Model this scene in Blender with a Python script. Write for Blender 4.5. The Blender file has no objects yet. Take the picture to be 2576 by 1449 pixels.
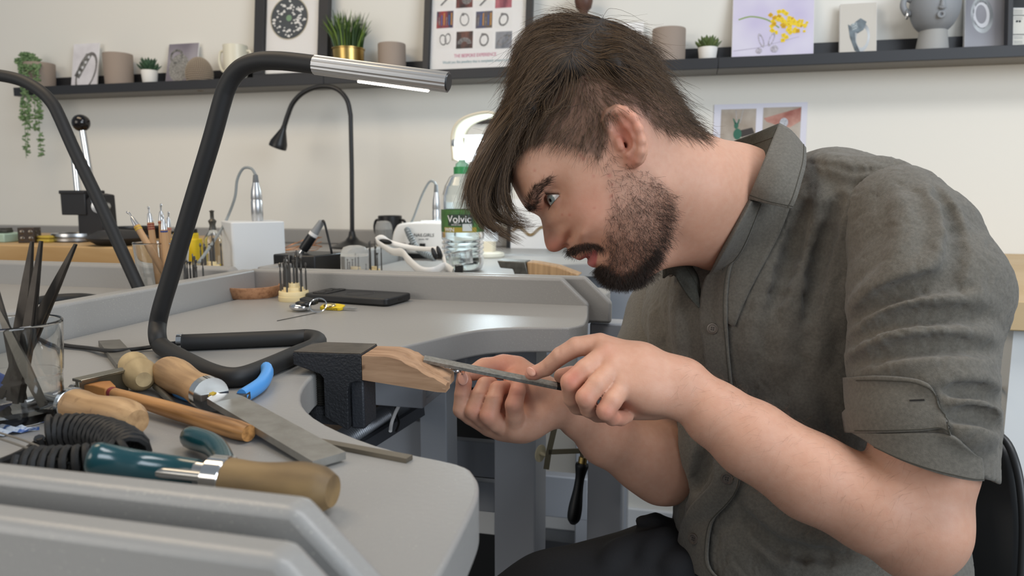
import bpy, math, random
import numpy as np
from mathutils import Matrix, Vector
random.seed(7); RNG = np.random.default_rng(7)
SC = bpy.context.scene; COL = SC.collection
# ---------------------------------------------------------------- camera
FPX, CX, CY = 1800.0, 1288.0, 724.5
PIT = math.atan(239.5/FPX); YAW = math.atan((1731-1288)/FPX*math.cos(PIT))
CAM = np.array([0, 0, 1.065])
FW = np.array([-math.sin(YAW)*math.cos(PIT), math.cos(YAW)*math.cos(PIT), -math.sin(PIT)])
RT = np.array([math.cos(YAW), math.sin(YAW), 0.0]); UP = np.cross(RT, FW)
cd = bpy.data.cameras.new('camera'); co = bpy.data.objects.new('camera', cd); COL.objects.link(co)
cd.sensor_width = 36; cd.lens = 36*FPX/2576; cd.clip_start = .01
cd.dof.use_dof = True; cd.dof.focus_distance = .69; cd.dof.aperture_fstop = 9.0
CMAT = Matrix(((RT[0], UP[0], -FW[0], CAM[0]), (RT[1], UP[1], -FW[1], CAM[1]), (RT[2], UP[2], -FW[2], CAM[2]), (0, 0, 0, 1)))
co.matrix_world = CMAT; SC.camera = co
def ray(px, py): return FW+RT*(px-CX)/FPX-UP*(py-CY)/FPX
def pz(px, py, z): d = ray(px, py); return CAM+d*(z-CAM[2])/d[2]
def pY(px, py, y): d = ray(px, py); return CAM+d*(y-CAM[1])/d[1]
def pX(px, py, x): d = ray(px, py); return CAM+d*(x-CAM[0])/d[0]
def pd(px, py, d): return CAM+ray(px, py)*d
# ---------------------------------------------------------------- light and exposure
SC.view_settings.view_transform = 'Standard'; SC.view_settings.look = 'None'
SC.view_settings.gamma = 1; SC.view_settings.use_curve_mapping = False
SC.view_settings.exposure = -0.2
W = bpy.data.worlds.new('world'); SC.world = W; W.use_nodes = True
bg = W.node_tree.nodes['Background']; bg.inputs[0].default_value = (.80, .90, 1, 1); bg.inputs[1].default_value = .36
def area(name, loc, target, sx, sy, power, color):
    l = bpy.data.lights.new(name, 'AREA'); l.shape = 'RECTANGLE'; l.size = sx; l.size_y = sy; l.energy = power; l.color = color
    o = bpy.data.objects.new(name, l); COL.objects.link(o); o.location = loc
    o.rotation_euler = (Vector(target)-Vector(loc)).to_track_quat('-Z', 'Y').to_euler(); return o
area('ceiling_light', (-1.3, .75, 2.65), (-1.3, .75, 0), 1.2, .6, 19, (1, .79, .54))
area('ceiling_light.001', (.9, .5, 2.65), (.9, .5, 0), 1.2, .6, 24, (.97, .98, 1))
area('window_daylight', (2.7, -1.2, 1.9), (.7, 1.9, 1.1), 2.2, 1.6, 92, (.82, .91, 1))
area('front_fill', (-2.1, -1.6, 1.65), (-.1, .8, 1.0), 1.8, 1.4, 32, (1, .92, .82))  # unseen warm fill added behind camera-left to brighten face and under-bench

# ---------------------------------------------------------------- materials
def lin(c):
    if isinstance(c, str): c = [int(c[i:i+2], 16)/255 for i in (0, 2, 4)]
    return tuple(x/12.92 if x <= .04045 else ((x+.055)/1.055)**2.4 for x in c)
MATS = {}
def mat(name, col, rough=.5, metal=0, **k):
    """k: col2+scale (noise mix), bump+bscale, coat, trans, ior, emit, sss, spec, stretch, attr"""
    if name in MATS: return MATS[name]
    m = bpy.data.materials.new(name); m.use_nodes = True; nt = m.node_tree; b = nt.nodes['Principled BSDF']; MATS[name] = m
    L = nt.links.new; c = lin(col)+(1,)
    b.inputs['Base Color'].default_value = c; b.inputs['Roughness'].default_value = rough; b.inputs['Metallic'].default_value = metal
    if 'coat' in k: b.inputs['Coat Weight'].default_value = k['coat']; b.inputs['Coat Roughness'].default_value = k.get('coatr', .15)
    if 'trans' in k: b.inputs['Transmission Weight'].default_value = k['trans']
    if 'ior' in k: b.inputs['IOR'].default_value = k['ior']
    if 'alpha' in k: b.inputs['Alpha'].default_value = k['alpha']
    if 'spec' in k: b.inputs['Specular IOR Level'].default_value = k['spec']
    if 'sss' in k:
        b.inputs['Subsurface Weight'].default_value = k['sss']; b.inputs['Subsurface Radius'].default_value = (1, .35, .2)
        b.inputs['Subsurface Scale'].default_value = .006
    if 'emit' in k: b.inputs['Emission Color'].default_value = c; b.inputs['Emission Strength'].default_value = k['emit']
    if 'sheen' in k: b.inputs['Sheen Weight'].default_value = k['sheen']
    tc = nt.nodes.new('ShaderNodeTexCoord'); mp = nt.nodes.new('ShaderNodeMapping'); L(tc.outputs['Object'], mp.inputs[0])
    if 'stretch' in k: mp.inputs['Scale'].default_value = k['stretch']
    if 'rot' in k: mp.inputs['Rotation'].default_value = k['rot']
    base = None
    if 'attr' in k:
        a = nt.nodes.new('ShaderNodeAttribute'); a.attribute_name = k['attr']; base = a.outputs['Color']
    if 'col2' in k:
        n = nt.nodes.new('ShaderNodeTexNoise'); n.inputs['Scale'].default_value = k.get('scale', 30); n.inputs['Detail'].default_value = k.get('detail', 5)
        n.inputs['Distortion'].default_value = k.get('dist', 0)
        L(mp.outputs[0], n.inputs['Vector']); r = nt.nodes.new('ShaderNodeValToRGB'); L(n.outputs[0], r.inputs[0])
        lo, hi = k.get('ramp', (.35, .65)); r.color_ramp.elements[0].position = lo; r.color_ramp.elements[1].position = hi
        r.color_ramp.elements[0].color = c; r.color_ramp.elements[1].color = lin(k['col2'])+(1,)
        if base is not None:
            mx = nt.nodes.new('ShaderNodeMix'); mx.data_type = 'RGBA'; mx.blend_type = 'MULTIPLY'; mx.inputs[0].default_value = 1
            L(base, mx.inputs[6]); L(r.outputs[0], mx.inputs[7]); base = mx.outputs[2]
        else: base = r.outputs[0]
    if 'speck' in k:   # fine dust specks
        n = nt.nodes.new('ShaderNodeTexNoise'); n.inputs['Scale'].default_value = k.get('sscale', 900); n.inputs['Detail'].default_value = 2
        L(tc.outputs['Object'], n.inputs['Vector']); n2 = nt.nodes.new('ShaderNodeTexNoise'); n2.inputs['Scale'].default_value = 7
        L(tc.outputs['Object'], n2.inputs['Vector'])
        ad = nt.nodes.new('ShaderNodeMath'); ad.operation = 'MULTIPLY_ADD'; ad.inputs[1].default_value = .28; L(n2.outputs[0], ad.inputs[0]); L(n.outputs[0], ad.inputs[2])
        r = nt.nodes.new('ShaderNodeMapRange'); lo = k.get('slo', .80); r.inputs[1].default_value = lo; r.inputs[2].default_value = lo+.07
        r.inputs[4].default_value = k.get('smax', .6); L(ad.outputs[0], r.inputs[0])
        mx = nt.nodes.new('ShaderNodeMix'); mx.data_type = 'RGBA'; L(r.outputs[0], mx.inputs[0])
        if base is None: mx.inputs[6].default_value = c
        else: L(base, mx.inputs[6])
        mx.inputs[7].default_value = lin(k['speck'])+(1,); base = mx.outputs[2]
    if base is not None: L(base, b.inputs['Base Color'])
    if 'bump' in k:
        n = nt.nodes.new('ShaderNodeTexNoise'); n.inputs['Scale'].default_value = k.get('bscale', 200); n.inputs['Detail'].default_value = k.get('bdetail', 3)
        L(mp.outputs[0], n.inputs['Vector']); bp = nt.nodes.new('ShaderNodeBump'); bp.inputs['Strength'].default_value = k['bump']
        bp.inputs['Distance'].default_value = k.get('bdist', .001); L(n.outputs[0], bp.inputs['Height']); L(bp.outputs[0], b.inputs['Normal'])
    return m
# ---------------------------------------------------------------- mesh building
def nrm(v): v = np.asarray(v, float); return v/np.linalg.norm(v)
def frame(o, z, x=(1, 0, 0)):
    """4x4: local z along z, local x as near x as possible"""
    z = nrm(z); x = np.asarray(x, float); x = x-z*(x@z)
    if np.linalg.norm(x) < 1e-6: x = np.array([0, 1, 0])-z*z[1]
    x = nrm(x); T = np.eye(4); T[:3, 0] = x; T[:3, 1] = np.cross(z, x); T[:3, 2] = z; T[:3, 3] = o; return T
def dens(prof, seg=.004):
    """split long profile segments so smooth shading stays flat on straight walls"""
    out = [prof[0]]
    for p, q in zip(prof[:-1], prof[1:]):
        L = math.hypot(q[0]-p[0], q[1]-p[1]); n = max(1, min(14, int(L/seg))); ks = [k/n for k in range(1, n+1)]
        if n > 2: ks = [.04]+ks[:-1]+[.96, 1]
        out += [(p[0]+(q[0]-p[0])*k, p[1]+(q[1]-p[1])*k) for k in ks]
    return out
def rotz(a, o=(0, 0, 0)):
    T = np.eye(4); c, s = math.cos(a), math.sin(a); T[:2, :2] = ((c, -s), (s, c)); T[:3, 3] = o; return T
def trans(o): T = np.eye(4); T[:3, 3] = o; return T
def smooth_path(pts, n=8, closed=False):
    """Catmull-Rom through pts (any dimension)"""
    P = np.asarray(pts, float); N = len(P); out = []
    for i in range(N if closed else N-1):
        g = (lambda j: P[j % N]) if closed else (lambda j: P[min(max(j, 0), N-1)])
        a, b, c, d = g(i-1), g(i), g(i+1), g(i+2)
        for k in range(n):
            t = k/n; out.append(.5*(2*b+(c-a)*t+(2*a-5*b+4*c-d)*t*t+(3*b-a-3*c+d)*t**3))
    if not closed: out.append(P[-1])
    return np.array(out)
class MB:
    def __init__(s): s.v = []; s.f = []; s.m = []; s.n = 0; s.mi = 0
    def add(s, v, f, T=None):
        v = np.asarray(v, float)
        if T is not None: v = v@T[:3, :3].T+T[:3, 3]
        s.v.append(v); s.f += [tuple(i+s.n for i in q) for q in f]; s.m += [s.mi]*len(f); s.n += len(v); return s
    def box(s, lo, hi, T=None):
        (a, b, c), (d, e, g) = lo, hi
        return s.add([(a, b, c), (d, b, c), (d, e, c), (a, e, c), (a, b, g), (d, b, g), (d, e, g), (a, e, g)],
                     [(3, 2, 1, 0), (4, 5, 6, 7), (0, 1, 5, 4), (1, 2, 6, 5), (2, 3, 7, 6), (3, 0, 4, 7)], T)
    def tube(s, pts, r, n=10, closed=False, caps=True, T=None, flat=None):
        P = np.asarray(pts, float); N = len(P); r = np.full(N, r) if np.isscalar(r) else np.asarray(r, float)
        t = np.gradient(P, axis=0) if not closed else np.roll(P, -1, 0)-np.roll(P, 1, 0)
        t /= np.linalg.norm(t, axis=1)[:, None]+1e-12
        u = np.array([0, 0, 1.]) if abs(t[0][2]) < .9 else np.array([1., 0, 0]); V = []
        for i in range(N):
            u = u-t[i]*(u@t[i]); u /= np.linalg.norm(u); w = np.cross(t[i], u)
            for k in range(n):
                a = 2*math.pi*k/n; fx, fy = (1, 1) if flat is None else flat
                V.append(P[i]+r[i]*(fx*math.cos(a)*u+fy*math.sin(a)*w))
        F = [(i*n+k, i*n+(k+1) % n, ((i+1) % N)*n+(k+1) % n, ((i+1) % N)*n+k) for i in range(N if closed else N-1) for k in range(n)]
        if caps and not closed: F += [tuple(range(n-1, -1, -1)), tuple(range((N-1)*n, N*n))]
        return s.add(V, F, T)
    def lathe(s, prof, n=28, T=None, a0=0, a1=2*math.pi, caps=True):
        full = abs(a1-a0-2*math.pi) < 1e-6; m = n if full else n+1; V = []
        for r, z in prof:
            for k in range(m): a = a0+(a1-a0)*k/n; V.append((r*math.cos(a), r*math.sin(a), z))
        F = []
        for i in range(len(prof)-1):
            for k in range(n): j = (k+1) % m; F.append((i*m+k, i*m+j, (i+1)*m+j, (i+1)*m+k))
        if full and caps and tuple(prof[0]) != tuple(prof[-1]):
            if prof[0][0] > 1e-6: F.append(tuple(range(m-1, -1, -1)))
            if prof[-1][0] > 1e-6: F.append(tuple(range((len(prof)-1)*m, len(prof)*m)))
        return s.add(V, F, T)
    def prism(s, poly, z0, z1, T=None):
        n = len(poly); V = [(x, y, z0) for x, y in poly]+[(x, y, z1) for x, y in poly]
        A = sum(poly[i][0]*poly[(i+1) % n][1]-poly[(i+1) % n][0]*poly[i][1] for i in range(n))
        o = range(n); F = [tuple(reversed(o)), tuple(i+n for i in o)]+[(i, (i+1) % n, (i+1) % n+n, i+n) for i in o]
        if A < 0: F = [tuple(reversed(q)) for q in F]
        return s.add(V, F, T)
    def grid(s, rows, T=None, closed=False, wrap=False):
        R = np.asarray(rows, float); a, b = R.shape[:2]
        F = [(i*b+j, i*b+(j+1) % b, ((i+1) % a)*b+(j+1) % b, ((i+1) % a)*b+j) for i in range(a if wrap else a-1) for j in range(b if closed else b-1)]
        return s.add(R.reshape(-1, 3), F, T)
    def ell(s, c, r, n=16, T=None):
        r = (r,)*3 if np.isscalar(r) else r; k = max(n//2, 4)
        V = [(c[0]+r[0]*math.sin(math.pi*i/k)*math.cos(2*math.pi*j/n), c[1]+r[1]*math.sin(math.pi*i/k)*math.sin(2*math.pi*j/n), c[2]-r[2]*math.cos(math.pi*i/k)) for i in range(k+1) for j in range(n)]
        return s.add(V, [(i*n+j, i*n+(j+1) % n, (i+1)*n+(j+1) % n, (i+1)*n+j) for i in range(k) for j in range(n)], T)
    def sweep(s, pts, poly, ups=None, T=None, scale=None, caps=True):
        """sweep closed 2D polygon (x along side, y along up) along path"""
        P = np.asarray(pts, float); N = len(P); t = np.gradient(P, axis=0); t /= np.linalg.norm(t, axis=1)[:, None]; V = []
        u = np.asarray(ups if ups is not None else (0, 0, 1), float)
        for i in range(N):
            uu = u[i] if u.ndim == 2 else u; uu = nrm(uu-t[i]*(uu@t[i])); w = np.cross(t[i], uu); k = 1 if scale is None else scale[i]
            V += [P[i]+w*x*k+uu*y*k for x, y in poly]
        n = len(poly); F = [(i*n+k, i*n+(k+1) % n, (i+1)*n+(k+1) % n, (i+1)*n+k) for i in range(N-1) for k in range(n)]
        if caps: F += [tuple(range(n-1, -1, -1)), tuple(range((N-1)*n, N*n))]
        return s.add(V, F, T)
def rrect(w, h, r, n=4, cx=0, cy=0):
    out = []
    for sx, sy, a in ((1, 1, 0), (-1, 1, 90), (-1, -1, 180), (1, -1, 270)):
        for k in range(n+1):
            t = math.radians(a+90*k/n); out.append((cx+sx*(w/2-r)+r*math.cos(t), cy+sy*(h/2-r)+r*math.sin(t)))
    return out
ORG = {}
def obj(name, m, mats, parent=None, bevel=0, smooth=40, world=False, sub=0, seg=2, solid=0, fix=True):
    me = bpy.data.meshes.new(name)
    if isinstance(m, MB): V = np.vstack(m.v); Fc = m.f; mi = m.m
    else: V, Fc = m; mi = None
    if world and parent is not None: V = V-ORG[parent.name]
    me.from_pydata(V.tolist(), [], Fc if isinstance(Fc, list) else Fc.tolist())
    for mm in (mats if isinstance(mats, (list, tuple)) else [mats]): me.materials.append(mm)
    if mi is not None and max(mi) > 0: me.polygons.foreach_set('material_index', mi)
    if fix and isinstance(m, MB):
        import bmesh
        bm = bmesh.new(); bm.from_mesh(me); bmesh.ops.remove_doubles(bm, verts=bm.verts, dist=1e-6); bmesh.ops.recalc_face_normals(bm, faces=bm.faces); bm.to_mesh(me); bm.free()
    if smooth:
        me.polygons.foreach_set('use_smooth', [True]*len(me.polygons))
        if smooth < 180: me.set_sharp_from_angle(angle=math.radians(smooth))
    me.update()
    o = bpy.data.objects.new(name, me); COL.objects.link(o)
    if parent is not None:
        o.parent = parent; ORG[o.name] = ORG[parent.name]
    else: ORG[o.name] = np.zeros(3)
    if solid: q = o.modifiers.new('thick', 'SOLIDIFY'); q.thickness = solid; q.offset = 0
    if bevel: q = o.modifiers.new('bevel', 'BEVEL'); q.width = bevel; q.segments = seg; q.limit_method = 'ANGLE'; q.angle_limit = math.radians(40); q.harden_normals = False
    if sub: q = o.modifiers.new('sub', 'SUBSURF'); q.levels = sub; q.render_levels = sub
    return o
def tag(o, label=None, cat=None, group=None, kind=None):
    if label: o['label'] = label
    if cat: o['category'] = cat
    if group: o['group'] = group
    if kind: o['kind'] = kind
    return o
def thing(name, label, cat, loc=(0, 0, 0), rz=0, group=None):
    o = bpy.data.objects.new(name, None); COL.objects.link(o); o.empty_display_size = .02
    o.location = tuple(loc); o.rotation_euler = (0, 0, rz); ORG[o.name] = np.array(loc, float); return tag(o, label, cat, group)
def dup(root, loc, rz=0, label=None, scale=None):
    r = root.copy(); COL.objects.link(r); r.location = tuple(loc); r.rotation_euler = (0, 0, rz)
    if scale: r.scale = (scale,)*3
    if label: r['label'] = label
    for ch in list(root.children):
        c = ch.copy(); COL.objects.link(c); c.parent = r
        for g in ch.children: e = g.copy(); COL.objects.link(e); e.parent = c
    return r
def text(name, body, size, T, m, parent=None, align='CENTER', world=False, ext=.0002, shear=0, xs=1):
    c = bpy.data.curves.new(name, 'FONT'); c.body = body; c.size = size; c.align_x = align; c.align_y = 'CENTER'; c.extrude = ext; c.shear = shear
    c.materials.append(m); o = bpy.data.objects.new(name, c); COL.objects.link(o); M4 = Matrix(T.tolist())
    if world and parent is not None: M4 = Matrix.Translation(-Vector(ORG[parent.name]))@M4
    o2 = o; bpy.context.view_layer.update(); me = bpy.data.meshes.new_from_object(o2.evaluated_get(bpy.context.evaluated_depsgraph_get())); bpy.data.objects.remove(o2); me.name = name
    me.transform(M4@Matrix.Diagonal((xs, 1, 1, 1))); o = bpy.data.objects.new(name, me); COL.objects.link(o); ORG[o.name] = np.zeros(3)
    if parent is not None: o.parent = parent; ORG[o.name] = ORG[parent.name]
    return tag(o, kind='stuff')
# ================================================================ materials
m_wall = mat('wall_paint', 'e5e2da', .9, bump=.15, bscale=350, bdist=.0006)
m_bench = mat('bench_paint', '969491', .36, bump=.25, bscale=260, bdist=.0006, speck='d9d4c6', slo=.83, smax=.5)
m_bench2 = mat('bench_paint_plain', 'a2a5ab', .42, bump=.25, bscale=220, bdist=.0005)
m_black = mat('black_paint', '1d1d20', .45)
m_shelf = mat('black_shelf', '26272b', .5, bump=.1, bscale=300)
m_plast = mat('black_plastic', '141416', .38)
m_white = mat('white_plastic', 'e8e8e6', .35)
m_paper = mat('white_card', 'eceae8', .7)
m_steel = mat('steel', 'b9babb', .28, 1)
m_chrome = mat('chrome', 'd8d8d8', .12, 1)
m_alu = mat('aluminium', 'c6c7c9', .33, 1)
m_dark = mat('dark_steel', '55534f', .42, .85, col2='6b6963', scale=90)
m_taupe = mat('taupe_ceramic', '98897d', .75)
m_pot = mat('white_pot', 'e6e3dd', .5)
m_succ = mat('succulent_green', '2f4a35', .5, col2='47654a', scale=40)
m_succ2 = mat('leaf_green', '5c7a52', .5, col2='7b9466', scale=60)
m_wood = mat('beech_wood', 'b8946a', .5, col2='7d5c3c', scale=170, stretch=(1, 1, .05), ramp=(.38, .85), speck='6b4c30', sscale=160, slo=.8, smax=.35, bump=.1, bscale=120)
m_cream = mat('cream_plastic', 'e8d3a2', .5)
m_glass = mat('clear_glass', 'f6f8f8', .02, trans=1, ior=1.45)
m_clear = mat('clear_plastic', 'f4f6f6', .06, trans=1, ior=1.08)
m_grey = mat('grey_plastic', '8b8d8f', .45)
m_rubber = mat('black_rubber', '161617', .6, speck='8d8375', slo=.88, smax=.4)
m_gold = mat('brass', 'b99c5f', .3, 1)
m_yellow = mat('yellow_plastic', 'e0c01c', .45)
m_ink = mat('black_ink', '1b1b1d', .7); m_inkg = mat('grey_ink', '707072', .7)
# ================================================================ the room
def struct(name, m, mats, **k): return tag(obj(name, m, mats, **k), kind='structure')
YW = 2.15
m = MB(); m.box((-4.2, YW, 0), (2.4, YW+.12, 2.75)); struct('wall_back', m, m_wall)
m_floor = mat('concrete_floor', '4c4e52', .6, col2='6a6c70', scale=9, ramp=(.3, .7), bump=.2, bscale=60)
m = MB(); m.box((-4.2, -2.2, -.06), (2.4, YW+.12, 0)); struct('floor', m, m_floor)
m = MB(); m.box((-4.2, YW-.016, 0), (2.4, YW, .095)); struct('baseboard_back', m, mat('white_gloss', 'dedfe0', .35), bevel=.003)
# ================================================================ workbenches
ZB = .9; SPX = -.70
RAILP = [(-.012, 0), (.0, .028)]
def rail(name, parent, x0, x1, y, th=.016, h=.04, ch=.04, end=1):
    """board standing on the bench edge along X, chamfered at its right end"""
    poly = [(x0, ZB-.03), (x1, ZB-.03), (x1, ZB+.002), (x1-ch, ZB+h), (x0, ZB+h)]
    m = MB(); m.prism([(x, z) for x, z in poly], 0, th, frame((0, y+th, 0), (0, -1, 0), (1, 0, 0)))
    return obj(name, m, m_bench, parent, bevel=.0045, seg=3, world=True)
LOBE = [(-.101, .262), (-.1005, .282), (-.105, .343), (-.109, .368), (-.117, .387), (-.133, .402), (-.194, .42), (-.264, .464), (-.307, .519), (-.331, .594),
        (-.322, .645), (-.289, .726), (-.244, .815), (-.20, .846), (-.15, .860), (-.134, .868), (-.125, .884), (-.124, .91), (-.128, .96), (-.138, 1.04)]
def table_outline():
    P = smooth_path(LOBE, 4); return [(SPX+.02, .262)]+[tuple(p) for p in P]+[(SPX+.02, 1.04)]
def tabletop(parent, dx=0, dy=0, mir=False):
    o = table_outline(); o = [((2*SPX-x if mir else x)+dx, y+dy) for x, y in o]
    m = MB(); m.prism(o, ZB-.032, ZB); return obj('tabletop', m, m_bench, parent, bevel=.007, seg=4, world=True)
def spine(parent, y0, y1):
    m = MB(); m.box((SPX-.012, y0, ZB-.03), (SPX+.012, y1, ZB+.04)); return obj('spine_rail', m, m_bench, parent, bevel=.004, seg=3, world=True)
def post(parent, x0, x1, y0, y1, z1=ZB-.032):
    m = MB(); m.box((x0, y0, 0), (x1, y1, z1)); return obj('leg', m, m_bench2, parent, bevel=.003, world=True)
wb = thing('workbench', 'grey painted jeweller bench with curved cut-out where the man files', 'workbench', (-.45, .65, 0), group='bench stations')
tabletop(wb); rail('rail', wb, SPX, -.109, .242); rail('rail', wb, SPX, -.138, 1.038); spine(wb, .258, 1.038)
post(wb, -.272, -.208, 1.0, 1.085); post(wb, -.68, -.61, .98, 1.05); post(wb, -.68, -.61, .25, .32)
pa = pY(905, 945, .72); pb = pY(1062, 1027, .72)
# neighbour station in front of the camera side: only its rail and a strip of its top come into view
wf = thing('workbench', 'grey bench rail nearest the camera along the bottom edge', 'workbench', (-.45, .1, 0), group='bench stations')
rail('rail', wf, SPX, -.094, .206)
m = MB(); m.box((SPX, -.12, ZB-.032), (-.13, .206, ZB)); obj('tabletop', m, m_bench, wf, bevel=.006, world=True)
# left station beyond the spine
wl = thing('workbench', 'grey bench station left of the spine rail where the second lamp stands', 'workbench', (-1.0, .65, 0), group='bench stations')
tabletop(wl, mir=True); r_ = rail('rail', wl, -1.29, SPX, 1.038)
# back stations
wr = thing('workbench', 'grey bench station behind with safety glasses and water bottle on it', 'workbench', (-.4, 1.5, 0), group='bench stations')
YB = 1.062; mirY = [(x, 2*YB-.016+.0-y+.0) for x, y in table_outline()]
m = MB(); m.prism([(x, y) for x, y in mirY], ZB-.032, ZB); obj('tabletop', m, m_bench, wr, bevel=.007, seg=4, world=True)
rail('rail', wr, SPX, pY(1540, 725, YB+.01)[0], YB); spine(wr, YB+.016, 1.885)
post(wr, -.14, -.085, 1.075, 1.12); post(wr, -.27, -.20, 1.82, 1.89)
for (x0, x1, z0, z1, y) in ((-.62, -.2, .70, .80, 1.55), (-.62, -.2, .32, .42, 1.55), (-.62, -.2, .10, .17, 1.55)):
    m = MB(); m.box((x0, y, z0), (x1, y+.03, z1)); obj('crossbar', m, m_bench2, wr, bevel=.003, world=True)
wk = thing('workbench', 'grey bench station at back left carrying the wooden board and press', 'workbench', (-1.2, 1.5, 0), group='bench stations')
m = MB(); m.box((-2.6, YB+.016, ZB-.032), (SPX-.012, 1.86, ZB)); obj('tabletop', m, m_bench, wk, bevel=.006, world=True)
rail('rail', wk, -2.6, SPX-.012, YB, end=0)
wc = thing('wall_counter', 'narrow grey counter with upstand along the white wall', 'counter', (-1, 2.0, 0))
m = MB(); m.box((-2.8, 1.885, ZB-.032), (-.09, YW, ZB)); obj('worktop', m, m_bench, wc, bevel=.005, world=True)
m = MB(); m.box((-2.8, YW-.028, ZB), (-.09, YW-.002, ZB+.047)); obj('upstand', m, m_bench, wc, bevel=.004, world=True)
m = MB(); m.box((-.2, 1.93, 0), (-.14, 1.99, ZB-.032)); obj('leg', m, m_bench2, wc, world=True)
# ================================================================ picture ledges and what stands on them
YF = 2.03; ZL = pY(814, 211, YF)[2]; ZS = ZL+.011
def ledge(x0, x1, label):
    t = thing('picture_ledge', label, 'shelf', ((x0+x1)/2, 2.09, ZL), group='black picture ledges')
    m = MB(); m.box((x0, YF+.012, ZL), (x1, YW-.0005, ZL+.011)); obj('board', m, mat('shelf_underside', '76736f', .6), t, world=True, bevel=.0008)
    m = MB(); m.box((x0, YF, ZL), (x1, YF+.012, ZL+.028)); obj('front_lip', m, m_shelf, t, world=True, bevel=.001)
    m = MB(); m.box((x0, YW-.013, ZL+.011), (x1, YW-.0005, ZL+.074)); obj('back_lip', m, m_shelf, t, world=True, bevel=.001)
    return t
xa, xb, xc = pY(34, 234, YF)[0], pY(814, 211, YF)[0], pY(1806, 176, YF)[0]
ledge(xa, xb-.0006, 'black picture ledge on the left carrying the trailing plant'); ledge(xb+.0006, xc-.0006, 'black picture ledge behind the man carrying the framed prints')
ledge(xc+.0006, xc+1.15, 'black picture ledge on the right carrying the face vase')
def sx(px, Y=2.09): return pY(px, 190, Y)[0]
def sw(p0, p1, Y=2.09): return abs(sx(p1, Y)-sx(p0, Y))
def rw(p0, p1, Y=2.09): return sw(p0, p1, Y)*math.cos(math.atan(((p0+p1)/2-1731)/1800))
def sh(px, py, Y=2.09): return pY(px, py, Y)[2]-ZS
# -- taupe pots
def pot_mesh(r0, r1, h): return [(0, 0), (r0-.003, 0), (r0, .003), (r1, h-.002), (r1-.001, h), (r1-.003, h), (r1-.005, h-.01), (r0-.004, .006), (0, .006)]
def taupe_pot(p0, p1, ptop, label, tap=1.0, name='planter_pot'):
    w = rw(p0, p1)/2; h = sh((p0+p1)/2, ptop); t = thing(name, label, 'pot', (sx((p0+p1)/2), 2.09, ZS), group='taupe pots')
    m = MB(); m.lathe(pot_mesh(w*tap, w, h), 40); obj('pot_body', m, m_taupe, t); return t
taupe_pot(262, 337, 136, 'taupe ceramic pot between the ring card and dark succulent', .93)
taupe_pot(952, 1022, 111, 'taupe ceramic pot right of the gold-potted grass', 1.0)
taupe_pot(1638, 1722, 74, 'large taupe ceramic pot just behind the back of the head', 1.0)
t = taupe_pot(62, 140, 160, 'taupe pot at the left end holding a trailing green plant', .9)
def strand_leaves(paths, n_per, size, seed):
    g = np.random.default_rng(seed); m = MB()
    for P in paths:
        Q = smooth_path(P, 10); m.tube(Q, .0009, 4)
        seg = np.linalg.norm(np.diff(Q, axis=0), axis=1).sum(); N = int(seg*n_per)
        for i in range(N):
            q = Q[int(g.random()*(len(Q)-1))]; a = g.random()*6.28; z = g.normal(-.1, .5)
            d = nrm((math.cos(a), math.sin(a), z)); s = size*(.7+.6*g.random())
            T = frame(q+d*s*.8, d); m.ell((0, 0, 0), (s*.5, s*.42, s), 6, T)
    return m
x0 = sx(75); dx = [-.034, -.022, -.01, .004, .016]
paths = []
zt = sh(80, 140)
def hang(px0, px1, py1, y): # from pot rim over the lip down to a pixel
    e = pY(px1, py1, 2.012); o = pY(px0, 165, 2.07)
    return [np.array(o)-ORG[t.name], (np.array([e[0], 2.022, pY(px0, 175, 2.02)[2]]))-ORG[t.name], np.array([e[0]*.5+.5*pY(px0, 200, 2.015)[0], 2.014, pY(60, 270, 2.014)[2]])-ORG[t.name], np.array(e)-ORG[t.name]]
for a in ((60, 66, 398, 0), (66, 75, 318, 0), (92, 104, 395, 0), (84, 90, 330, 0), (52, 58, 300, 0), (100, 98, 300, 0), (75, 68, 390, 0)): paths.append(hang(*a))
mleaf = strand_leaves(paths, 330, .0066, 3)
g = np.random.default_rng(5)
for i in range(60):
    a = g.random()*6.28; ph = math.acos(g.random()); r = .034; o_ = np.array([x0-sx(101)+.012, -.012, zt*.80]); dr = np.array([math.sin(ph)*math.cos(a), math.sin(ph)*math.sin(a), math.cos(ph)*1.0]); c = o_+dr*r*.3
    P = [c, o_+dr*r*.75, o_+dr*r*1.05+np.array([0, 0, -.004])]
    mm = strand_leaves([P], 420, .0066, 100+i); mleaf.add(np.vstack(mm.v), mm.f)
tag(obj('foliage', mleaf, m_succ2, t), kind='stuff')
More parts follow.
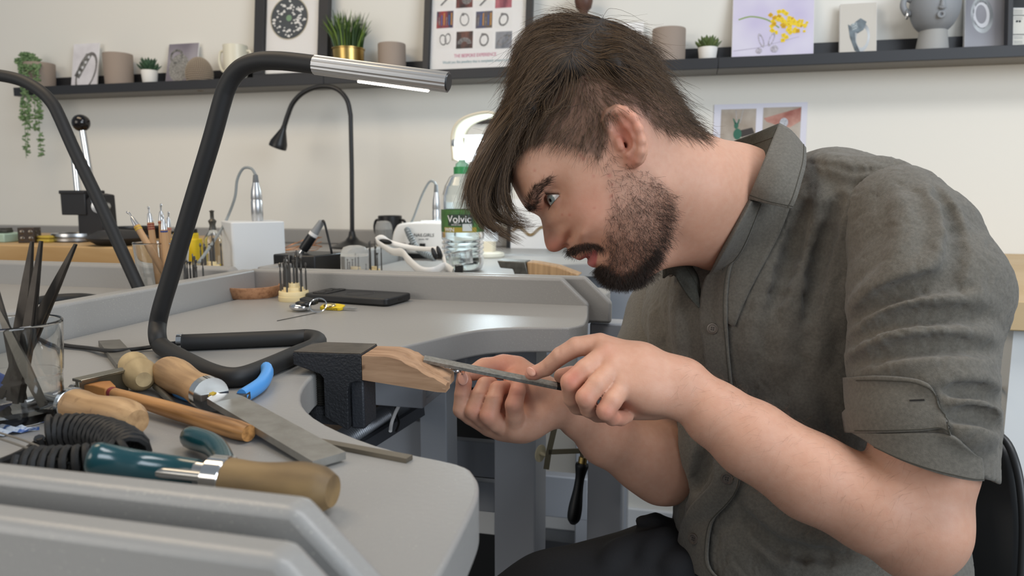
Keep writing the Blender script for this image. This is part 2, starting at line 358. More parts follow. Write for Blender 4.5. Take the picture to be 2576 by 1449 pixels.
# -- small succulents
def succulent(p0, p1, ptop, pot_top, prim, label, mleafs, spiky):
    w = rw(p0, p1)/2; hp = sh((p0+p1)/2, prim); t = thing('potted_succulent', label, 'plant', (sx((p0+p1)/2), 2.085, ZS), group='small succulents in white pots')
    pw = w*pot_top; m = MB(); m.lathe(pot_mesh(pw*.78, pw, hp), 28); obj('pot', m, m_pot, t)
    m = MB(); m.lathe([(0, 0), (pw-.004, 0)], 20, trans((0, 0, hp-.008))); obj('soil', m, mat('soil', '3a2c20', .9), t)
    H = sh((p0+p1)/2, ptop)-hp; me = None
    for ring, (n, tilt, L) in enumerate(((9, 68, 1.0), (8, 50, .95), (7, 32, .9), (4, 12, .85))):
        for k in range(n):
            a = 2*math.pi*(k+.5*ring)/n; d = np.array([math.sin(math.radians(tilt))*math.cos(a), math.sin(math.radians(tilt))*math.sin(a), math.cos(math.radians(tilt))])
            ln = L*(w*1.25 if tilt > 45 else H*1.05); b = np.array([0, 0, hp-.006]); mid = b+d*ln*.5; tip = b+d*ln+np.array([0, 0, ln*.18*(tilt/60)])
            m = MB(); m.tube(smooth_path([b, mid, tip], 4), np.interp(np.linspace(0, 1, 9), [0, .45, .8, 1], [.0045, .0075 if spiky else .0105, .005, .0004]), 6, flat=(.55, 1)); obj('leaf', m, mleafs, t)
    return t
succulent(352, 406, 138, .78, 178, 'spiky dark green succulent in white pot left of the urchin card', m_succ, True)
succulent(1748, 1808, 82, .82, 121, 'olive green rosette succulent in white pot left of the flower canvas', mat('olive_leaf', '4d5c34', .5, col2='687a46', scale=50), False)
# -- cards and canvases leaning on the wall
def card(name, label, px, ptop, Yb=2.10, lean=.03, th=.004, cat='picture card', face=None, group='printed cards on the ledge', edge=None):
    """px = (left,right) ; stands on the board, leans back; returns (thing, face frame, w, h): frame origin lower-left of front face"""
    x0, x1 = sx(px[0], Yb), sx(px[1], Yb); h = sh((px[0]+px[1])/2, ptop, Yb+lean); w = x1-x0
    t = thing(name, label, cat, ((x0+x1)/2, Yb, ZS), group=group); ang = math.atan2(lean, h)
    zv = np.array([0, math.sin(ang), math.cos(ang)]); T = frame((-w/2, 0, 0), np.cross((1, 0, 0), zv), (1, 0, 0)); L = h/math.cos(ang)
    m = MB(); m.box((0, 0, -th), (w, L, 0), T); obj('board', m, edge or m_paper, t)
    if face: m = MB(); m.box((.0005, .0005, 0), (w-.0005, L-.0005, .0002), T); obj('print', m, face, t)
    return t, T, w, L
def facepix(t, T):
    def q(X, Y):
        d = ray(X, Y); n = T[:3, 2]; o = T[:3, 3]+ORG[t.name]; p = CAM+d*(((o-CAM)@n)/(d@n))-o; return (p@T[:3, 0], p@T[:3, 1])
    return q
def at(T, x, y, z=.0004): return T@trans((x, y, z))
def flat_ring(m, T, c, ra, rb, rot=0, th=.16, n=28, a0=0, a1=2*math.pi, z=.0004):
    """elliptic flat band printed on a face"""
    R = rotz(rot, (c[0], c[1], z)); rows = []
    for k in range(n+1):
        a = a0+(a1-a0)*k/n; x, y = math.cos(a), math.sin(a); rows.append([(ra*x, rb*y, 0), (ra*x*(1-th), rb*y*(1-th), 0)])
    m.grid(rows, T@R)
def flat_poly(m, T, pts, z=.0005): m.add([(x, y, z) for x, y in pts], [tuple(range(len(pts)))], T)
def disc(m, T, c, r, n=14, z=.0005, ry=None): flat_poly(m, T, [(c[0]+r*math.cos(2*math.pi*k/n), c[1]+(ry or r)*math.sin(2*math.pi*k/n)) for k in range(n)], z)
p_lil = mat('print_pale_grey', 'd2ced2', .6, col2='e4e1e4', scale=20); p_dk = mat('print_dark_grey', '4a4846', .6, col2='8a8884', scale=120); p_lt = mat('print_light', 'cfcfd2', .6)
p_sil = mat('print_silver', '6d7174', .45, col2='d4d8da', scale=14, detail=1); p_mid = mat('print_mid_grey', '8d8988', .6, col2='5e5a58', scale=160)
t, T, w, L = card('ring_card', 'grey photo card of an engraved silver band left of the taupe pot', (174, 239), 110, face=p_lil)
m = MB(); flat_ring(m, T, (w*.56, L*.42), w*.36, L*.42, -.35, .16, z=.0004); m.mi = 1; flat_poly(m, T, [(w*.1, L*.36), (w*.3, L*.3), (w*.74, L*.76), (w*.52, L*.80)]); m.mi = 2
for k in range(4): disc(m, T, (w*(.3+.11*k), L*(.42+.1*k)), w*.05, 10, .0007)
obj('printed_ring', m, [p_mid, p_dk, p_lt], t)
t, T, w, L = card('urchin_card', 'dark photo card of a sea urchin pendant behind the studded dome', (412, 488), 110, lean=.035, face=mat('print_mauve', '77707a', .6, col2='a8a2a8', scale=9, detail=1))
m = MB(); disc(m, T, (w*.42, L*.47), w*.34, 26, .0005, L*.3); m.mi = 1; flat_ring(m, T, (w*.3, L*.72), w*.22, L*.16, .3, .3, z=.0007); obj('printed_urchin', m, [mat('print_urchin', '6d6a66', .6, col2='a5a29c', scale=260), p_dk], t)
t, T, w, L = card('small_white_card', 'small white printed card half hidden by the back of the hair', (1550, 1615), 57, face=None)
m = MB()
for k in range(3): flat_poly(m, T, [(w*.45, L*(.82-.06*k)), (w*.9, L*(.82-.06*k)), (w*.9, L*(.80-.06*k)), (w*.45, L*(.80-.06*k))])
flat_ring(m, T, (w*.62, L*.3), w*.12, L*.12, 0, .3); obj('printed_lines', m, m_inkg, t)
t, T, w, L = card('flower_canvas', 'canvas print of yellow blossom and diamond earrings on lilac', (1839, 2044), -28, Yb=2.085, lean=.045, th=.018, cat='canvas', face=mat('print_lilac', 'd8d3e2', .7, col2='c0b6d6', scale=7, detail=2), group='canvases on the ledge')
S = w/205; q = facepix(t, T)
m = MB(); P = smooth_path([q(1858, 50), q(1890, 42), (q(1930, 50)), q(1960, 70)], 8); m.tube([(a, b, .0003) for a, b in P], .0022, 6, T=T, flat=(.2, 1)); m.mi = 1; g = np.random.default_rng(3)
for k in range(60):
    a, b = g.random(), g.normal(0, .5); X = 1930+100*a; Yc = 62+3*math.sin(a*5)+(16+13*math.sin(math.pi*min(a*1.1, 1)))*max(-1.3, min(1.3, b)); m.mi = 1 if g.random() < .75 else 2
    r = 5.5*S*(1 if a < .8 else .6)
    for j in range(4): disc(m, T, (q(X, Yc)[0]+r*.6*math.cos(j*1.57+k), q(X, Yc)[1]+r*.6*math.sin(j*1.57+k)), r*.62, 8, .0006+.00001*k)
m.mi = 3
for (c, dy) in (((1918, 108), 0), ((1944, 105), 0)):
    flat_ring(m, T, q(c[0]-3, c[1]-6), 6*S, 20*S, .3 if c[0] < 1930 else -.35, .3, z=.0012)
disc(m, T, q(1909, 128), 8*S, 10, .0013); disc(m, T, q(1948, 123), 10*S, 10, .0013)
m.mi = 4; flat_poly(m, T, [q(1845, 128), q(1905, 120), q(2010, 92), q(2010, 93), q(1905, 121.5), q(1845, 129.5)], .0004)
obj('printed_blossom', m, [mat('print_stem', '8aa05c', .7), mat('print_yellow', 'f0d031', .7), mat('print_yellow_deep', 'd8a91c', .7), mat('print_diamond', 'cfc9d2', .5, col2='8a838e', scale=400), mat('print_crack', 'aaa2b4', .7)], t)
t, T, w, L = card('diamond_ring_canvas', 'beige canvas print of a chunky silver ring beside the vase', (2110, 2202), 8, Yb=2.09, lean=.035, th=.014, cat='canvas', face=mat('print_beige', 'cbc5bb', .7), group='canvases on the ledge')
S = w/92; q = facepix(t, T); m = MB()
flat_ring(m, T, q(2168, 95), 20*S, 40*S, -.08, .3); m.mi = 1; flat_poly(m, T, [q(2133, 62), q(2150, 70), q(2152, 105), q(2165, 134), q(2150, 128), q(2138, 95)], .0007)
flat_poly(m, T, [q(2152, 55), q(2165, 46), q(2180, 55), q(2172, 75), q(2158, 84), q(2142, 78)], .0009); m.mi = 2; flat_poly(m, T, [q(2140, 62), q(2155, 56), q(2158, 72), q(2144, 77)], .0011)
obj('printed_ring', m, [p_sil, mat('print_gunmetal', '26333a', .4, col2='66757d', scale=40, detail=1), mat('print_facets', '39464c', .4, col2='b8c2c4', scale=500)], t)
t, T, w, L = card('band_ring_canvas', 'grey canvas print of a polished silver band at the right edge', (2422, 2528), -40, Yb=2.10, lean=.03, th=.012, cat='canvas', face=mat('print_bluegrey', 'a6a6ac', .7, col2='77757a', scale=6, detail=1), group='canvases on the ledge')
S = w/106; q = facepix(t, T); m = MB(); flat_ring(m, T, q(2470, 38), 28*S, 52*S, .1, .3); m.mi = 1; flat_ring(m, T, q(2468, 36), 21*S, 42*S, .1, .35); obj('printed_ring', m, [p_sil, p_lt], t)
# -- studded dome
t = thing('studded_dome', 'grey brown sea-urchin dome covered in little studs', 'ornament', (sx(512), 2.07, ZS), group=None); R = rw(475, 549)/2; Hd = sh(512, 146)
m = MB(); m.ell((0, 0, Hd*.42), (R*.95, R*.8, Hd*.56), 28); obj('dome', m, mat('urchin_brown', '6f6153', .8), t)
m = MB()
for i in range(18):
    ph = math.radians(-35+125*i/18); n = max(6, int(42*math.cos(ph)))
    for k in range(n):
        a = 2*math.pi*(k+.5*(i % 2))/n; d = np.array([math.cos(a)*math.cos(ph), math.sin(a)*math.cos(ph), math.sin(ph)]); c = d*np.array([R*.95, R*.8, Hd*.56])+np.array([0, 0, Hd*.42])
        if c[2] > .002: m.ell(c, .0026, 6)
tag(obj('studs', m, mat('urchin_stud', 'a09280', .6), t), kind='stuff')
# -- cream mug with two handles
def two_handle_mug(px, Y, rim, base, z0, label, mm, cat='mug', name='two_handled_mug', rot=0.2):
    x = pY((px[0]+px[1])/2, 150, Y)[0]; R = abs(pY(px[1], 150, Y)[0]-pY(px[0], 150, Y)[0])/2*math.cos(math.atan(((px[0]+px[1])/2-1731)/1800)); h = pY(px[0], rim, Y)[2]-z0
    t = thing(name, label, cat, (x, Y, z0), rot); m = MB()
    m.lathe([(0, 0), (R*.62, 0), (R*.66, .003), (R*.95, h*.35), (R, h*.6), (R, h-.001), (R-.002, h), (R-.004, h-.002), (R*.9, h*.35), (R*.6, .006), (0, .006)], 36); obj('cup', m, mm, t)
    for s in (-1, 1):
        m = MB(); m.tube(smooth_path([(s*R*.93, 0, h*.86), (s*R*1.28, 0, h*.84), (s*R*1.42, 0, h*.62), (s*R*1.22, 0, h*.40), (s*R*.93, 0, h*.36)], 6), .0042, 8); obj('handle', m, mm, t)
    return t
two_handle_mug((562, 624), 2.085, 116, 200, ZS, 'cream mug with two handles beside the disc frame', mat('cream_ceramic', 'e2ddc9', .35))
# -- framed prints
def framed(name, label, px, ptop, glass=True, fw=.024, Yb=2.075, lean=.05, mount=None, fm=None):
    x0, x1 = sx(px[0], Yb), sx(px[1], Yb); w = x1-x0; h = sh((px[0]+px[1])/2, ptop, Yb+lean); t = thing(name, label, 'picture frame', ((x0+x1)/2, Yb, ZS), group='framed prints on the ledge')
    ang = math.atan2(lean, h); zv = np.array([0, math.sin(ang), math.cos(ang)]); T = frame((-w/2, 0, 0), np.cross((1, 0, 0), zv), (1, 0, 0)); fm = fm or m_shelf
    for (a, b) in (((0, 0), (w, fw)), ((0, h-fw), (w, h)), ((0, fw), (fw, h-fw)), ((w-fw, fw), (w, h-fw))):
        m = MB(); m.box((*a, -.018), (*b, .004), T); obj('frame_bar', m, fm, t, bevel=.001)
    m = MB(); m.box((fw, fw, -.016), (w-fw, h-fw, -.012), T); obj('mount', m, mount or m_paper, t)
    if glass: m = MB(); m.box((fw, fw, -.004), (w-fw, h-fw, -.002), T); obj('glass', m, mat('picture_glass', 'ffffff', .03, trans=1, ior=1.02, coat=.6, coatr=.02), t)
    return t, T@trans((0, 0, -.012)), w, h
t, T, w, L = framed('disc_picture', 'black framed print of a round pierced dark disc', (636, 822), -240, fw=.034, lean=.07)
S = w/186; q = facepix(t, T); m = MB(); c = q(728, 46); R = 47*S
m.lathe([(0, 0), (R, 0), (R, .0005), (0, .0005)], 40, at(T, *c)); m.mi = 1
for k in range(64): a = 2*math.pi*k/64; disc(m, T, (c[0]+R*math.cos(a), c[1]+R*1.02*math.sin(a)), R*.035, 7, .0012)
g = np.random.default_rng(11); m.mi = 2
for k in range(64):
    a = g.random()*6.28; rr = R*(.22+.66*math.sqrt(g.random())); cc = (c[0]+rr*math.cos(a), c[1]+rr*math.sin(a)); n = 7; ph = g.random()*6.28; s1 = R*(.05+.06*g.random())
    flat_poly(m, T, [(cc[0]+s1*(.5+.7*g.random())*math.cos(ph+6.28*j/n), cc[1]+s1*(.3+.6*g.random())*math.sin(ph+6.28*j/n)) for j in range(n)], .0013+.00001*k)
m.mi = 3; disc(m, T, c, R*.15, 18, .0025)
obj('printed_disc', m, [mat('disc_dark', '3f4448', .5), mat('disc_beads', 'b8a988', .5), m_paper, mat('jade_green', '7b9b78', .4)], t)
t, T, w, L = framed('jewellery_poster', 'black framed poster with a grid of jewellery photos and pink text', (1062, 1334), -420, fw=.019, lean=.10)
S = w/272; q = facepix(t, T)
cols = ['e4e2de', '8c4a3e', 'e4e2de', 'b86a72', 'a03c38', 'e4e2de', '6b5a48', 'e4e2de', 'e4e2de', '7a5040', 'e4e2de', '9a9a9e', 'a08878', 'e4e2de', '787a80', 'd8d4d0']
c2 = ['cfcac4', '3a2a28', 'b8b4ae', '6f3844', '343a52', 'd0ccc6', '3f527e', 'cfcac6', 'd4d2cc', '2f2a28', 'd6d4ce', '6a6c74', '503838', 'ccc', '4a4a50', 'b4b0ac']
for r in range(4):
    for k in range(4):
        if r == 3: rr = -1
        else: rr = r
        i = (rr % 4)*4+k; X0, Y1 = 1098+49.2*k, 20+51*(rr-1); a = q(X0, Y1+45+7); b = q(X0+43, Y1+7)
        mm = mat('poster_photo_%d' % i, cols[i], .7, col2=c2[i] if len(c2[i]) == 6 else 'cccccc', scale=45, stretch=(1, 1, .3), detail=2)
        if cols[i] == 'e4e2de': mm = mat('poster_photo_pale', 'e9e7e4', .7)
        m = MB(); flat_poly(m, T, [(a[0], a[1]), (b[0], a[1]), (b[0], b[1]), (a[0], b[1])], .0004); m.mi = 1; cx, cy = (a[0]+b[0])/2, (a[1]+b[1])/2
        if cols[i] == 'e4e2de':
            if i == 8: flat_ring(m, T, (cx-5*S, cy), 9*S, 14*S, .2, .25, z=.0008); flat_ring(m, T, (cx+7*S, cy+2*S), 8*S, 14*S, -.1, .25, z=.0009)
            elif i in (0, 2): flat_poly(m, T, [(cx-12*S, cy-14*S), (cx+10*S, cy+8*S), (cx+13*S, cy+4*S), (cx-8*S, cy-16*S)], .0008)
            else: flat_ring(m, T, (cx, cy), 12*S, 16*S, .3-.2*k, .3 if i in (7, 10) else .2, z=.0008); disc(m, T, (cx-4*S, cy+13*S), 4*S, 8, .001)
        elif i == 11: flat_ring(m, T, (cx, cy), 19*S, 9*S, .6, .25, z=.0008)
        elif i == 9: flat_ring(m, T, (cx, cy-10*S), 18*S, 16*S, 0, .6, a0=0, a1=3.14, z=.0008)
        elif i == 1: disc(m, T, (cx+6*S, cy), 13*S, 12, .0008)
        elif i in (4, 6):
            for j in range(6): m.mi = 1+(j % 3); X = cx+(-16+6.3*j)*S; flat_poly(m, T, [(X, cy-14*S), (X+3*S, cy-14*S), (X+3*S, cy+(6+5*(j % 3))*S), (X, cy+(6+5*(j % 3))*S)], .0008)
        obj('printed_photo', m, [mm, p_mid, mat('poster_blue', '41609a', .7), mat('poster_orange', 'c08a44', .7)], t)
text('pink_lettering', 'THE BESPOKE EXPERIENCE', 11.5*S, at(T, q(1195, 139)[0], q(1195, 139)[1]), mat('pink_ink', 'c24a7c', .7), t, xs=.78)
text('teal_lettering', 'Would you like jewellery that is completely unique to you?', 9*S, at(T, q(1200, 154)[0], q(1200, 154)[1]), mat('teal_ink', '4d8792', .7), t, xs=.82)
t, T, w, L = framed('text_frame', 'black framed white notice cut off by the right edge', (2527, 2650), -120, fw=.012, Yb=2.06, lean=.04)
m = MB(); S = w/123; q = facepix(t, T)
for (a, b) in ((22, 118),): flat_poly(m, T, [q(2548, b), q(2600, b), q(2600, a), q(2548, a)], .0004)
m.mi = 1
for y in (38, 86): flat_poly(m, T, [q(2548, y+2), q(2600, y+2), q(2600, y), q(2548, y)], .0006)
flat_poly(m, T, [q(2548, 20), q(2600, 20), q(2600, -90), q(2548, -90)], .0006)
for y in (26, 30, 34, 44, 48, 92, 96, 104, 108): m.mi = 2; flat_poly(m, T, [q(2550, y+1), q(2572, y+1), q(2572, y), q(2550, y)], .0007)
m.mi = 1; disc(m, T, q(2558, 54), 3.4*S, 10, .0008); disc(m, T, q(2565, 54), 3.4*S, 10, .0008)
obj('printed_notice', m, [mat('notice_cream', 'dcd9cf', .7), m_ink, m_inkg], t)
# -- grass in a gold pot
t = thing('potted_grass', 'artificial green grass in a shiny gold pot by the disc frame', 'plant', (sx(880), 2.085, ZS)); R = rw(838, 922)/2; hp = sh(880, 124)
m = MB(); m.lathe([(0, 0), (R*.86, 0), (R*.95, hp-.004), (R, hp-.003), (R, hp), (R-.003, hp), (R*.92, hp-.01), (R*.8, .005), (0, .005)], 40); obj('gold_pot', m, m_gold, t)
g = np.random.default_rng(8); H = sh(885, 28)-hp; m = MB()
for i in range(230):
    a = g.random()*6.28; r = R*.8*math.sqrt(g.random()); b = np.array([r*math.cos(a), r*math.sin(a), hp-.01]); sp = (r/R)*(.5+.5*g.random()); hh = H*(1.05-.55*sp*sp)*(.72+.4*g.random())
    out = np.array([math.cos(a), math.sin(a)*.7, 0])*R*1.25*sp; tip = b+out+np.array([g.normal(0, .006), g.normal(0, .006), hh]); mid = b+out*.35+np.array([0, 0, hh*.55]); P = smooth_path([b, mid, tip], 4); wv = nrm(np.cross(tip-b, (g.normal(), -1, .2)))
    wd = .0026; m.mi = int(g.random() < .35); m.grid([[p-wv*wd*(1-k/8)**.6, p+np.array([0, .0006, 0]), p+wv*wd*(1-k/8)**.6] for k, p in enumerate(P)])
tag(obj('grass_blades', m, [mat('grass_dark', '2f4a1c', .5), mat('grass_light', '6f8a34', .5)], t, fix=False), kind='stuff')
# -- wooden pedestal
t = thing('wooden_stand', 'turned dark wood goblet stand seen above the crown of the head', 'stand', (sx(1466), 2.09, ZS)); m = MB(); S = 1/860; H0 = sh(1466, 22)
m.lathe([(0, 0), (.03, 0), (.03, .006), (.012, .014), (.010, H0-.03), (.013, H0-.008), (.022, H0+.002), (.026, H0+.02), (.024, H0+.05), (0, H0+.05)], 28); obj('turned_stem', m, mat('walnut', '4a3026', .5, col2='5f4033', scale=30), t)
# -- face vase
t = thing('face_vase', 'pale grey head vase with nose, mouth and ear on conical foot', 'vase', (sx(2336), 2.08, ZS), rz=0); S = rw(2270, 2402)/2; m_vase = mat('vase_grey', '8f9296', .55)
zj = sh(2336, 79, 2.08); m = MB(); m.lathe([(0, 0), (rw(2276, 2368, 2.08)/2, 0), (rw(2290, 2362, 2.08)/2, zj), (0, zj)], 36); obj('conical_foot', m, mat('vase_foot_grey', 'a09f9c', .6), t)
prof = [(S*.52, zj-.001), (S*.75, zj+S*.22), (S*.93, zj+S*.6), (S, zj+S*1.02), (S*.96, zj+S*1.5), (S*.80, zj+S*1.95), (S*.76, zj+S*2.0), (S*.9, zj+S*1.5), (S*.6, zj+S*.3)]
m = MB(); P = smooth_path(prof[:6], 5); m.lathe([(0, zj)]+[tuple(p) for p in P]+prof[6:], 44); obj('bowl_head', m, m_vase, t)
m = MB(); zz = zj+S*.66; yy = -S*.94
m.tube(smooth_path([(0, -S*1.0, zj+S*1.3), (0, -S*1.03, zj+S*.98), (0, -S*1.03, zj+S*.80)], 5), [.004, .004, .0045, .0045, .005, .005, .0055, .006, .006, .006, .006], 10); m.ell((0, -S*1.01, zj+S*.78), (.0085, .006, .006), 12); obj('nose', m, m_vase, t)
m = MB(); m.tube([(math.cos(a)*.0065, -S*.93, zj+S*.50+math.sin(a)*.0065) for a in np.linspace(0, 2*math.pi, 18)[:-1]], .0032, 8, closed=True); obj('mouth', m, m_vase, t)
for s in (-1,): m = MB(); m.tube(smooth_path([(s*S*.95, 0, zj+S*1.35), (s*S*1.22, -.004, zj+S*1.42), (s*S*1.3, -.006, zj+S*1.1), (s*S*1.12, -.004, zj+S*.78), (s*S*.93, 0, zj+S*.8)], 6), .0075, 10); obj('ear', m, m_vase, t)
m = MB(); m.tube([(-S*1.14, -.012+math.cos(a)*.004, zj+S*.74+math.sin(a)*.011) for a in np.linspace(0, 2*math.pi, 18)[:-1]], .0028, 8, closed=True); obj('earring', m, m_chrome, t)
# -- print pinned to the wall
t = thing('wall_print', 'white sheet with two jewellery photos pinned on the wall behind collar', 'print', pY(1912, 340, YW-.002)); a, b = pY(1791, 425, YW-.002), pY(2032, 257, YW-.002)
m = MB(); m.box((a[0], YW-.003, a[2]), (b[0], YW-.0005, b[2])); obj('sheet', m, mat('print_paper', 'd9d8e4', .6), t, world=True)
S = (b[0]-a[0])/241; T = frame((a[0], YW-.003, a[2]), (0, -1, 0), (1, 0, 0)); T[:3, 3] -= ORG[t.name]; q = lambda X, Y: ((X-1791)*S, (425-Y)*S)
m = MB(); flat_poly(m, T, [q(1810, 355), q(1902, 355), q(1902, 264), q(1810, 264)]); flat_poly(m, T, [q(1920, 355), q(2017, 355), q(2017, 262), q(1920, 262)]); m.mi = 1
flat_poly(m, T, [q(1922, 290), q(2016, 264), q(2016, 300), q(1990, 316), q(1960, 310), q(1930, 300)], .0007); m.mi = 2
disc(m, T, q(1855, 331), 11*S, 16, .0008, 15*S); disc(m, T, q(1851, 308), 6*S, 12, .0009, 9*S); flat_poly(m, T, [q(1846, 303), q(1841, 288), q(1845, 290), q(1851, 302)], .0009); flat_poly(m, T, [q(1853, 302), q(1857, 290), q(1860, 292), q(1857, 304)], .0009); m.mi = 3
disc(m, T, q(1974, 303), 11*S, 12, .001, 13*S)
for k in range(9): disc(m, T, q(1852-k*.4, 298-4*k+2), 1.3*S, 6, .001); disc(m, T, q(1861+k*.8, 298-4*k+2), 1.3*S, 6, .001)
m.mi = 4; flat_poly(m, T, [q(1858, 322), q(1893, 314), q(1900, 330), q(1866, 340)], .0007); obj('printed_photos', m, [mat('photo_taupe', '9a8d7f', .6, col2='b9afa4', scale=14), mat('photo_red', '8e4a3e', .6, col2='c09284', scale=20), mat('photo_jade', '2f6652', .5), mat('photo_gem', 'c9cbd2', .5, col2='8d9098', scale=400), mat('photo_box', '3a3330', .6)], t)
# ================================================================ on the benches behind
def zat(px, py, Y): return pY(px, py, Y)[2]
def px_m(Y, px=1000): return np.linalg.norm(pY(px, 600, Y)-pY(px+1, 600, Y))  # metres per pixel there
# -- gooseneck lamp
def goose():
    Y = 1.99; b = pY(887, 632, Y); b[2] = ZB; t = thing('gooseneck_lamp', 'black gooseneck lamp with cone head standing near the white wall', 'lamp', b)
    m = MB(); m.lathe([(0, 0), (.062, 0), (.063, .004), (.045, .011), (.022, .022), (.012, .034), (.0085, .05), (0, .05)], 36); obj('base', m, m_plast, t)
    q = lambda x, y, dy=0: pY(x, y, Y+dy)
    m = MB(); m.tube([b+(0, 0, .03), q(885, 430), q(882, 290)], .0066, 12); obj('stem', m, m_plast, t, world=True)
    m = MB(); m.tube(smooth_path([q(882, 290), q(872, 250), q(845, 223), q(805, 218), q(765, 232), q(738, 258), q(724, 290), q(715, 318)], 8), np.linspace(.0068, .0074, 57), 12); obj('flexible_neck', m, m_plast, t, world=True)
    a, c = q(715, 318), q(697, 374); m = MB(); m.lathe([(0, 0), (.008, 0), (.009, .01), (.0255, .052), (.027, .064), (.0265, .068), (.024, .066), (0, .045)], 28, frame(a, c-a)); obj('lamp_shade', m, m_plast, t, world=True)
goose()
# -- white box micromotor with handpiece
Y = 1.36; b = pY(641, 690, Y); b[2] = ZB; mp_ = px_m(Y); t = thing('micromotor_box', 'white boxy micromotor unit with a silver handpiece standing in it', 'machine', b)
hw = .055; top = zat(640, 556, Y-.0)-ZB; m = MB(); m.prism(rrect(.108, .108, .006), 0, top, rotz(.80)); obj('housing', m, mat('white_housing', 'dcdedf', .4), t, bevel=.002)
def handpiece(t, base, h, r, cab, mw, parts=('handpiece',)):
    """silver handpiece standing upright; cab: cable path in world coordinates"""
    m = MB(); m.lathe([(0, 0), (r*.92, 0), (r, .004), (r, h*.13), (r*1.02, h*.135), (r*1.02, h*.5), (r*.95, h*.52), (r*.95, h*.56), (r, h*.58), (r*.9, h*.76), (r*.62, h*.92), (r*.5, h), (0, h)], 24, trans(base-ORG[t.name]))
    hp = obj('handpiece', m, mw, t)
    m = MB(); m.lathe([(r*.52, h*.96), (r*.55, h*.97), (r*.42, h*1.16), (0, h*1.16)], 16, trans(base-ORG[t.name])); obj('strain_relief', m, mat('grey_rubber', '6f7274', .6), hp)
    P = smooth_path(cab, 10); m = MB(); m.tube(P, mp_*3.4, 8); obj('cable', m, mat('grey_cable', '8a8f90', .5), t, world=True)
hb = pY(648, 556, Y); q = lambda x, y, dy=0: pY(x, y, Y+dy)
handpiece(t, np.array([hb[0], hb[1], ZB+top-.001]), zat(648, 455, Y)-ZB-top, .0118, [q(643, 440), q(632, 424), q(612, 424), q(597, 452), q(590, 500), q(566, 560), q(530, 618, -.12), q(500, 660, -.2)], m_alu)
# -- soldering station
def solder():
    Y = 1.20; b = pY(775, 690, Y); b[2] = ZB; t = thing('wax_pen_station', 'low black box with rocker switch holding a grey wax pen', 'machine', b)
    T = rotz(-.10); h = zat(780, 642, Y-.04)-ZB; m = MB(); poly = [(-.046, -.04), (.012, -.052), (.048, -.046), (.056, .05), (-.046, .05)]
    m.prism(poly, 0, h, T); obj('case', m, m_plast, t, bevel=.0025)
    c = pY(726, 657, Y-.043)-ORG[t.name]; m = MB(); m.box((c[0]-.006, c[1]-.008, c[2]-.009), (c[0]+.007, c[1]+.002, c[2]+.009)); s = obj('rocker_switch', m, mat('switch_black', '232325', .3), t, bevel=.001)
    m = MB(); m.lathe([(.0016, 0), (.0024, 0), (.0024, .0004), (.0016, .0004), (.0016, 0)], 14, frame((c[0], c[1]-.0081, c[2]+.002), (0, -1, 0))); obj('switch_mark', m, m_paper, s)
    for k in range(12): pass
    m = MB()
    for i in range(4):
        for j in range(5): m.box((.020+.004*i, -.0515, .010+.0035*j), (.0225+.004*i, -.0505, .012+.0035*j), T)
    tag(obj('vent_slots', m, mat('vent_grey', '3a3a3d', .5), t), kind='stuff')
    a, c = pY(760, 632, Y), pY(811, 556, Y+.01); d = (c-a)/np.linalg.norm(c-a); L = np.linalg.norm(c-a); F = frame(a, d)
    m = MB(); m.lathe([(0, -.006), (.0045, -.006), (.0045, .004), (0, .004)], 14, F); obj('pen_tip', m, m_chrome, t, world=True)
    m = MB(); m.lathe([(0, .003), (.0085, .003), (.0095, .012), (.0092, L*.5), (0, L*.5)], 18, F); obj('pen_grip', m, m_plast, t, world=True)
    m = MB(); m.lathe([(0, L*.5), (.0085, L*.5), (.0085, L*.6), (.0075, L*.66), (.0062, L*.97), (.004, L), (0, L)], 18, F); pn = obj('pen_body', m, m_grey, t, world=True)
    m = MB(); m.lathe([(.0088, L*.52), (.0089, L*.52), (.0089, L*.61), (.0088, L*.61), (.0088, L*.52)], 18, F); obj('pen_band', m, m_paper, pn, world=True)
    m = MB(); m.tube(smooth_path([c, pY(816, 560, Y), pY(826, 600, Y), pY(834, 634, Y), pY(836, 660, Y+.03)], 8), .0022, 8); obj('cable', m, m_plast, t, world=True)
solder()
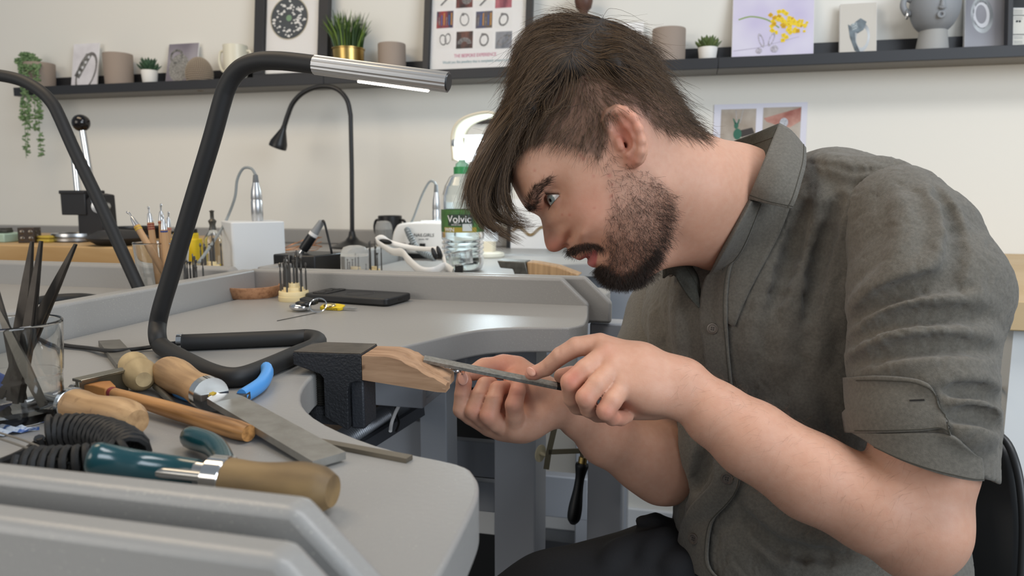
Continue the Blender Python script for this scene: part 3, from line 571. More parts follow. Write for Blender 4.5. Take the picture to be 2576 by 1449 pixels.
# -- burr stands
def burr_stand(px, py, Y, w, label, n=13, hh=.022, cover=0, seed=1, base=None, name='burr_stand', sz=1.0):
    c = pY(px, py, Y); b = np.array([c[0], Y, ZB if base is None else base]); t = thing(name, label, 'burr stand', b, group='cream burr stands')
    R = w/2; m = MB(); h1 = R*.62; m.lathe([(0, 0), (R*.98, 0), (R, .001), (R, h1*.5), (R*.97, h1*.52), (R*.97, h1*1.02), (R*.95, h1*1.06), (0, h1*1.06)], 36)
    m.lathe([(0, h1*1.0), (R*.66, h1*1.0), (R*.66, h1*1.42), (R*.64, h1*1.46), (0, h1*1.46)], 32); m.lathe([(0, h1*1.4), (R*.4, h1*1.4), (R*.4, h1*1.86), (R*.38, h1*1.9), (0, h1*1.9)], 28); obj('stepped_base', m, m_cream, t)
    g = np.random.default_rng(seed)
    for k in range(n):
        ring = k % 3; a = 2*math.pi*(k*.618+.1*g.random()); rr = (.82, .53, .26)[ring]*R; z0 = h1*(1.06, 1.46, 1.9)[ring]-.001; L = hh*(.85+.35*g.random())*sz; m = MB(); r = .00115*sz
        pr = [(0, 0), (r, 0), (r, L*.7), (r*.6, L*.74), (r*.6, L*.84)]; ty = k % 4
        pr += [[(r*1.0, L*.88), (r*1.3, L*.94), (r*.9, L), (0, L)], [(r*1.5, L*.87), (r*1.5, L*.96), (r*.3, L), (0, L)], [(r*.7, L*.9), (r*.7, L*1.12), (0, L*1.16)], [(r*1.9, L*.93), (r*1.9, L*.96), (0, L*.97)]][ty]
        m.lathe(pr, 8, trans((rr*math.cos(a), rr*math.sin(a), z0))); obj('burr', m, mat('burr_steel', '6f6d6a', .38, .9), t)
    if cover:
        H = cover; m = MB(); m.lathe([(R*1.04, .002), (R*1.06, .002), (R*1.06, H*.72), (R*1.0, H*.86), (R*.8, H*.96), (R*.4, H), (0, H), (0, H-.0012), (R*.39, H-.0012), (R*.78, H*.95), (R*.98, H*.85), (R*1.04, H*.72)], 36); obj('clear_cover', m, mat('frosted_cover', 'f4f4f2', .2, trans=.82, ior=1.1), t)
    return t
burr_stand(740, 760, .985, .046, 'cream burr stand full of drill bits beside the cork dish', 15, .034, seed=4, sz=1.25)
burr_stand(893, 678, 1.22, .049, 'cream burr stand under a clear domed lid behind the far rail', 9, .020, cover=.068, seed=2)
burr_stand(941, 678, 1.30, .036, 'cream burr stand behind the domed lid holding a few burrs', 7, .038, seed=5, sz=1.2)
burr_stand(966, 606, 1.90, .046, 'cream burr stand under clear cover in front of the black mug', 12, .034, cover=.086, seed=6)
burr_stand(533, 672, 1.25, .047, 'cream burr stand at the left foot of the white micromotor box', 10, .036, seed=7, sz=1.2)
burr_stand(486, 705, .955, .040, 'cream burr stand behind the spine rail right of the wax tools tumbler', 9, .036, seed=8, sz=1.2)
# -- black mug
two_handle_mug((941, 1003), 1.99, 542, 600, ZB+.0, 'black mug with two handles by the white wall', m_plast, name='two_handled_mug', rot=0)
# -- nail drill machine
def naildrill():
    Y = 1.74; c = pY(1090, 650, Y); b = np.array([c[0], Y, ZB]); t = thing('nail_drill', 'rounded white electric file machine with coiled grey cable', 'machine', b); s = px_m(Y, 1090)
    prof = [(-86*s, 0), (-86*s, 30*s), (-78*s, 58*s), (-55*s, 72*s), (50*s, 74*s), (76*s, 60*s), (86*s, 30*s), (86*s, 0)]
    P = [tuple(p) for p in smooth_path(prof, 4)]; m = MB(); m.prism(P, -.05, .05, frame((0, 0, .012), (0, -1, 0), (1, 0, 0))); body = obj('housing', m, m_white, t, bevel=.006, seg=3)
    m = MB(); m.box((-80*s, -.046, 0), (80*s, .046, .014)); obj('black_foot', m, m_plast, t, bevel=.002)
    m = MB(); m.box((-20*s, -.03, 84*s), (10*s, .0, 88*s)); obj('top_button', m, m_white, t, bevel=.001)
    T = frame((0, -.0502, .012), (0, -1, 0), (1, 0, 0)); text('brand_lettering', 'NAILGIRLS', .0115, T@trans((-6*s, 44*s, .0003)), m_ink, t, shear=.2); text('model_lettering', 'power 707', .006, T@trans((-6*s, 35*s, .0003)), m_inkg, t)
    for x in (-36, -9): m = MB(); m.box(((x-7)*s, 18*s, 0), ((x+7)*s, 25*s, .002), T); obj('button', m, m_plast, t, bevel=.0005)
    q = lambda x, y, dy=0: pY(x, y, Y+dy)
    hb = q(1102, 582, .01); handpiece(t, np.array([hb[0], Y, hb[2]]), (q(1100, 480)-q(1100, 582))[2], .0105, [q(1097, 470), q(1092, 458), q(1080, 458), q(1062, 490), q(1040, 548), q(1028, 570)], m_alu)
    A = smooth_path([q(1024, 576, -.06), q(1034, 600, -.075), q(1050, 625, -.08), q(1072, 640, -.085), q(1095, 650, -.09)], 30); n = len(A); C = []
    for i in range(n):
        tt = nrm(A[min(i+1, n-1)]-A[max(i-1, 0)]); u = nrm(np.cross(tt, (0, 1, .2))); w = np.cross(tt, u); a = i*1.05; C.append(A[i]+.0062*(math.cos(a)*u+math.sin(a)*w))
    m = MB(); m.tube(smooth_path(C, 2), .0021, 6); obj('coiled_cable', m, mat('grey_cable', '8a8f90', .5), t, world=True)
naildrill()
# -- water bottle
def bottle():
    Y = 1.46; c = pY(1165, 684, Y); b = np.array([c[0], Y, ZB]); t = thing('water_bottle', 'clear plastic water bottle with green cap and green label', 'bottle', b); s = px_m(Y, 1165); R = 51*s
    z = lambda py: zat(1165, py, Y)-ZB
    ribs = []
    for py in (640, 628, 616, 604): ribs += [(R*.99, z(py+4)), (R*.93, z(py)), (R*.99, z(py-4))]
    outer = [(R*.55, .004), (R*.7, 0), (R*.9, .004), (R*.98, .015)]+ribs+[(R, z(598)), (R, z(505)), (R*.97, z(490)), (R*.84, z(468)), (R*.6, z(445)), (R*.38, z(438)), (R*.36, z(432)), (R*.36, z(425))]
    m = MB(); m.lathe(dens([(0, .008)]+outer+[(R*.34, z(425))]+[(r-.0006, zz+.0004) for r, zz in outer[::-1]]+[(0, .009)]), 48); obj('shell', m, mat('pet_clear', 'f3f7f7', .04, trans=1, ior=1.25), t, smooth=60)
    wz = z(508); m = MB(); m.lathe(dens([(0, .0095)]+[(r-.0012, zz+.001) for r, zz in outer if zz < wz]+[(R-.0012, wz), (0, wz)]), 48); obj('water', m, mat('water_clear', 'f4f9f9', .0, trans=1, ior=1.2), t, smooth=60)
    m = MB(); m.lathe([(R*1.003, z(582)), (R*1.006, z(582)), (R*1.006, z(526)), (R*1.003, z(526)), (R*1.003, z(582))], 48); lb = obj('label', m, mat('label_green', '4f7a3c', .5, col2='2f5a2c', scale=30), t)
    def wrap(px, py, w, h, mm, name, dz=.0008):
        a0 = math.asin(max(-.99, min(.99, (px-1165)*s/R))); m = MB(); n = 8; rr = R*1.006+dz
        m.grid([[(rr*math.sin(a0+(k/n-.5)*w*s/R), -rr*math.cos(a0+(k/n-.5)*w*s/R), z(py)+(j-.5)*h*s) for k in range(n+1)] for j in (0, 1)]); return obj(name, m, mm, lb, fix=False)
    wrap(1173, 576, 84, 12, mat('label_ochre', '9c8a2e', .5), 'ochre_band'); wrap(1175, 552, 60, 26, mat('label_dark', '24352a', .5), 'dark_patch', .0009); wrap(1190, 570, 22, 17, mat('label_shell', 'c4c8c4', .5), 'shell_print', .0012)
    def wtext(body, px, py, size, mm, name):
        o = text(name, body, size, trans((0, 0, 0)), mm, lb); me = o.data; v = np.zeros(len(me.vertices)*3); me.vertices.foreach_get('co', v); v = v.reshape(-1, 3)
        a = (px-1165)*s/R+v[:, 0]/R; rr = R*1.006+.0014+v[:, 2]; me.vertices.foreach_set('co', np.c_[rr*np.sin(a), -rr*np.cos(a), z(py)+v[:, 1]].ravel()); me.update()
    wtext('Volvic', 1172, 550, .0205, m_paper, 'white_lettering'); wtext('WIN', 1148, 576, .0115, m_paper, 'win_lettering')
    wtext('natural\nmineral water', 1166, 561, .0038, m_paper, 'small_lettering')
    m = MB(); zc = z(436); m.lathe([(R*.37, z(438)), (R*.4, z(438)), (R*.4, z(421)), (R*.38, z(420)), (0, z(420))], 28); cp = obj('cap', m, mat('cap_green', '2f8a4e', .4), t)
    m = MB(); m.lathe([(R*.33, z(420)), (R*.30, z(412)), (R*.16, z(406)), (R*.15, z(402)), (0, z(402))], 24); obj('clear_cap_top', m, mat('cap_clear_green', 'a9d6bc', .2, trans=.6, ior=1.2), cp)
bottle()
# -- safety glasses
def glasses():
    Y = 1.20; q = lambda x, y, dy=0: pY(x, y, Y+dy); t = thing('safety_glasses', 'white framed safety glasses lying folded open behind the far rail', 'glasses', np.array([pY(1070, 686, Y)[0], Y, ZB]))
    mw = mat('glasses_white', 'eeece8', .3)
    m = MB(); P = smooth_path([q(947, 602, .10), q(953, 612, .09), q(985, 632, .06), q(1012, 636, .03), q(1028, 655, 0), q(1058, 680, -.02), q(1090, 683, -.02), q(1118, 670, .01), q(1140, 682, 0)], 8); n = len(P)
    r = np.interp(np.linspace(0, 1, n), [0, .2, .5, .8, 1], [.004, .0065, .0095, .0085, .006]); m.tube(P, r, 10, flat=(1, .38)); obj('front_frame', m, mw, t, world=True)
    m = MB(); P = smooth_path([q(946, 602, .10), q(960, 598, .10), q(985, 612, .10), q(1040, 624, .09), q(1085, 627, .06)], 8); m.tube(P, np.interp(np.linspace(0, 1, len(P)), [0, .3, 1], [.004, .006, .0042]), 10, flat=(1, .5)); tm = obj('temple', m, mw, t, world=True)
    m = MB(); m.ell((0, 0, 0), (.014, .003, .0055), 14, frame(q(970, 608, .094), (.1, -.3, 1), (1, 0, -.25))); obj('temple_pad', m, m_plast, tm, world=True)
    m = MB(); P = smooth_path([q(1085, 627, .06), q(1105, 630, .05), q(1117, 650, .03), q(1122, 672, .01)], 6); m.tube(P, .005, 8, flat=(1, .5)); obj('temple', m, mw, t, world=True)
    for x, y in ((1092, 638), (1105, 634)): m = MB(); m.ell((0, 0, 0), (.0045, .004, .012), 12, frame(q(x, y, .03), (-.35, 0, 1))); obj('nose_pad', m, m_plast, t, world=True)
    rows = []
    for j in range(8):
        y = j/7; rows.append([q(1128+58*i/8+3*y, 636+(-9*i/8)+y*(37-3*i/8), .03-.05*math.sin(math.pi*i/8)) for i in range(9)])
    m = MB(); m.grid(rows); o = obj('lens', m, mat('lens_clear', 'eef2f4', .05, trans=.92, ior=1.3), t, world=True, solid=.002)
    m = MB(); m.box((-.007, -.004, -.006), (.007, .004, .007), trans(q(1155, 677, -.005))); obj('hinge', m, m_plast, t, world=True, bevel=.001)
glasses()
# -- bench pin on the back right station
def back_pin():
    Y = 1.36; q = lambda x, y, dy=0: pY(x, y, Y+dy); t = thing('bench_pin', 'distant bench pin of steel block and worn wood below the nose', 'bench pin', np.array([pY(1290, 690, Y)[0], Y, ZB]), group='bench pins')
    poly = [(1250, 656), (1322, 658), (1330, 694), (1296, 694), (1290, 676), (1258, 674)]; s = px_m(Y, 1300)
    P = [((x-1250)*s, (694-y)*s) for x, y in poly]; o = q(1250, 694); m = MB(); m.prism(P, 0, .05, frame(o, (0, -1, 0), (1, 0, 0))@trans((0, 0, -.05))); obj('steel_block', m, m_dark, t, world=True, bevel=.002)
    P = [((x-1250)*s, (694-y)*s) for x, y in [(1325, 658), (1350, 660), (1400, 668), (1455, 687), (1450, 691), (1326, 691)]]; m = MB(); m.prism(P, 0, .044, frame(o, (0, -1, 0), (1, 0, 0))@trans((0, 0, -.048))); obj('wooden_wedge', m, m_wood, t, world=True, bevel=.002)
back_pin()
# -- daylight lamp behind the fringe
def daylamp():
    Y = 1.78; q = lambda x, y, dy=0: pY(x, y, Y+dy); c = q(1222, 648); t = thing('daylight_lamp', 'cream arched daylight lamp glowing white behind the fringe', 'lamp', np.array([c[0], Y, ZB])); s = px_m(Y, 1222); z = lambda py: zat(1222, py, Y)-ZB
    mc = mat('cream_lamp', 'ded4bd', .4)
    m = MB(); m.lathe([(0, 0), (44*s, 0), (46*s, .004), (44*s, .011), (30*s, .015), (0, .015)], 36); obj('base', m, mat('lamp_base_grey', 'c9c5b6', .5), t)
    m = MB(); m.prism(rrect(46*s, 34*s, 8*s), .013, z(606)); obj('lower_body', m, mc, t)
    m = MB(); m.prism(rrect(58*s, 30*s, 8*s), z(606), z(405)); obj('white_body', m, mat('lamp_body_white', 'e3e6e8', .4), t)
    P = smooth_path([(-64, 405), (-66, 345), (-52, 312), (-18, 294), (30, 290), (62, 320), (66, 405)], 6); rows = []
    for dy in (-.055, .055): rows.append([((x)*s, dy, z(y)) for x, y in P])
    m = MB(); m.grid(rows); obj('arched_shade', m, mc, t, solid=.006)
    m = MB(); m.lathe([(0, -.002), (18*s, -.002), (18*s, .006), (0, .006)], 20, frame((-66*s, -.04, z(362)), (-1, -.3, 0))@np.diag([1, .6, 1, 1.])); obj('pivot_knob', m, m_grey, t)
    m = MB(); m.box((-46*s, -.035, z(342)-.004), (50*s, .045, z(342))); obj('light_panel', m, mat('daylight_glow', 'dcf2ff', .4, emit=7), t)
    m = MB(); m.box((-60*s, .03, z(405)), (60*s, .05, z(345))); obj('back_panel', m, mat('lamp_body_white', 'e3e6e8', .4), t)
    l = bpy.data.lights.new('daylight_lamp_light', 'AREA'); l.shape = 'RECTANGLE'; l.size = 90*s; l.size_y = .07; l.energy = 2.2; l.color = (.78, .92, 1); o = bpy.data.objects.new('daylight_lamp_light', l); COL.objects.link(o); o.location = (c[0], Y, ZB+z(345)-.006)
daylamp()
m = MB(); a = pY(1194, 312, YW-.001); c = pY(1246, 287, YW-.001); m.box((a[0], YW-.012, a[2]), (c[0], YW-.0005, c[2])); tag(obj('wall_plate', m, m_plast, bevel=.002), 'small black plate on the wall just behind the fringe', 'wall plate')
# -- card with gold chain on the counter
t = thing('chain_card', 'white display card with a gold chain below the fringe', 'picture card', np.array([pY(1325, 600, 2.09)[0], 2.09, ZB])); a, c = pY(1277, 640, 2.09), pY(1380, 500, 2.09); w = c[0]-a[0]; L = c[2]-ZB; T = frame((-w/2, 0, 0), (0, -1, .12), (1, 0, 0))
m = MB(); m.box((0, 0, -.006), (w, L, 0), T); obj('board', m, m_paper, t)
m = MB(); m.box((0, 0, 0), (.012, L, .003), T); obj('black_edge', m, m_plast, t)
for k in range(26):
    u = k/25; m = MB(); m.tube([(.018+u*(w-.02)+.004*math.cos(a), .052+.012*math.sin(u*9)+.0035*math.sin(a), .002) for a in np.linspace(0, 6.28, 9)[:-1]], .0011, 5, closed=True, T=T); obj('chain_link', m, mat('print_gold', 'a58a60', .4, .7), t)
# -- copper wire coil
t = thing('copper_wire', 'loose coil of thin copper wire behind the black wax pen box', 'wire', np.array([pY(755, 640, 1.7)[0], 1.7, ZB])); m = MB(); P = []
for k in range(90): a = k*.21; P.append((.055*math.cos(a)*(1+.1*math.sin(k)), .05*math.sin(a), .012+.02*(1+math.sin(a*.37+1))*(.5+.5*math.cos(a))))
m.tube(P, .0009, 6); m.tube([P[-1], (.05, -.02, .03), (.075, -.02, .04)], .0009, 6); obj('wire_coil', m, mat('copper', 'c8864f', .3, 1), t)
# ---------------------------------------------------------------- left end: board, press and company
YBD = 1.36; zb = zat(150, 619, YBD); c = pY(120, 640, YBD)
t = thing('wooden_board', 'thick pale wooden board under the small press at far left', 'board', np.array([c[0], 1.5, ZB])); x1 = pY(372, 640, YBD)[0]
m = MB(); m.box((-2.5, YBD, ZB), (x1, 1.80, zb)); obj('plank', m, mat('pine_wood', 'c0a174', .55, col2='a98656', scale=7, stretch=(.18, 1, 1), dist=1.2, bump=.05), t, world=True, bevel=.003)
def press():
    Y = 1.52; q = lambda x, y, dy=0: pY(x, y, Y+dy); c = q(200, 626); t = thing('arbor_press', 'small black arbor press with a tall silver ball-ended lever', 'press', np.array([c[0], Y, zb])); s = px_m(Y, 200); z = lambda py: zat(200, py, Y)-zb; X = lambda p: (p-200)*s
    m = MB(); m.box((X(132), -.06, 0), (X(246), .05, z(604))); obj('base', m, m_black, t, bevel=.002)
    m = MB(); m.lathe([(0, 0), (46*s, 0), (46*s, .006), (43*s, .009), (46*s, .012), (45*s, .018), (38*s, .018), (36*s, .014), (0, .014)], 36, trans((X(203), -.01, z(603)))); obj('round_table', m, m_steel, t)
    m = MB(); m.prism([(X(224), z(606)), (X(285), z(606)), (X(283), z(490)), (X(262), z(486)), (X(226), z(530))], -.02, .03, frame((0, 0, 0), (0, -1, 0), (1, 0, 0))); obj('column', m, m_black, t, bevel=.003)
    m = MB(); m.box((X(190), -.034, z(540)), (X(250), .03, z(486))); m.box((X(188), -.036, z(488)), (X(250), .032, z(479))); obj('head', m, m_black, t, bevel=.002)
    m = MB(); m.lathe([(0, 0), (13*s, 0), (13*s, .01), (10.5*s, .012), (10.5*s, z(540)-z(577)), (0, z(540)-z(577))], 20, trans((X(221), 0, z(577)))); obj('brass_ram', m, mat('dull_brass', '8d6f3f', .4, .9), t)
    m = MB(); m.tube([(X(208), 0, z(482)), (X(205), 0, z(342))], 7*s, 12); m.tube([(X(205), 0, z(346)), (X(205), 0, z(338))], 4.5*s, 12); obj('ram_rod', m, m_chrome, t)
    m = MB(); m.tube([(X(270), -.03, z(508)), (X(254), -.03, z(325))], 6.3*s, 12); lv = obj('lever', m, m_chrome, t); m = MB(); m.ell((X(252), -.03, z(313)), 17*s, 20); obj('ball_knob', m, mat('ball_black', '100c0c', .12), lv)
    m = MB(); m.lathe([(0, 0), (13*s, 0), (13*s, .03), (5*s, .031), (5*s, .02), (0, .02)], 24, frame((X(274), -.005, z(519)), (.25, -1, 0))); obj('pivot_hub', m, m_steel, t)
press()
t = thing('doming_block', 'small dark steel cube with round hollows on the wooden board', 'doming block', np.array([pY(77, 618, 1.44)[0], 1.44, zb])); h = zat(77, 572, 1.44)-zb; T = rotz(.78-.35)
m = MB(); m.box((-h*.5, -h*.5, 0), (h*.5, h*.5, h), T); obj('steel_cube', m, mat('bronze_dark', '3d342e', .4, .6), t, bevel=.0015)
for k, (u, v, r) in enumerate(((-.25, .3, .15), (.25, .3, .15), (-.25, .72, .15), (.25, .72, .15))):
    m = MB(); m.ell((0, 0, 0), (h*r, h*r, h*.03), 12, T@frame((u*h, -h*.5, v*h), (0, -1, 0), (1, 0, 0))); obj('hollow', m, mat('hollow_steel', '6d655c', .25, .9), t)
for (u, v, r) in ((-.1, .35, .2), (.25, .8, .1), (-.3, .75, .08)):
    m = MB(); m.ell((0, 0, 0), (h*r, h*r, h*.03), 12, T@frame((h*.5, u*h, v*h), (1, 0, 0))); obj('hollow', m, mat('hollow_steel', '6d655c', .25, .9), t)
m = MB(); a = pY(-30, 617, 1.45); c = pY(38, 600, 1.45); m.box((a[0], 1.42, zb), (c[0], 1.50, zb+.022)); tag(obj('mint_box', m, mat('mint_plastic', '9fb7a8', .5), bevel=.003), 'flat mint green case at the far left end of the board', 'box')
m = MB(); m.box((a[0], 1.44, zb+.024), (pY(28, 600, 1.45)[0], 1.458, zb+.030)); m.box((a[0], 1.46, zb+.022), (pY(8, 600, 1.45)[0], 1.478, zb+.034)); tag(obj('steel_strip', m, m_dark), 'dark steel strips resting on the mint green case', 'strip', kind='stuff')
t = thing('yellow_cloth', 'folded yellow cloth between dark cube and press base', 'cloth', np.array([pY(124, 618, 1.46)[0], 1.46, zb])); m = MB(); m.box((-.02, -.02, 0), (.02, .03, .009)); m.box((-.019, -.019, .0095), (.02, .028, .017)); tag(obj('folded_cloth', m, mat('cloth_yellow', 'b09a3e', .9, bump=.3, bscale=300), t, bevel=.004), kind='stuff')
t = thing('leather_pad', 'black round leather sandbag in front of the press', 'sandbag', np.array([pY(298, 625, 1.42)[0], 1.42, zb])); s = px_m(1.42, 298)
m = MB(); m.lathe([(0, .0), (40*s, .002), (58*s, .014), (60*s, .018), (56*s, .022), (36*s, .034), (0, .038)], 36); obj('pad_body', m, mat('black_leather', '1c1a1b', .5, bump=.2, bscale=120), t)
t = thing('black_pan', 'shallow black pan behind the round leather sandbag', 'pan', np.array([pY(345, 600, 1.66)[0], 1.66, zb])); s = px_m(1.66, 345); m = MB(); m.lathe([(0, 0), (60*s, 0), (66*s, .03), (64*s, .03), (58*s, .004), (0, .004)], 32); obj('pan_body', m, m_plast, t)
m = MB(); m.box((pY(395, 600, 1.66)[0], 1.655, .012+.0), (pY(470, 600, 1.66)[0], 1.675, .02), trans((0, 0, zb))); obj('handle', m, m_plast, t, world=True)
t = thing('yellow_tin', 'bright yellow glue bottle with black cap behind the lamp tube', 'bottle', np.array([pY(470, 625, 1.5)[0], 1.5, ZB])); s = px_m(1.5, 470); z = lambda py: zat(470, py, 1.5)-ZB
m = MB(); m.prism(rrect(66*s, 30*s, 8*s), 0, z(600)); m.prism(rrect(52*s, 26*s, 8*s), z(602), z(586)); obj('yellow_body', m, m_yellow, t, bevel=.002); m = MB(); m.prism(rrect(46*s, 24*s, 6*s), z(586), z(576)); obj('black_cap', m, m_plast, t)
t = thing('glass_dropper', 'small clear glass bottle with metal spout beside the micromotor box', 'bottle', np.array([pY(538, 630, 1.42)[0], 1.42, ZB])); s = px_m(1.42, 540); z = lambda py: zat(540, py, 1.42)-ZB
m = MB(); m.lathe([(0, 0), (20*s, 0), (21*s, .004), (20*s, z(600)), (8*s, z(580)), (7*s, z(576)), (5*s, z(576)), (18*s, z(602)), (19*s, .006), (0, .004)], 24); obj('glass_body', m, m_glass, t); m = MB(); m.lathe([(0, z(578)), (8*s, z(578)), (6*s, z(566)), (9*s, z(556)), (4*s, z(550)), (4*s, z(534)), (6*s, z(531)), (0, z(528))], 16); obj('metal_spout', m, m_dark, t)
# -- tumbler of wax tools
def tumbler(c, R0, R1, H, label):
    t = thing('glass_tumbler', label, 'glass', c, group='clear glass tumblers'); m = MB()
    m.lathe(dens([(0, 0), (R0*.95, 0), (R0*.985, .001), (R0, .003), (R0*1.02, H*.44), (R0*1.035, H*.455), (R0*1.045, H*.47), (R1, H-.001), (R1-.0008, H), (R1-.0016, H-.0005), (R0*1.045-.002, H*.47), (R0*1.02-.002, H*.44), (R0-.002, .010), (R0*.9, .007), (0, .006)]), 64); obj('glass_body', m, m_glass, t, smooth=60); return t
Yt = .945; c = pY(412, 720, Yt); c[2] = ZB; s = px_m(Yt, 412); Ht = zat(412, 608, Yt)-ZB
tumbler(c, 48*s, 56*s, Ht, 'clear glass tumbler of wax carving tools behind the spine rail')
def carver(bx, by, tx, ty, dyb, dyt, label, bands, tip, mw=m_wood):
    a = pY(bx, by, Yt+dyb); d = pY(tx, ty, Yt+dyt); a[2] = max(a[2], ZB+.012); L = np.linalg.norm(d-a); t = thing('wax_carver', label, 'carving tool', a, group='wax carving tools'); F = frame((0, 0, 0), d-a); r = .0052
    Lw = L*.80; m = MB(); m.lathe([(0, 0), (r*.8, 0), (r*.9, .004), (r*1.02, Lw*.5), (r*.92, Lw), (0, Lw)], 14, F); w = obj('wooden_handle', m, mat('pale_wood', 'c39a70', .5, col2='b08558', scale=20, stretch=(1, 1, .2)), t)
    for k in range(bands[0]): z0 = Lw*(.97-.035*k); m = MB(); m.lathe([(r*.93, z0-.0012), (r*1.02, z0-.0012), (r*1.02, z0+.0012), (r*.93, z0+.0012), (r*.93, z0-.0012)], 14, F); obj('colour_band', m, bands[1], w)
    m = MB(); m.lathe([(0, Lw), (r*.9, Lw), (r*.55, Lw+.013), (r*.2, Lw+.016), (0, Lw+.016)], 14, F); obj('ferrule', m, m_alu, t)
    z1, z2 = Lw+.014, L*1.0
    m = MB(); P = [(0, 0, z1), (0, 0, z1*.5+z2*.5), (tip*.3, 0, z1*.25+z2*.75), (tip, 0, z2)]; P = smooth_path(P, 4); m.tube(P, np.interp(np.linspace(0, 1, len(P)), [0, .5, .8, 1], [.0012, .0017, .0022, .0006]), 8, T=F, flat=(1, .5)); obj('steel_tip', m, m_steel, t)
mred = mat('band_red', '8c3a30', .5); mblue = mat('band_blue', '2f3f78', .5); mye = mat('band_yellow', 'd1a93a', .5); mpk = mat('band_pink', 'b86a62', .5)
carver(430, 716, 322, 530, -.02, -.02, 'wax carver leaning left with yellow bands', (2, mye), -.004)
carver(400, 722, 373, 518, .02, .02, 'wax carver with red bands and pointed blade', (3, mred), 0)
carver(415, 724, 404, 512, .03, .03, 'wax carver with one thin red band and spoon tip', (1, mred), .001)
carver(425, 724, 409, 540, -.025, -.03, 'wax carver with a blue band at the front of the glass', (1, mblue), -.002)
carver(418, 724, 424, 532, .035, .035, 'wax carver with a pink band at the back of the glass', (1, mpk), 0)
# -- right edge counter
t = thing('side_cabinet', 'white cabinet with pale wooden top showing behind the shoulder', 'cabinet', np.array([1.15, 1.5, 0])); x0 = pY(2532, 700, 1.22)[0]
m = MB(); m.box((x0, 1.2, .86), (2.3, YW-.001, .905)); obj('wooden_top', m, mat('pine_top', 'd2b78e', .5, col2='c2a374', scale=6, stretch=(.2, 1, 1)), t, world=True, bevel=.002)
m = MB(); m.box((x0+.02, 1.23, .55), (2.28, YW-.02, .86)); obj('white_body', m, m_white, t, world=True); m = MB(); m.box((x0+.02, 1.22, 0), (2.28, YW-.02, .55)); obj('dark_plinth', m, mat('plinth_dark', '3c3b3e', .6), t, world=True)
# ================================================================ on the near bench
def lerp(a, b, t): return np.asarray(a)*(1-t)+np.asarray(b)*t
# -- lamps
def lamp(base, name_label, tubepts, r):
    pass
R1 = .0088
def bench_lamp(label, foot, up, head=None, r=R1, group='bent tube bench lamps'):
    t = thing('bench_lamp', label, 'lamp', foot[0]-np.array([0, 0, r]), group=group)
    m = MB(); P = smooth_path(foot+up[:1], 8); m.tube(smooth_path(foot+up, 9), r, 14); obj('bent_tube', m, m_rubber, t, world=True); return t
zt = ZB+R1
A = [pz(452, 862, zt), pz(600, 856, zt), pz(735, 850, zt), pz(775, 848, zt), pz(800, 856, zt), pz(790, 872, zt), pz(745, 892, zt), pz(680, 921, zt), pz(620, 944, zt), pz(575, 949, zt), pz(530, 938, zt), pz(480, 914, zt), pz(430, 886, zt), pz(404, 868, zt+.002)]
Yl = A[-1][1]
U = [pY(396, 845, Yl+.004)]+[pY(x, y, Yl+.02) for x, y in ((397, 815), (407, 770), (431, 690), (480, 525), (530, 360), (559, 255), (570, 222), (588, 190), (615, 166), (655, 154), (700, 153), (745, 157), (793, 163))]
l1 = bench_lamp('black bent tube lamp with silver LED bar reaching over the bench', A, U)
h0, h1 = pY(793, 163, Yl+.02), pY(1127, 207, Yl+.02); d = h1-h0; L = np.linalg.norm(d); F = frame(h0, d, (0, 0, 1)); rr = .0092
prof = []
for k in range(36): a = 2*math.pi*k/36; q_ = rr*(1-.045*(k % 2)); prof.append((q_*math.cos(a), q_*math.sin(a)))
m = MB(); m.prism(prof, 0, L, F); hd = obj('silver_head', m, m_alu, l1, world=True, smooth=0)
m = MB(); m.lathe([(0, 0), (rr*.8, 0), (rr*.8, .001), (0, .001)], 20, F@trans((0, 0, L))); obj('end_cap', m, mat('lamp_end', '6b6b6b', .3, .8), hd, world=True)
up_l = F[:3, 0]; led_n = -F[:3, 0]*.86-F[:3, 1]*(-.5 if F[:3, 1][1] > 0 else .5)
led_n = nrm(led_n); FL = frame(h0+led_n*rr*.93, d, np.cross(led_n, d)); w_ = .0035
m = MB(); c1, c2 = L*.33, L*.86; FY = np.cross(FL[:3, 2], FL[:3, 0]); sg = 1 if FY@led_n > 0 else -1; m.box((-w_, -.002, c1), (w_, .002, c2), FL); obj('led_strip', m, mat('led_glow', 'fff4ea', .4, emit=14), hd, world=True)
ll = bpy.data.lights.new('bench_lamp_light', 'AREA'); ll.shape = 'RECTANGLE'; ll.size = .09; ll.size_y = .008; ll.energy = .22; ll.color = (1, .95, .88); lo = bpy.data.objects.new('bench_lamp_light', ll); COL.objects.link(lo)
Tl = Matrix(frame(h0+d/L*(L*.6)+led_n*.013, -led_n, d).tolist()); lo.matrix_world = Tl
m = MB(); e = A[0]; dd = nrm(A[1]-A[0]); m.lathe([(0, -.002), (R1*1.12, -.002), (R1*1.12, .003), (0, .003)], 18, frame(e, dd)); obj('end_ring', m, m_chrome, l1, world=True)
cb = [e, pz(420, 866, ZB+.008), pz(360, 876, ZB+.003), pz(300, 882, ZB+.0065), pz(270, 882, ZB+.0065), pz(225, 876, ZB+.003), pz(160, 868, ZB+.003), pz(90, 850, ZB+.003), pz(20, 838, ZB+.003), pz(-40, 850, ZB+.003)]
m = MB(); m.tube(smooth_path(cb, 8), .0022, 8, flat=(1, 1.5)); obj('cord', m, m_rubber, l1, world=True)
Y2 = .86; A2 = [pz(60, 772, zt), pz(110, 757, zt), pz(190, 751, zt), pz(235, 756, zt), pz(300, 772, zt)]
U2 = [pY(x, y, Y2+.02) for x, y in ((357, 745), (350, 727), (255, 520), (190, 385), (150, 295), (130, 258), (100, 228), (55, 203), (0, 190), (-60, 186))]
A2[-1][1] = A2[-1][1]
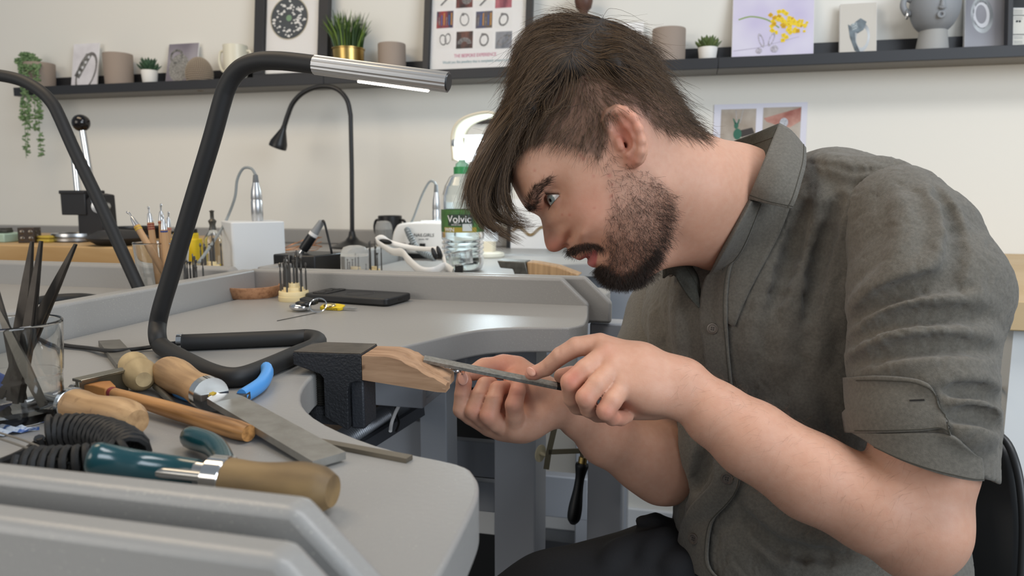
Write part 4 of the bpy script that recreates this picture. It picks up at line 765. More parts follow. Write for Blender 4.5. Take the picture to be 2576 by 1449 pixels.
l2 = bench_lamp('black bent tube lamp cut off by the left edge of the picture', [pz(60, 770, zt), pz(120, 757, zt), pz(200, 752, zt), pz(250, 757, zt), np.array([-.765, .835, zt]), np.array([-.742, .868, zt+.001])], U2)
# -- bench block and pin
t = thing('bench_pin', 'black steel anvil block with wooden filing wedge in the cut-out', 'bench pin', pz(830, 960, ZB), group='bench pins')
zt2 = pz(800, 905, ZB)[2]+.0; ztop = ZB+.021
a = pz(736, 886, ztop); b_ = pz(908, 892, ztop); c_ = pz(940, 866, ztop); d_ = pz(815, 857, ztop)
xv = nrm(np.r_[(b_-a)[:2], 0]); yv = np.array([-xv[1], xv[0], 0]); wx = np.linalg.norm((b_-a)[:2]); wy = abs((c_-b_)@yv)
T = frame(a, (0, 0, 1), xv); pxm = FPX/((a-CAM)@FW)
m_cast = mat('black_cast_steel', '2a2b2e', .5, .3, bump=.9, bscale=420, bdist=.0012, bdetail=2)
S = wx/172
prof = [(0, 0), (wx, 0), (wx, -66*S), (wx-14*S, -66*S), (wx-30*S, -72*S), (wx-36*S, -88*S), (wx-37*S, -186*S), (wx-40*S, -188*S), (wx-96*S, -158*S), (wx-96*S, -62*S), (wx-104*S, -52*S), (0, -30*S)]
F = T@np.array([[1, 0, 0, 0], [0, 0, -1, 0], [0, 1, 0, 0], [0, 0, 0, 1.]])
m = MB(); m.prism(prof, -wy, 0, F); bl = obj('cast_block', m, m_cast, t, world=True, bevel=.0012)
m = MB(); m.prism([(.0006, .0006), (wx-.0004, .0006), (wx-.0004, wy-.0006), (wx*.2, wy-.0006), (wx*.06, wy*.72)], .0, .0009, T); obj('machined_top', m, mat('machined_steel', '6f675e', .38, .85, col2='5a534c', scale=60), t, world=True, bevel=.0003)
m = MB(); m.box((wx-37*S, wy*.15, -190*S), (wx-2*S, wy*.9, -66*S), T); obj('clamp_face', m, mat('clamp_grey', '33353a', .5, .3, bump=.6, bscale=420, bdist=.001), t, world=True, bevel=.002)
o = pz(793, 1020, ZB-.05); m = MB()
th = []
for k in range(60): a_ = k*.9; th.append((.0052, -.024+.0009*k*.9))
sc_c = a+xv*(wx*.30)+yv*(wy*.35); m.lathe([(0, -.056)]+[((.0066 if k % 2 else .0052), -.055+.0011*k) for k in range(34)]+[(0, -.018)], 16, trans(sc_c)); obj('clamp_screw', m, m_dark, t, world=True)
m = MB(); m.lathe([(0, -.064), (.011, -.064), (.012, -.056), (.008, -.052), (0, -.052)], 18, trans(sc_c)); m.box((-.012, -.01, -.068), (wx*.5, .01, -.06), trans(sc_c)); obj('screw_pad', m, m_cast, t, world=True)
m_pin = mat('sanded_beech', 'b28f70', .7, col2='866549', scale=90, stretch=(.1, 1, 1), rot=(0, 0, 0), bump=.5, bscale=160, bdist=.0006, speck='dcc4a2', sscale=700, slo=.84, smax=.4)
# wedge: local x along its length; top slopes down to a worn tip with a V notch
wz = -10*S; Lw = 204*S; nx = 14; wyp = wy*.96
def top(u): return np.interp(u, [0, .30, .42, .6, .8, .95, 1], [-3*S, -3*S, -8*S, -25*S, -47*S, -60*S, -66*S])
def bot(u): return np.interp(u, [0, .9, 1], [-62*S, -84*S, -84*S])
g = np.random.default_rng(2); rows = []; us = np.linspace(0, 1, 22); vs = np.linspace(0, 1, 12)
def wedge_pt(u, v, side):
    ext = 1.0 if v < .42 else (.97 if v > .55 else .90); x = wx+.0006+Lw*min(u, ext)
    n_ = (.0006*math.sin(u*31+v*17)+.0003*math.sin(u*67-v*40)) if .45 < u else 0
    zt_ = top(min(u, ext))+(n_ if side else 0)+(0 if u < .4 else -.002*math.exp(-((v-.5)/.12)**2)*(u-.4)/.6*2.2)
    return (x, wyp*v, zt_ if side else bot(min(u, ext)))
m = MB(); m.grid([[wedge_pt(u, v, 1) for v in vs] for u in us], T); m.grid([[wedge_pt(u, v, 0) for v in vs] for u in us], T)
for v in (0, 1): m.grid([[lerp(wedge_pt(u, v, 0), wedge_pt(u, v, 1), k/6) for k in range(7)] for u in us], T)
for u in (0, 1): m.grid([[lerp(wedge_pt(u, v, 0), wedge_pt(u, v, 1), k/4) for k in range(5)] for v in vs], T)
obj('wooden_wedge', m, m_pin, t, world=True, smooth=32); PIN_T, PIN_X = T, wx+Lw
m = MB(); m.box((-.004, -.002, 0), (.0015, .004, .012), trans(pz(733, 917, ZB))); tag(obj('wood_chip', m, m_pin, bevel=.0005), 'small chip of wood standing against the black anvil block', 'wood chip')
# -- turned handles
def handle(name, parts_label, cat, A, B, r, prof, ferr=0, label=None, mw=None, group=None, world=True):
    """turned wooden handle from pixel A (butt) to pixel B (ferrule end) lying on the bench; prof: radius factors along the length"""
    a = pz(A[0], A[1], ZB+r); b = pz(B[0], B[1], ZB+(B[2] if len(B) > 2 else r)); L = np.linalg.norm(b-a); F = frame(a, b-a)
    t = thing(name, label, cat, np.array([a[0], a[1], ZB]), group=group); u = np.linspace(0, 1, len(prof)); P = smooth_path(np.c_[np.array(prof)*r, u*L], 6)
    m = MB(); m.lathe([(0, 0)]+[tuple(p) for p in P]+[(0, L)], 32); local(obj('wooden_handle', m, mw or m_wood, t, smooth=50), F)
    if ferr: m = MB(); q_ = r*prof[-1]*1.0; m.lathe([(q_*1.02, L-ferr*.15), (q_*1.06, L-ferr*.1), (q_*1.06, L+ferr), (q_*.98, L+ferr), (q_*.35, L+ferr*.98), (0, L+ferr*.98)], 28, F); obj('ferrule', m, m_chrome, t, world=True)
    return t, F, L
def local(o, F):
    M_ = F.copy(); M_[:3, 3] -= ORG[o.name]; o.matrix_local = Matrix(M_.tolist()); return o
HP = [.60, .90, .98, 1.0, .96, .89, .83, .80, .82, .87, .86]
def flat_bar(parent, name, pts, w, th, m_, upv=(0, 0, 1), widths=None):
    m = MB(); m.sweep(pts, [(-w/2, -th/2), (w/2, -th/2), (w/2, th/2), (-w/2, th/2)], upv); return obj(name, m, m_, parent, world=True, bevel=.0004)
m_file = mat('file_steel', 'a3a29e', .40, .85, col2='918f89', scale=60, bump=.2, bscale=1500, bdist=.0002, speck='d8d3c8', slo=.86, smax=.4)
m_fsm = mat('smooth_file_steel', 'b4b4b2', .3, .95)
def rod(parent, name, a, b, ra, rb, mm, n=10, flat=None):
    m = MB(); m.tube([a, b], [ra, rb], n, flat=flat); return obj(name, m, mm, parent, world=True)
# big file with chrome ferrule, crossing the bench
t, F, L = handle('hand_file', '', 'file', (412, 930), (520, 988), .0145, HP, .009, 'large flat file with fat wooden handle and chrome ferrule', group='wood-handled files')
e = F[:3, 3]+F[:3, 2]*(L+.007); b1 = pz(572, 1010, ZB+.010); b2 = pz(829, 1158, ZB+.0042)
m = MB(); wv = nrm(np.cross((0, 0, 1), b2-b1)); hh = np.array([0, 0, .0024])
def barsec(c, w, h_, wv_=wv): return [c-wv_*w-h_, c+wv_*w-h_, c+wv_*w+h_, c-wv_*w+h_]
s0 = lerp(e, b1, .75); wF = .0113
m.grid([barsec(e, .003, hh*.8), barsec(lerp(e, b1, .35), .0035, hh*.8), barsec(lerp(e, b1, .6), .010, hh), barsec(lerp(b1, b2, .02), wF, hh)], closed=True); obj('smooth_heel', m, m_fsm, t, world=True, smooth=25)
m = MB(); rows = [barsec(lerp(b1, b2, u), wF, hh) for u in (.02, .5, 1)]; m.grid(rows, closed=True); n0 = len(m.v); m.add(rows[0], [(0, 1, 2, 3)]); m.add(rows[-1], [(0, 1, 2, 3)]); obj('blade', m, m_file, t, world=True, smooth=0)
m = MB(); m.tube([e-F[:3, 2]*.0005, lerp(e, b1, .25)], .0032, 8); obj('yellow_glue', m, mat('dried_glue', 'c2a02c', .4), t, world=True)
# short fat handle pointing to the camera with flat file behind
t, F, L = handle('hand_file', '', 'file', (362, 955), (335, 918), .0135, [.45, .75, .93, 1.02, .96, .84, .80, .84, .92, .9], 0, 'stubby file with pale round handle seen end on', mw=mat('pale_handle', 'b9a278', .6, col2='97815c', scale=60, stretch=(1, 1, .2)), group='wood-handled files')
t2 = thing('steel_bar', 'flat grey steel bar lying under the lamp cord', 'steel bar', pz(300, 890, ZB)); a, b = pz(275, 862, ZB+.003), pz(325, 921, ZB+.003); wv = nrm(np.cross((0, 0, 1), b-a)); m = MB(); rows = [barsec(lerp(a, b, u), .0105, np.array([0, 0, .003]), nrm(pz(297, 860, ZB)-pz(252, 863, ZB))) for u in (0, 1)]; m.grid(rows, closed=True); m.add(rows[0], [(0, 1, 2, 3)]); m.add(rows[-1], [(0, 1, 2, 3)]); obj('bar', m, mat('bar_steel', '85827b', .42, .8, col2='77746e', scale=60), t2, world=True, smooth=0, bevel=.0004)
rod(t, 'tang', pz(392, 972, ZB+.006), pz(450, 1030, ZB+.003), .0028, .0022, m_dark)
# lower left file handle
t, F, L = handle('hand_file', '', 'file', (346, 1062), (186, 1018), .0135, HP, .004, 'fat worn file handle lying beside the glass tumbler', group='wood-handled files')
rod(t, 'tang', F[:3, 3]+F[:3, 2]*(L+.003), F[:3, 3]+F[:3, 2]*(L+.05), .003, .002, m_fsm)
# handle at the front edge
t, F, L = handle('hand_file', '', 'file', (838, 1235), (572, 1206), .0132, [.62, .88, .97, 1.0, .96, .9, .85, .82, .82, .85, .88], .009, 'worn wooden file handle lying along the near rail', mw=mat('worn_wood', '93784f', .6, col2='5f4c35', scale=45, stretch=(1, 1, .3), ramp=(.3, .7), bump=.1, bscale=80), group='wood-handled files')
rod(t, 'tang', F[:3, 3]+F[:3, 2]*(L+.008), F[:3, 3]+F[:3, 2]*(L+.06), .003, .003, m_fsm)
# orange-brown wooden tool shaft
t = thing('tool_shaft', 'orange-brown wooden shaft with chisel end and a dark red ring', 'wooden shaft', pz(440, 1030, ZB)); a, b = pz(626, 1090, ZB+.0066), pz(288, 989, ZB+.010); e2 = pz(224, 970, ZB+.012)
m_shaft = mat('oiled_wood', 'b98650', .42, col2='5e3c1e', scale=260, stretch=(1, 1, .05), ramp=(.42, .8), bump=.1, bscale=120); L = np.linalg.norm(b-a); F = frame(a, b-a, (0, 0, 1))
m = MB(); m.tube([(0, 0, L*u) for u in np.linspace(0, 1, 14)], np.interp(np.linspace(0, 1, 14), [0, .02, .08, .6, 1], [.0056, .0064, .0066, .0058, .0042]), 20); local(obj('wooden_shaft', m, m_shaft, t, smooth=50), F)
m = MB(); m.tube([lerp(a, b, 1.0), lerp(a, b, 1.025)], .0044, 20); obj('red_ring', m, mat('ring_red', '7c2226', .5), t, world=True)
m = MB(); wv = nrm(np.cross((0, 0, 1), b-a)); c = lerp(a, b, 1.03); rows = [barsec(c, .0042, np.array([0, 0, .0042]), wv), barsec(lerp(c, e2, .4), .0072, np.array([0, 0, .0056]), wv), barsec(e2, .0062, np.array([0, 0, .0022]), wv)]; m.grid(rows, closed=True); m.add(rows[-1], [(0, 1, 2, 3)]); m.add(rows[0], [(0, 1, 2, 3)]); obj('chisel_end', m, mat('cut_wood', 'b0783f', .6, col2='9a6430', scale=30), t, world=True, smooth=25, bevel=.001)
# saw frame lying between
t = thing('saw_frame', 'steel saw frame lying behind the fat file handles', 'saw', pz(230, 975, ZB)); a, b = pz(195, 985, ZB+.010), pz(318, 955, ZB+.010); wv = np.array([0, 0, 1.])
m = MB(); m.sweep([a, b], [(-.0022, -.009), (.0022, -.009), (.0022, .009), (-.0022, .009)]); m.sweep([a+(0, 0, .0088), b+(0, 0, .0088)], [(-.006, -.0012), (.006, -.0012), (.006, .0012), (-.006, .0012)]); obj('flat_frame', m, mat('nickel_steel', '8f8a7c', .3, .95), t, world=True, bevel=.0004)
rod(t, 'round_rod', pz(192, 985, ZB+.008), pz(60, 1016, ZB+.008), .0048, .0048, m_steel, 14); rod(t, 'rod_collar', pz(198, 982, ZB+.009), pz(182, 986, ZB+.009), .0065, .006, m_steel, 14)
# -- flat needle strip
t = thing('needle_file', 'thin flat needle file near the curved bench edge', 'file', pz(920, 1130, ZB)); a, b = pz(802, 1112, ZB+.0016), pz(1030, 1155, ZB+.0016); wv = nrm(np.cross((0, 0, 1), b-a)); m = MB(); rows = [barsec(a, .003, np.array([0, 0, .0015]), wv), barsec(b, .0036, np.array([0, 0, .0015]), wv)]; m.grid(rows, closed=True); m.add(rows[0], [(0, 1, 2, 3)]); m.add(rows[1], [(0, 1, 2, 3)]); obj('strip', m, mat('strip_steel', '7b7468', .45, .8), t, world=True, smooth=0)
m = MB(); m.tube([pz(697, 807, ZB+.0005), pz(806, 785, ZB+.0005)], .0005, 6); tag(obj('steel_needle', m, m_dark), 'thin dark wire lying on the bench before the keys', 'wire')
# -- pliers
def gripsec(parent, name, pts, r, mm, flat=(1, .75)):
    P = smooth_path(pts, 7); n = len(P); m = MB(); m.tube(P, np.interp(np.linspace(0, 1, n), [0, .04, .12, .6, 1], [r*.25, r*.75, r, r*.95, r*.85]), 14, flat=flat); return obj(name, m, mm, parent, world=True)
m_blue = mat('sky_blue_grip', '4d94d8', .45); t = thing('blue_pliers', 'pliers with sky blue dipped handles half under the big file', 'pliers', pz(600, 985, ZB))
gripsec(t, 'blue_grip', [pz(667, 925, ZB+.012), pz(672, 940, ZB+.010), pz(655, 968, ZB+.008), pz(608, 998, ZB+.007)], .0072, m_blue); gripsec(t, 'blue_grip', [pz(440, 978, ZB+.007), pz(470, 990, ZB+.007), pz(505, 1000, ZB+.007)], .0065, m_blue)
m = MB(); P = [pz(618, 993, ZB+.007), pz(590, 1010, ZB+.006), pz(560, 1015, ZB+.006), pz(525, 1005, ZB+.006)]; m.sweep(P, [(-.0045, -.003), (.0045, -.003), (.0045, .003), (-.0045, .003)]); obj('steel_arm', m, m_dark, t, world=True, bevel=.0005)
m_teal = mat('dark_teal_grip', '0f4148', .22, coat=.5); t = thing('green_pliers', 'pliers with glossy dark green handles beside the near rail', 'pliers', pz(450, 1170, ZB))
gripsec(t, 'green_grip', [pz(216, 1148, ZB+.028), pz(270, 1158, ZB+.024), pz(350, 1171, ZB+.017), pz(440, 1182, ZB+.012), pz(497, 1189, ZB+.011)], .0088, m_teal, (1, .8))
gripsec(t, 'green_grip', [pz(468, 1098, ZB+.008), pz(497, 1105, ZB+.010), pz(535, 1120, ZB+.010), pz(557, 1145, ZB+.009), pz(566, 1172, ZB+.008)], .0075, m_teal, (1, .9))
m = MB(); P = smooth_path([pz(490, 1191, ZB+.011), pz(530, 1196, ZB+.010), pz(560, 1196, ZB+.008)], 4); m.tube(P, np.interp(np.linspace(0, 1, len(P)), [0, .6, 1], [.0068, .0062, .004]), 12, flat=(1, .7)); m.tube(smooth_path([pz(566, 1166, ZB+.008), pz(562, 1180, ZB+.008), pz(575, 1192, ZB+.007)], 4), .0042, 10); obj('steel_arm', m, m_steel, t, world=True)
m = MB(); P = smooth_path([pz(555, 1192, ZB+.008), pz(600, 1199, ZB+.007), pz(660, 1204, ZB+.006)], 4); m.tube(P, np.linspace(.006, .0035, len(P)), 12, flat=(1, .7)); obj('steel_jaws', m, m_steel, t, world=True)
# -- coiled cable
t = thing('coiled_cable', 'black coiled telephone-style cable curling before the glass tumbler', 'cable', pz(230, 1110, ZB)); rc = .0098
axis = smooth_path([pz(108, 1090, ZB+.013), pz(160, 1085, ZB+.013), pz(225, 1087, ZB+.013), pz(283, 1102, ZB+.013), pz(320, 1124, ZB+.013), pz(326, 1142, ZB+.012), pz(300, 1153, ZB+.011), pz(250, 1161, ZB+.010), pz(170, 1170, ZB+.010), pz(60, 1172, ZB+.010)], 40); C = []
n = len(axis); acc = 0; seg = np.r_[0, np.cumsum(np.linalg.norm(np.diff(axis, axis=0), axis=1))]
s_ = np.arange(0, seg[-1], .00042); ax = np.c_[[np.interp(s_, seg, axis[:, k]) for k in range(3)]].T; tt = np.gradient(ax, axis=0); tt /= np.linalg.norm(tt, axis=1)[:, None]
u = np.cross(tt, (0, 0, 1)); u /= np.linalg.norm(u, axis=1)[:, None]; w = np.cross(tt, u); ph = s_/.0049*2*math.pi; C = ax+rc*(np.cos(ph)[:, None]*u+np.sin(ph)[:, None]*w)
m = MB(); m.tube(C, .00215, 6); obj('coil', m, m_rubber, t, world=True)
m = MB(); m.tube(smooth_path([C[0], pz(95, 1112, ZB+.006), pz(55, 1140, ZB+.004), pz(0, 1164, ZB+.004), pz(-60, 1180, ZB+.004)], 8), .0024, 8, flat=(1, 1.3)); obj('straight_lead', m, m_rubber, t, world=True)
# -- wire with hook
t = thing('wire_hook', 'two thin grey wires ending in a small bent hook', 'wire', pz(150, 1150, ZB)); zz = ZB+.016; m = MB()
m.tube(smooth_path([pz(-30, 1080, zz), pz(60, 1108, zz), pz(140, 1141, zz), pz(164, 1150, zz-.002), pz(163, 1160, zz-.003), pz(120, 1146, zz-.001), pz(40, 1117, zz), pz(-30, 1094, zz)], 6), .0007, 6); obj('wire', m, mat('dull_wire', '8b857b', .45, .7), t, world=True)
m = MB(); m.tube(smooth_path([pz(160, 1152, zz-.003), pz(166, 1163, ZB+.009), pz(180, 1163, ZB+.008), pz(200, 1143, ZB+.010)], 6), .0011, 8); obj('hook', m, m_steel, t, world=True)
# -- tumbler with files
c = pz(48, 1052, ZB); s = ((c-CAM)@FW)/FPX; tumbler(c, 100*s, 112*s, .0725, 'clear glass tumbler of tweezers and needle files at left edge')
def tool_in_glass(bx, by, tx, ty, wa, wb, dy, label, name='tweezers', cat='tweezers', mm=None):
    dep = (c-CAM)@FW; a = pd(bx, by, dep+dy); b = pd(tx, ty, dep+dy*.6); a[2] = max(a[2], ZB+.012); t = thing(name, label, cat, a, group='tools in the left tumbler'); x = nrm(np.cross(b-a, FW)); m = MB()
    ls = np.linspace(0, 1, 9); rows = []
    for u in ls:
        w = np.interp(u, [0, .35, .75, 1], [wa, wb, wb*.55, .0007]); cc = lerp(a, b, u); n_ = nrm(np.cross(x, b-a)); h_ = .0011
        for sgn in (0,): rows.append([cc-x*w-n_*h_, cc+x*w-n_*h_, cc+x*w+n_*h_, cc-x*w+n_*h_])
    m.grid(rows, closed=True); m.add(rows[0], [(0, 1, 2, 3)]); m.add(rows[-1], [(0, 1, 2, 3)])
    if name == 'tweezers':
        off = nrm(np.cross(x, b-a))*.004; rows2 = [[p+off*np.interp(k/8, [0, .5, 1], [1.4, 1, .15]) for p in r_] for k, r_ in enumerate(rows)]; o1 = obj('arm', m, mm or m_tw, t, world=True, smooth=30); m = MB(); m.grid(rows2, closed=True); m.add(rows2[0], [(0, 1, 2, 3)]); m.add(rows2[-1], [(0, 1, 2, 3)]); obj('arm', m, mm or m_tw, t, world=True, smooth=30)
    else: obj('blade', m, mm or m_tw, t, world=True, smooth=30)
m_tw = mat('blackened_steel', '3b3733', .45, .75, col2='4a4540', scale=60)
tool_in_glass(28, 1040, 80, 608, .0022, .0050, .004, 'blackened tweezers standing upright at the front of the glass')
tool_in_glass(42, 1046, 103, 606, .0018, .0036, -.003, 'narrow blackened tweezers leaning beside the wider pair')
tool_in_glass(2, 1040, 190, 614, .0024, .0046, .012, 'blackened tweezers leaning right above the tumbler rim')
tool_in_glass(110, 1040, -22, 740, .0026, .0040, -.010, 'needle file leaning left across the tumbler', 'needle_file', 'file', mat('grey_file', '5f5c57', .4, .85))
tool_in_glass(62, 1046, -6, 730, .0026, .0038, .006, 'dark needle file at the left picture edge', 'needle_file', 'file')
m = MB(); m.ell((0, 0, 0), (.011, .010, .012), 16, trans(pz(-14, 975, ZB+.0125))); tag(obj('blue_bead', m, mat('blue_plastic', '2b4a94', .4)), 'round blue object seen through the tumbler at the left edge', 'bead')
# blue and white paper under the glass
t = thing('paper_scrap', 'crumpled glossy blue and white scrap in front of the tumbler', 'paper', pz(60, 1085, ZB)); rows = []
for i in range(6): rows.append([lerp(pz(-10+22*i, 1072+3*i-2*(i % 2), ZB), pz(-12+22*i, 1104-4*i, ZB), j/3)+np.array([0, 0, .001+.002*((i+j) % 2)]) for j in range(4)])
m = MB(); m.grid(rows); obj('scrap', m, mat('scrap_blue', 'b9c4d2', .2, col2='4a6aa8', scale=160, ramp=(.5, .6)), t, world=True, smooth=0, solid=.0004)
# -- cork dish, keys, phone
c = pz(637, 745, ZB); s = ((c-CAM)@FW)/FPX; R = 69*s; t = thing('cork_dish', 'round shallow cork dish in the far corner of bench', 'dish', c); c = c
m = MB(); m.lathe([(0, 0), (R*.86, 0), (R*.88, .001), (R, .0165), (R*.99, .018), (R*.93, .018), (R*.85, .006), (0, .005)], 48); obj('dish_body', m, mat('cork', 'b58560', .8, col2='8a5c3e', scale=170, ramp=(.45, .75), bump=.4, bscale=220), t)
c = pz(892, 760, ZB); t = thing('smartphone', 'black smartphone in textured case lying face down by the rail', 'phone', c, 0); a, b = pz(800, 757, ZB), pz(1000, 771, ZB); ang = math.atan2((b-a)[1], (b-a)[0]); Lp = .150; Wp = .072; T = rotz(ang, (0, .012, .0018))
ph_m = mat('phone_case', '1b1c1f', .42, bump=.3, bscale=700, bdist=.0003); m = MB(); m.prism(rrect(Lp, Wp, .009, 6), 0, .0105, T); obj('case', m, ph_m, t, bevel=.0022, seg=3)
m = MB(); m.prism(rrect(.030, .058, .010, 6, -Lp/2+.022, 0), .0105, .0118, T); cm = obj('camera_island', m, m_plast, t, bevel=.0005)
for k in range(3): m = MB(); m.lathe([(0, .0118), (.006, .0118), (.006, .0124), (0, .0124)], 18, T@trans((-Lp/2+.022, -.018+.018*k, 0))); obj('camera_lens', m, mat('lens_black', '08080a', .08), cm)
m = MB(); m.lathe([(.0225, .0105), (.0225, .0108), (.0215, .0108), (.0215, .0105), (.0225, .0105)], 32, T@trans((.004, 0, 0))); obj('ring_groove', m, mat('case_ring', '2c2d31', .3), t)
m = MB(); m.box((Lp/2-.0004, -.0045, .004), (Lp/2+.0002, .0045, .0068), T); obj('charging_port', m, mat('port_black', '050506', .4), t)
t = thing('key_bunch', 'bunch of keys with car remote and yellow door key', 'keys', pz(800, 780, ZB)); q = lambda x, y, z=.004: pz(x, y, ZB+z)
a, b = q(735, 772, .006), q(782, 764, .007); m = MB(); m.ell((0, 0, 0), (.0235*.55, .0105, .006), 20, frame(q(752, 772, .0065), (0, 0, 1), (1, -.25, 0))@np.diag([1.2, 1.0, 1, 1])); obj('car_remote', m, m_chrome, t, world=True)
m = MB(); m.ell((0, 0, 0), (.013, .009, .0055), 18, frame(q(762, 766, .010), (0, .15, 1), (1, -.2, 0))); obj('black_remote_top', m, m_plast, t, world=True)
m = MB(); m.prism(rrect(.016, .010, .002), 0, .008, frame(q(768, 780, .001), (0, 0, 1), (1, .12, 0))); obj('remote_end', m, m_chrome, t, world=True, bevel=.001)
cr = q(800, 768, .011); T = frame(cr, (.25, -.8, .75), (1, 0, 0)); m = MB(); m.tube([(.0115*math.cos(k), .0115*math.sin(k), 0) for k in np.linspace(0, 6.283, 33)[:-1]], .0009, 8, closed=True, T=T); obj('split_ring', m, m_chrome, t, world=True)
m = MB(); m.prism(rrect(.030, .012, .004), 0, .006, frame(q(778, 762, .010), (0, -.2, 1), (1, -.35, -.15))); obj('black_key_head', m, m_plast, t, world=True, bevel=.001)
Ty = frame(q(838, 776, .002), (0, -.25, 1), (1, -.02, 0)); m = MB(); m.prism([(-.017, -.007), (.014, -.007), (.017, -.004), (.017, .005), (.006, .008), (-.006, .008), (-.017, .004)], 0, .0045, Ty); ky = obj('yellow_key_head', m, m_yellow, t, world=True, bevel=.0007)
m = MB(); m.prism([(.016, -.003), (.034, -.003), (.038, 0), (.034, .003), (.016, .003)], .001, .0032, Ty); obj('key_blade', m, m_steel, t, world=True)
m = MB(); m.ell((0, 0, 0), (.0095, .006, .003), 16, frame(q(829, 768, .007), (0, -.2, 1), (1, 0, 0))); obj('brass_key', m, mat('pale_brass', 'c9b78a', .25, 1), t, world=True)
Tt = frame(Ty[:3, 3]+Ty[:3, 1]*(-.0071)+Ty[:3, 2]*.0022, -Ty[:3, 1], Ty[:3, 0]); text('key_number', 'UK0232470', .0046, Tt, mat('dark_yellow_ink', '5a4a0c', .6), t, world=True, xs=.95)
# ================================================================ below the bench top
t = bpy.data.objects.new('drawer', None); COL.objects.link(t); t.parent = wb; ORG['drawer'] = ORG[wb.name]; Yd = .785; a, b = pY(800, 925, Yd), pY(1064, 1029, Yd); x0, x1, z0 = a[0], b[0], b[2]; z1 = ZB-.033; yb = .97
for nm, lo_, hi_ in (('front_panel', (x0, Yd, z0), (x1, Yd+.012, z1)), ('bottom_panel', (x0, Yd+.0125, z0), (x1, yb, z0+.010)), ('rear_panel', (x0, yb-.012, z0+.0105), (x1, yb, z1))):
    m = MB(); m.box(lo_, hi_); obj(nm, m, m_bench2, t, world=True, bevel=.002)
m = MB(); m.prism(rrect(.16, yb-Yd-.03, .012), 0, .030, trans((x1-.09, (Yd+yb)/2, z0+.0105))); obj('white_tray', m, m_white, t, world=True, bevel=.003)
t = thing('underframe', 'blue-grey frame panels beneath the bench cut-out', 'frame', np.array([-.4, .98, 0]))
def pan(nm, x0, y0, x1, y1, Y, th=.018, mm=None):
    a, b = pY(x0, y1, Y), pY(x1, y0, Y); m = MB(); m.box((a[0], Y, a[2]), (b[0], Y+th, b[2])); return obj(nm, m, mm or m_bench2, t, world=True, bevel=.002)
pan('apron_panel', 880, 868, 1245, 955, 1.012); pan('side_panel', 900, 1060, 1064, 1260, .99); pan('slim_leg', 1062, 955, 1122, 1449, .955, .05); pan('cross_rail', 1100, 1115, 1245, 1190, 1.10); pan('cross_rail', 1100, 1215, 1245, 1275, 1.12); pan('cross_rail', 1100, 1290, 1245, 1330, 1.16, mm=m_white)
t = thing('black_bin', 'black plastic bin standing in the shade below the bench', 'bin', np.array([pY(1180, 1100, 1.30)[0], 1.3, 0])); m = MB(); a, b = pY(1090, 1130, 1.24), pY(1260, 985, 1.24); m.box((a[0], 1.24, .30), (b[0], 1.5, b[2]+.02)); obj('bin_body', m, mat('bin_black', '0c0c0e', .5), t, world=True, bevel=.004)
m = MB(); m.box((a[0]-.3, 1.24, .0), (b[0]+.4, 1.5, .29)); tag(obj('storage_box', m, mat('box_dark', '1b1c20', .6), bevel=.004), 'dark storage box on the floor under the benches', 'box')
t = thing('vacuum_hose', 'silver flexible hose slung under the bench pin', 'hose', np.array([-.45, .75, .70])); H = smooth_path([pY(850, 1120, .80), pY(905, 1085, .84), pY(960, 1052, .89), pY(1020, 1015, .95)], 30); n = len(H); m = MB(); m.tube(H, [.0155+.0012*(k % 2) for k in range(n)], 14); obj('ribbed_hose', m, mat('hose_silver', '7f8186', .35, .6), t, world=True, smooth=60)
t = thing('brown_tray', 'brown catch tray hanging behind the anvil block', 'tray', pY(930, 1060, .80)); rows = [[pY(810, 1120, .90), pY(990, 1040, .985)], [pY(810, 1000, .90), pY(1000, 990, .985)]]; m = MB(); m.grid(rows); obj('tray_side', m, mat('brown_board', '7d6a58', .6), t, world=True, solid=.006)
t = thing('dark_bar', 'dark bar sloping beneath the silver hose', 'bar', pY(960, 1080, .8)); m = MB(); P = [pY(890, 1138, .80), pY(1062, 1030, .93)]; m.sweep(P, [(-.004, -.008), (.004, -.008), (.004, .008), (-.004, .008)]); obj('bar', m, mat('bar_dark', '3f4147', .5), t, world=True)
t = thing('white_cord', 'white and black cords dangling under the drawer', 'cord', pY(985, 1060, .80)); m = MB(); m.tube(smooth_path([pY(1004, 1020, .80), pY(994, 1040, .80), pY(985, 1065, .80), pY(982, 1085, .79)], 6), .0022, 8); obj('white_lead', m, m_paper, t, world=True); m = MB(); m.tube(smooth_path([pY(995, 1020, .81), pY(998, 1045, .81), pY(1003, 1065, .80), pY(996, 1085, .79)], 6), .0018, 8); obj('black_lead', m, m_plast, t, world=True)
t = thing('black_clip', 'black clip tucked beneath the bench edge behind the file', 'clip', pY(1100, 872, .93)); m = MB(); m.box((pY(1060, 890, .93)[0], .92, pY(1060, 884, .93)[2]), (pY(1140, 868, .93)[0], .94, pY(1140, 866, .93)[2])); obj('clip_body', m, m_plast, t, world=True, bevel=.003)
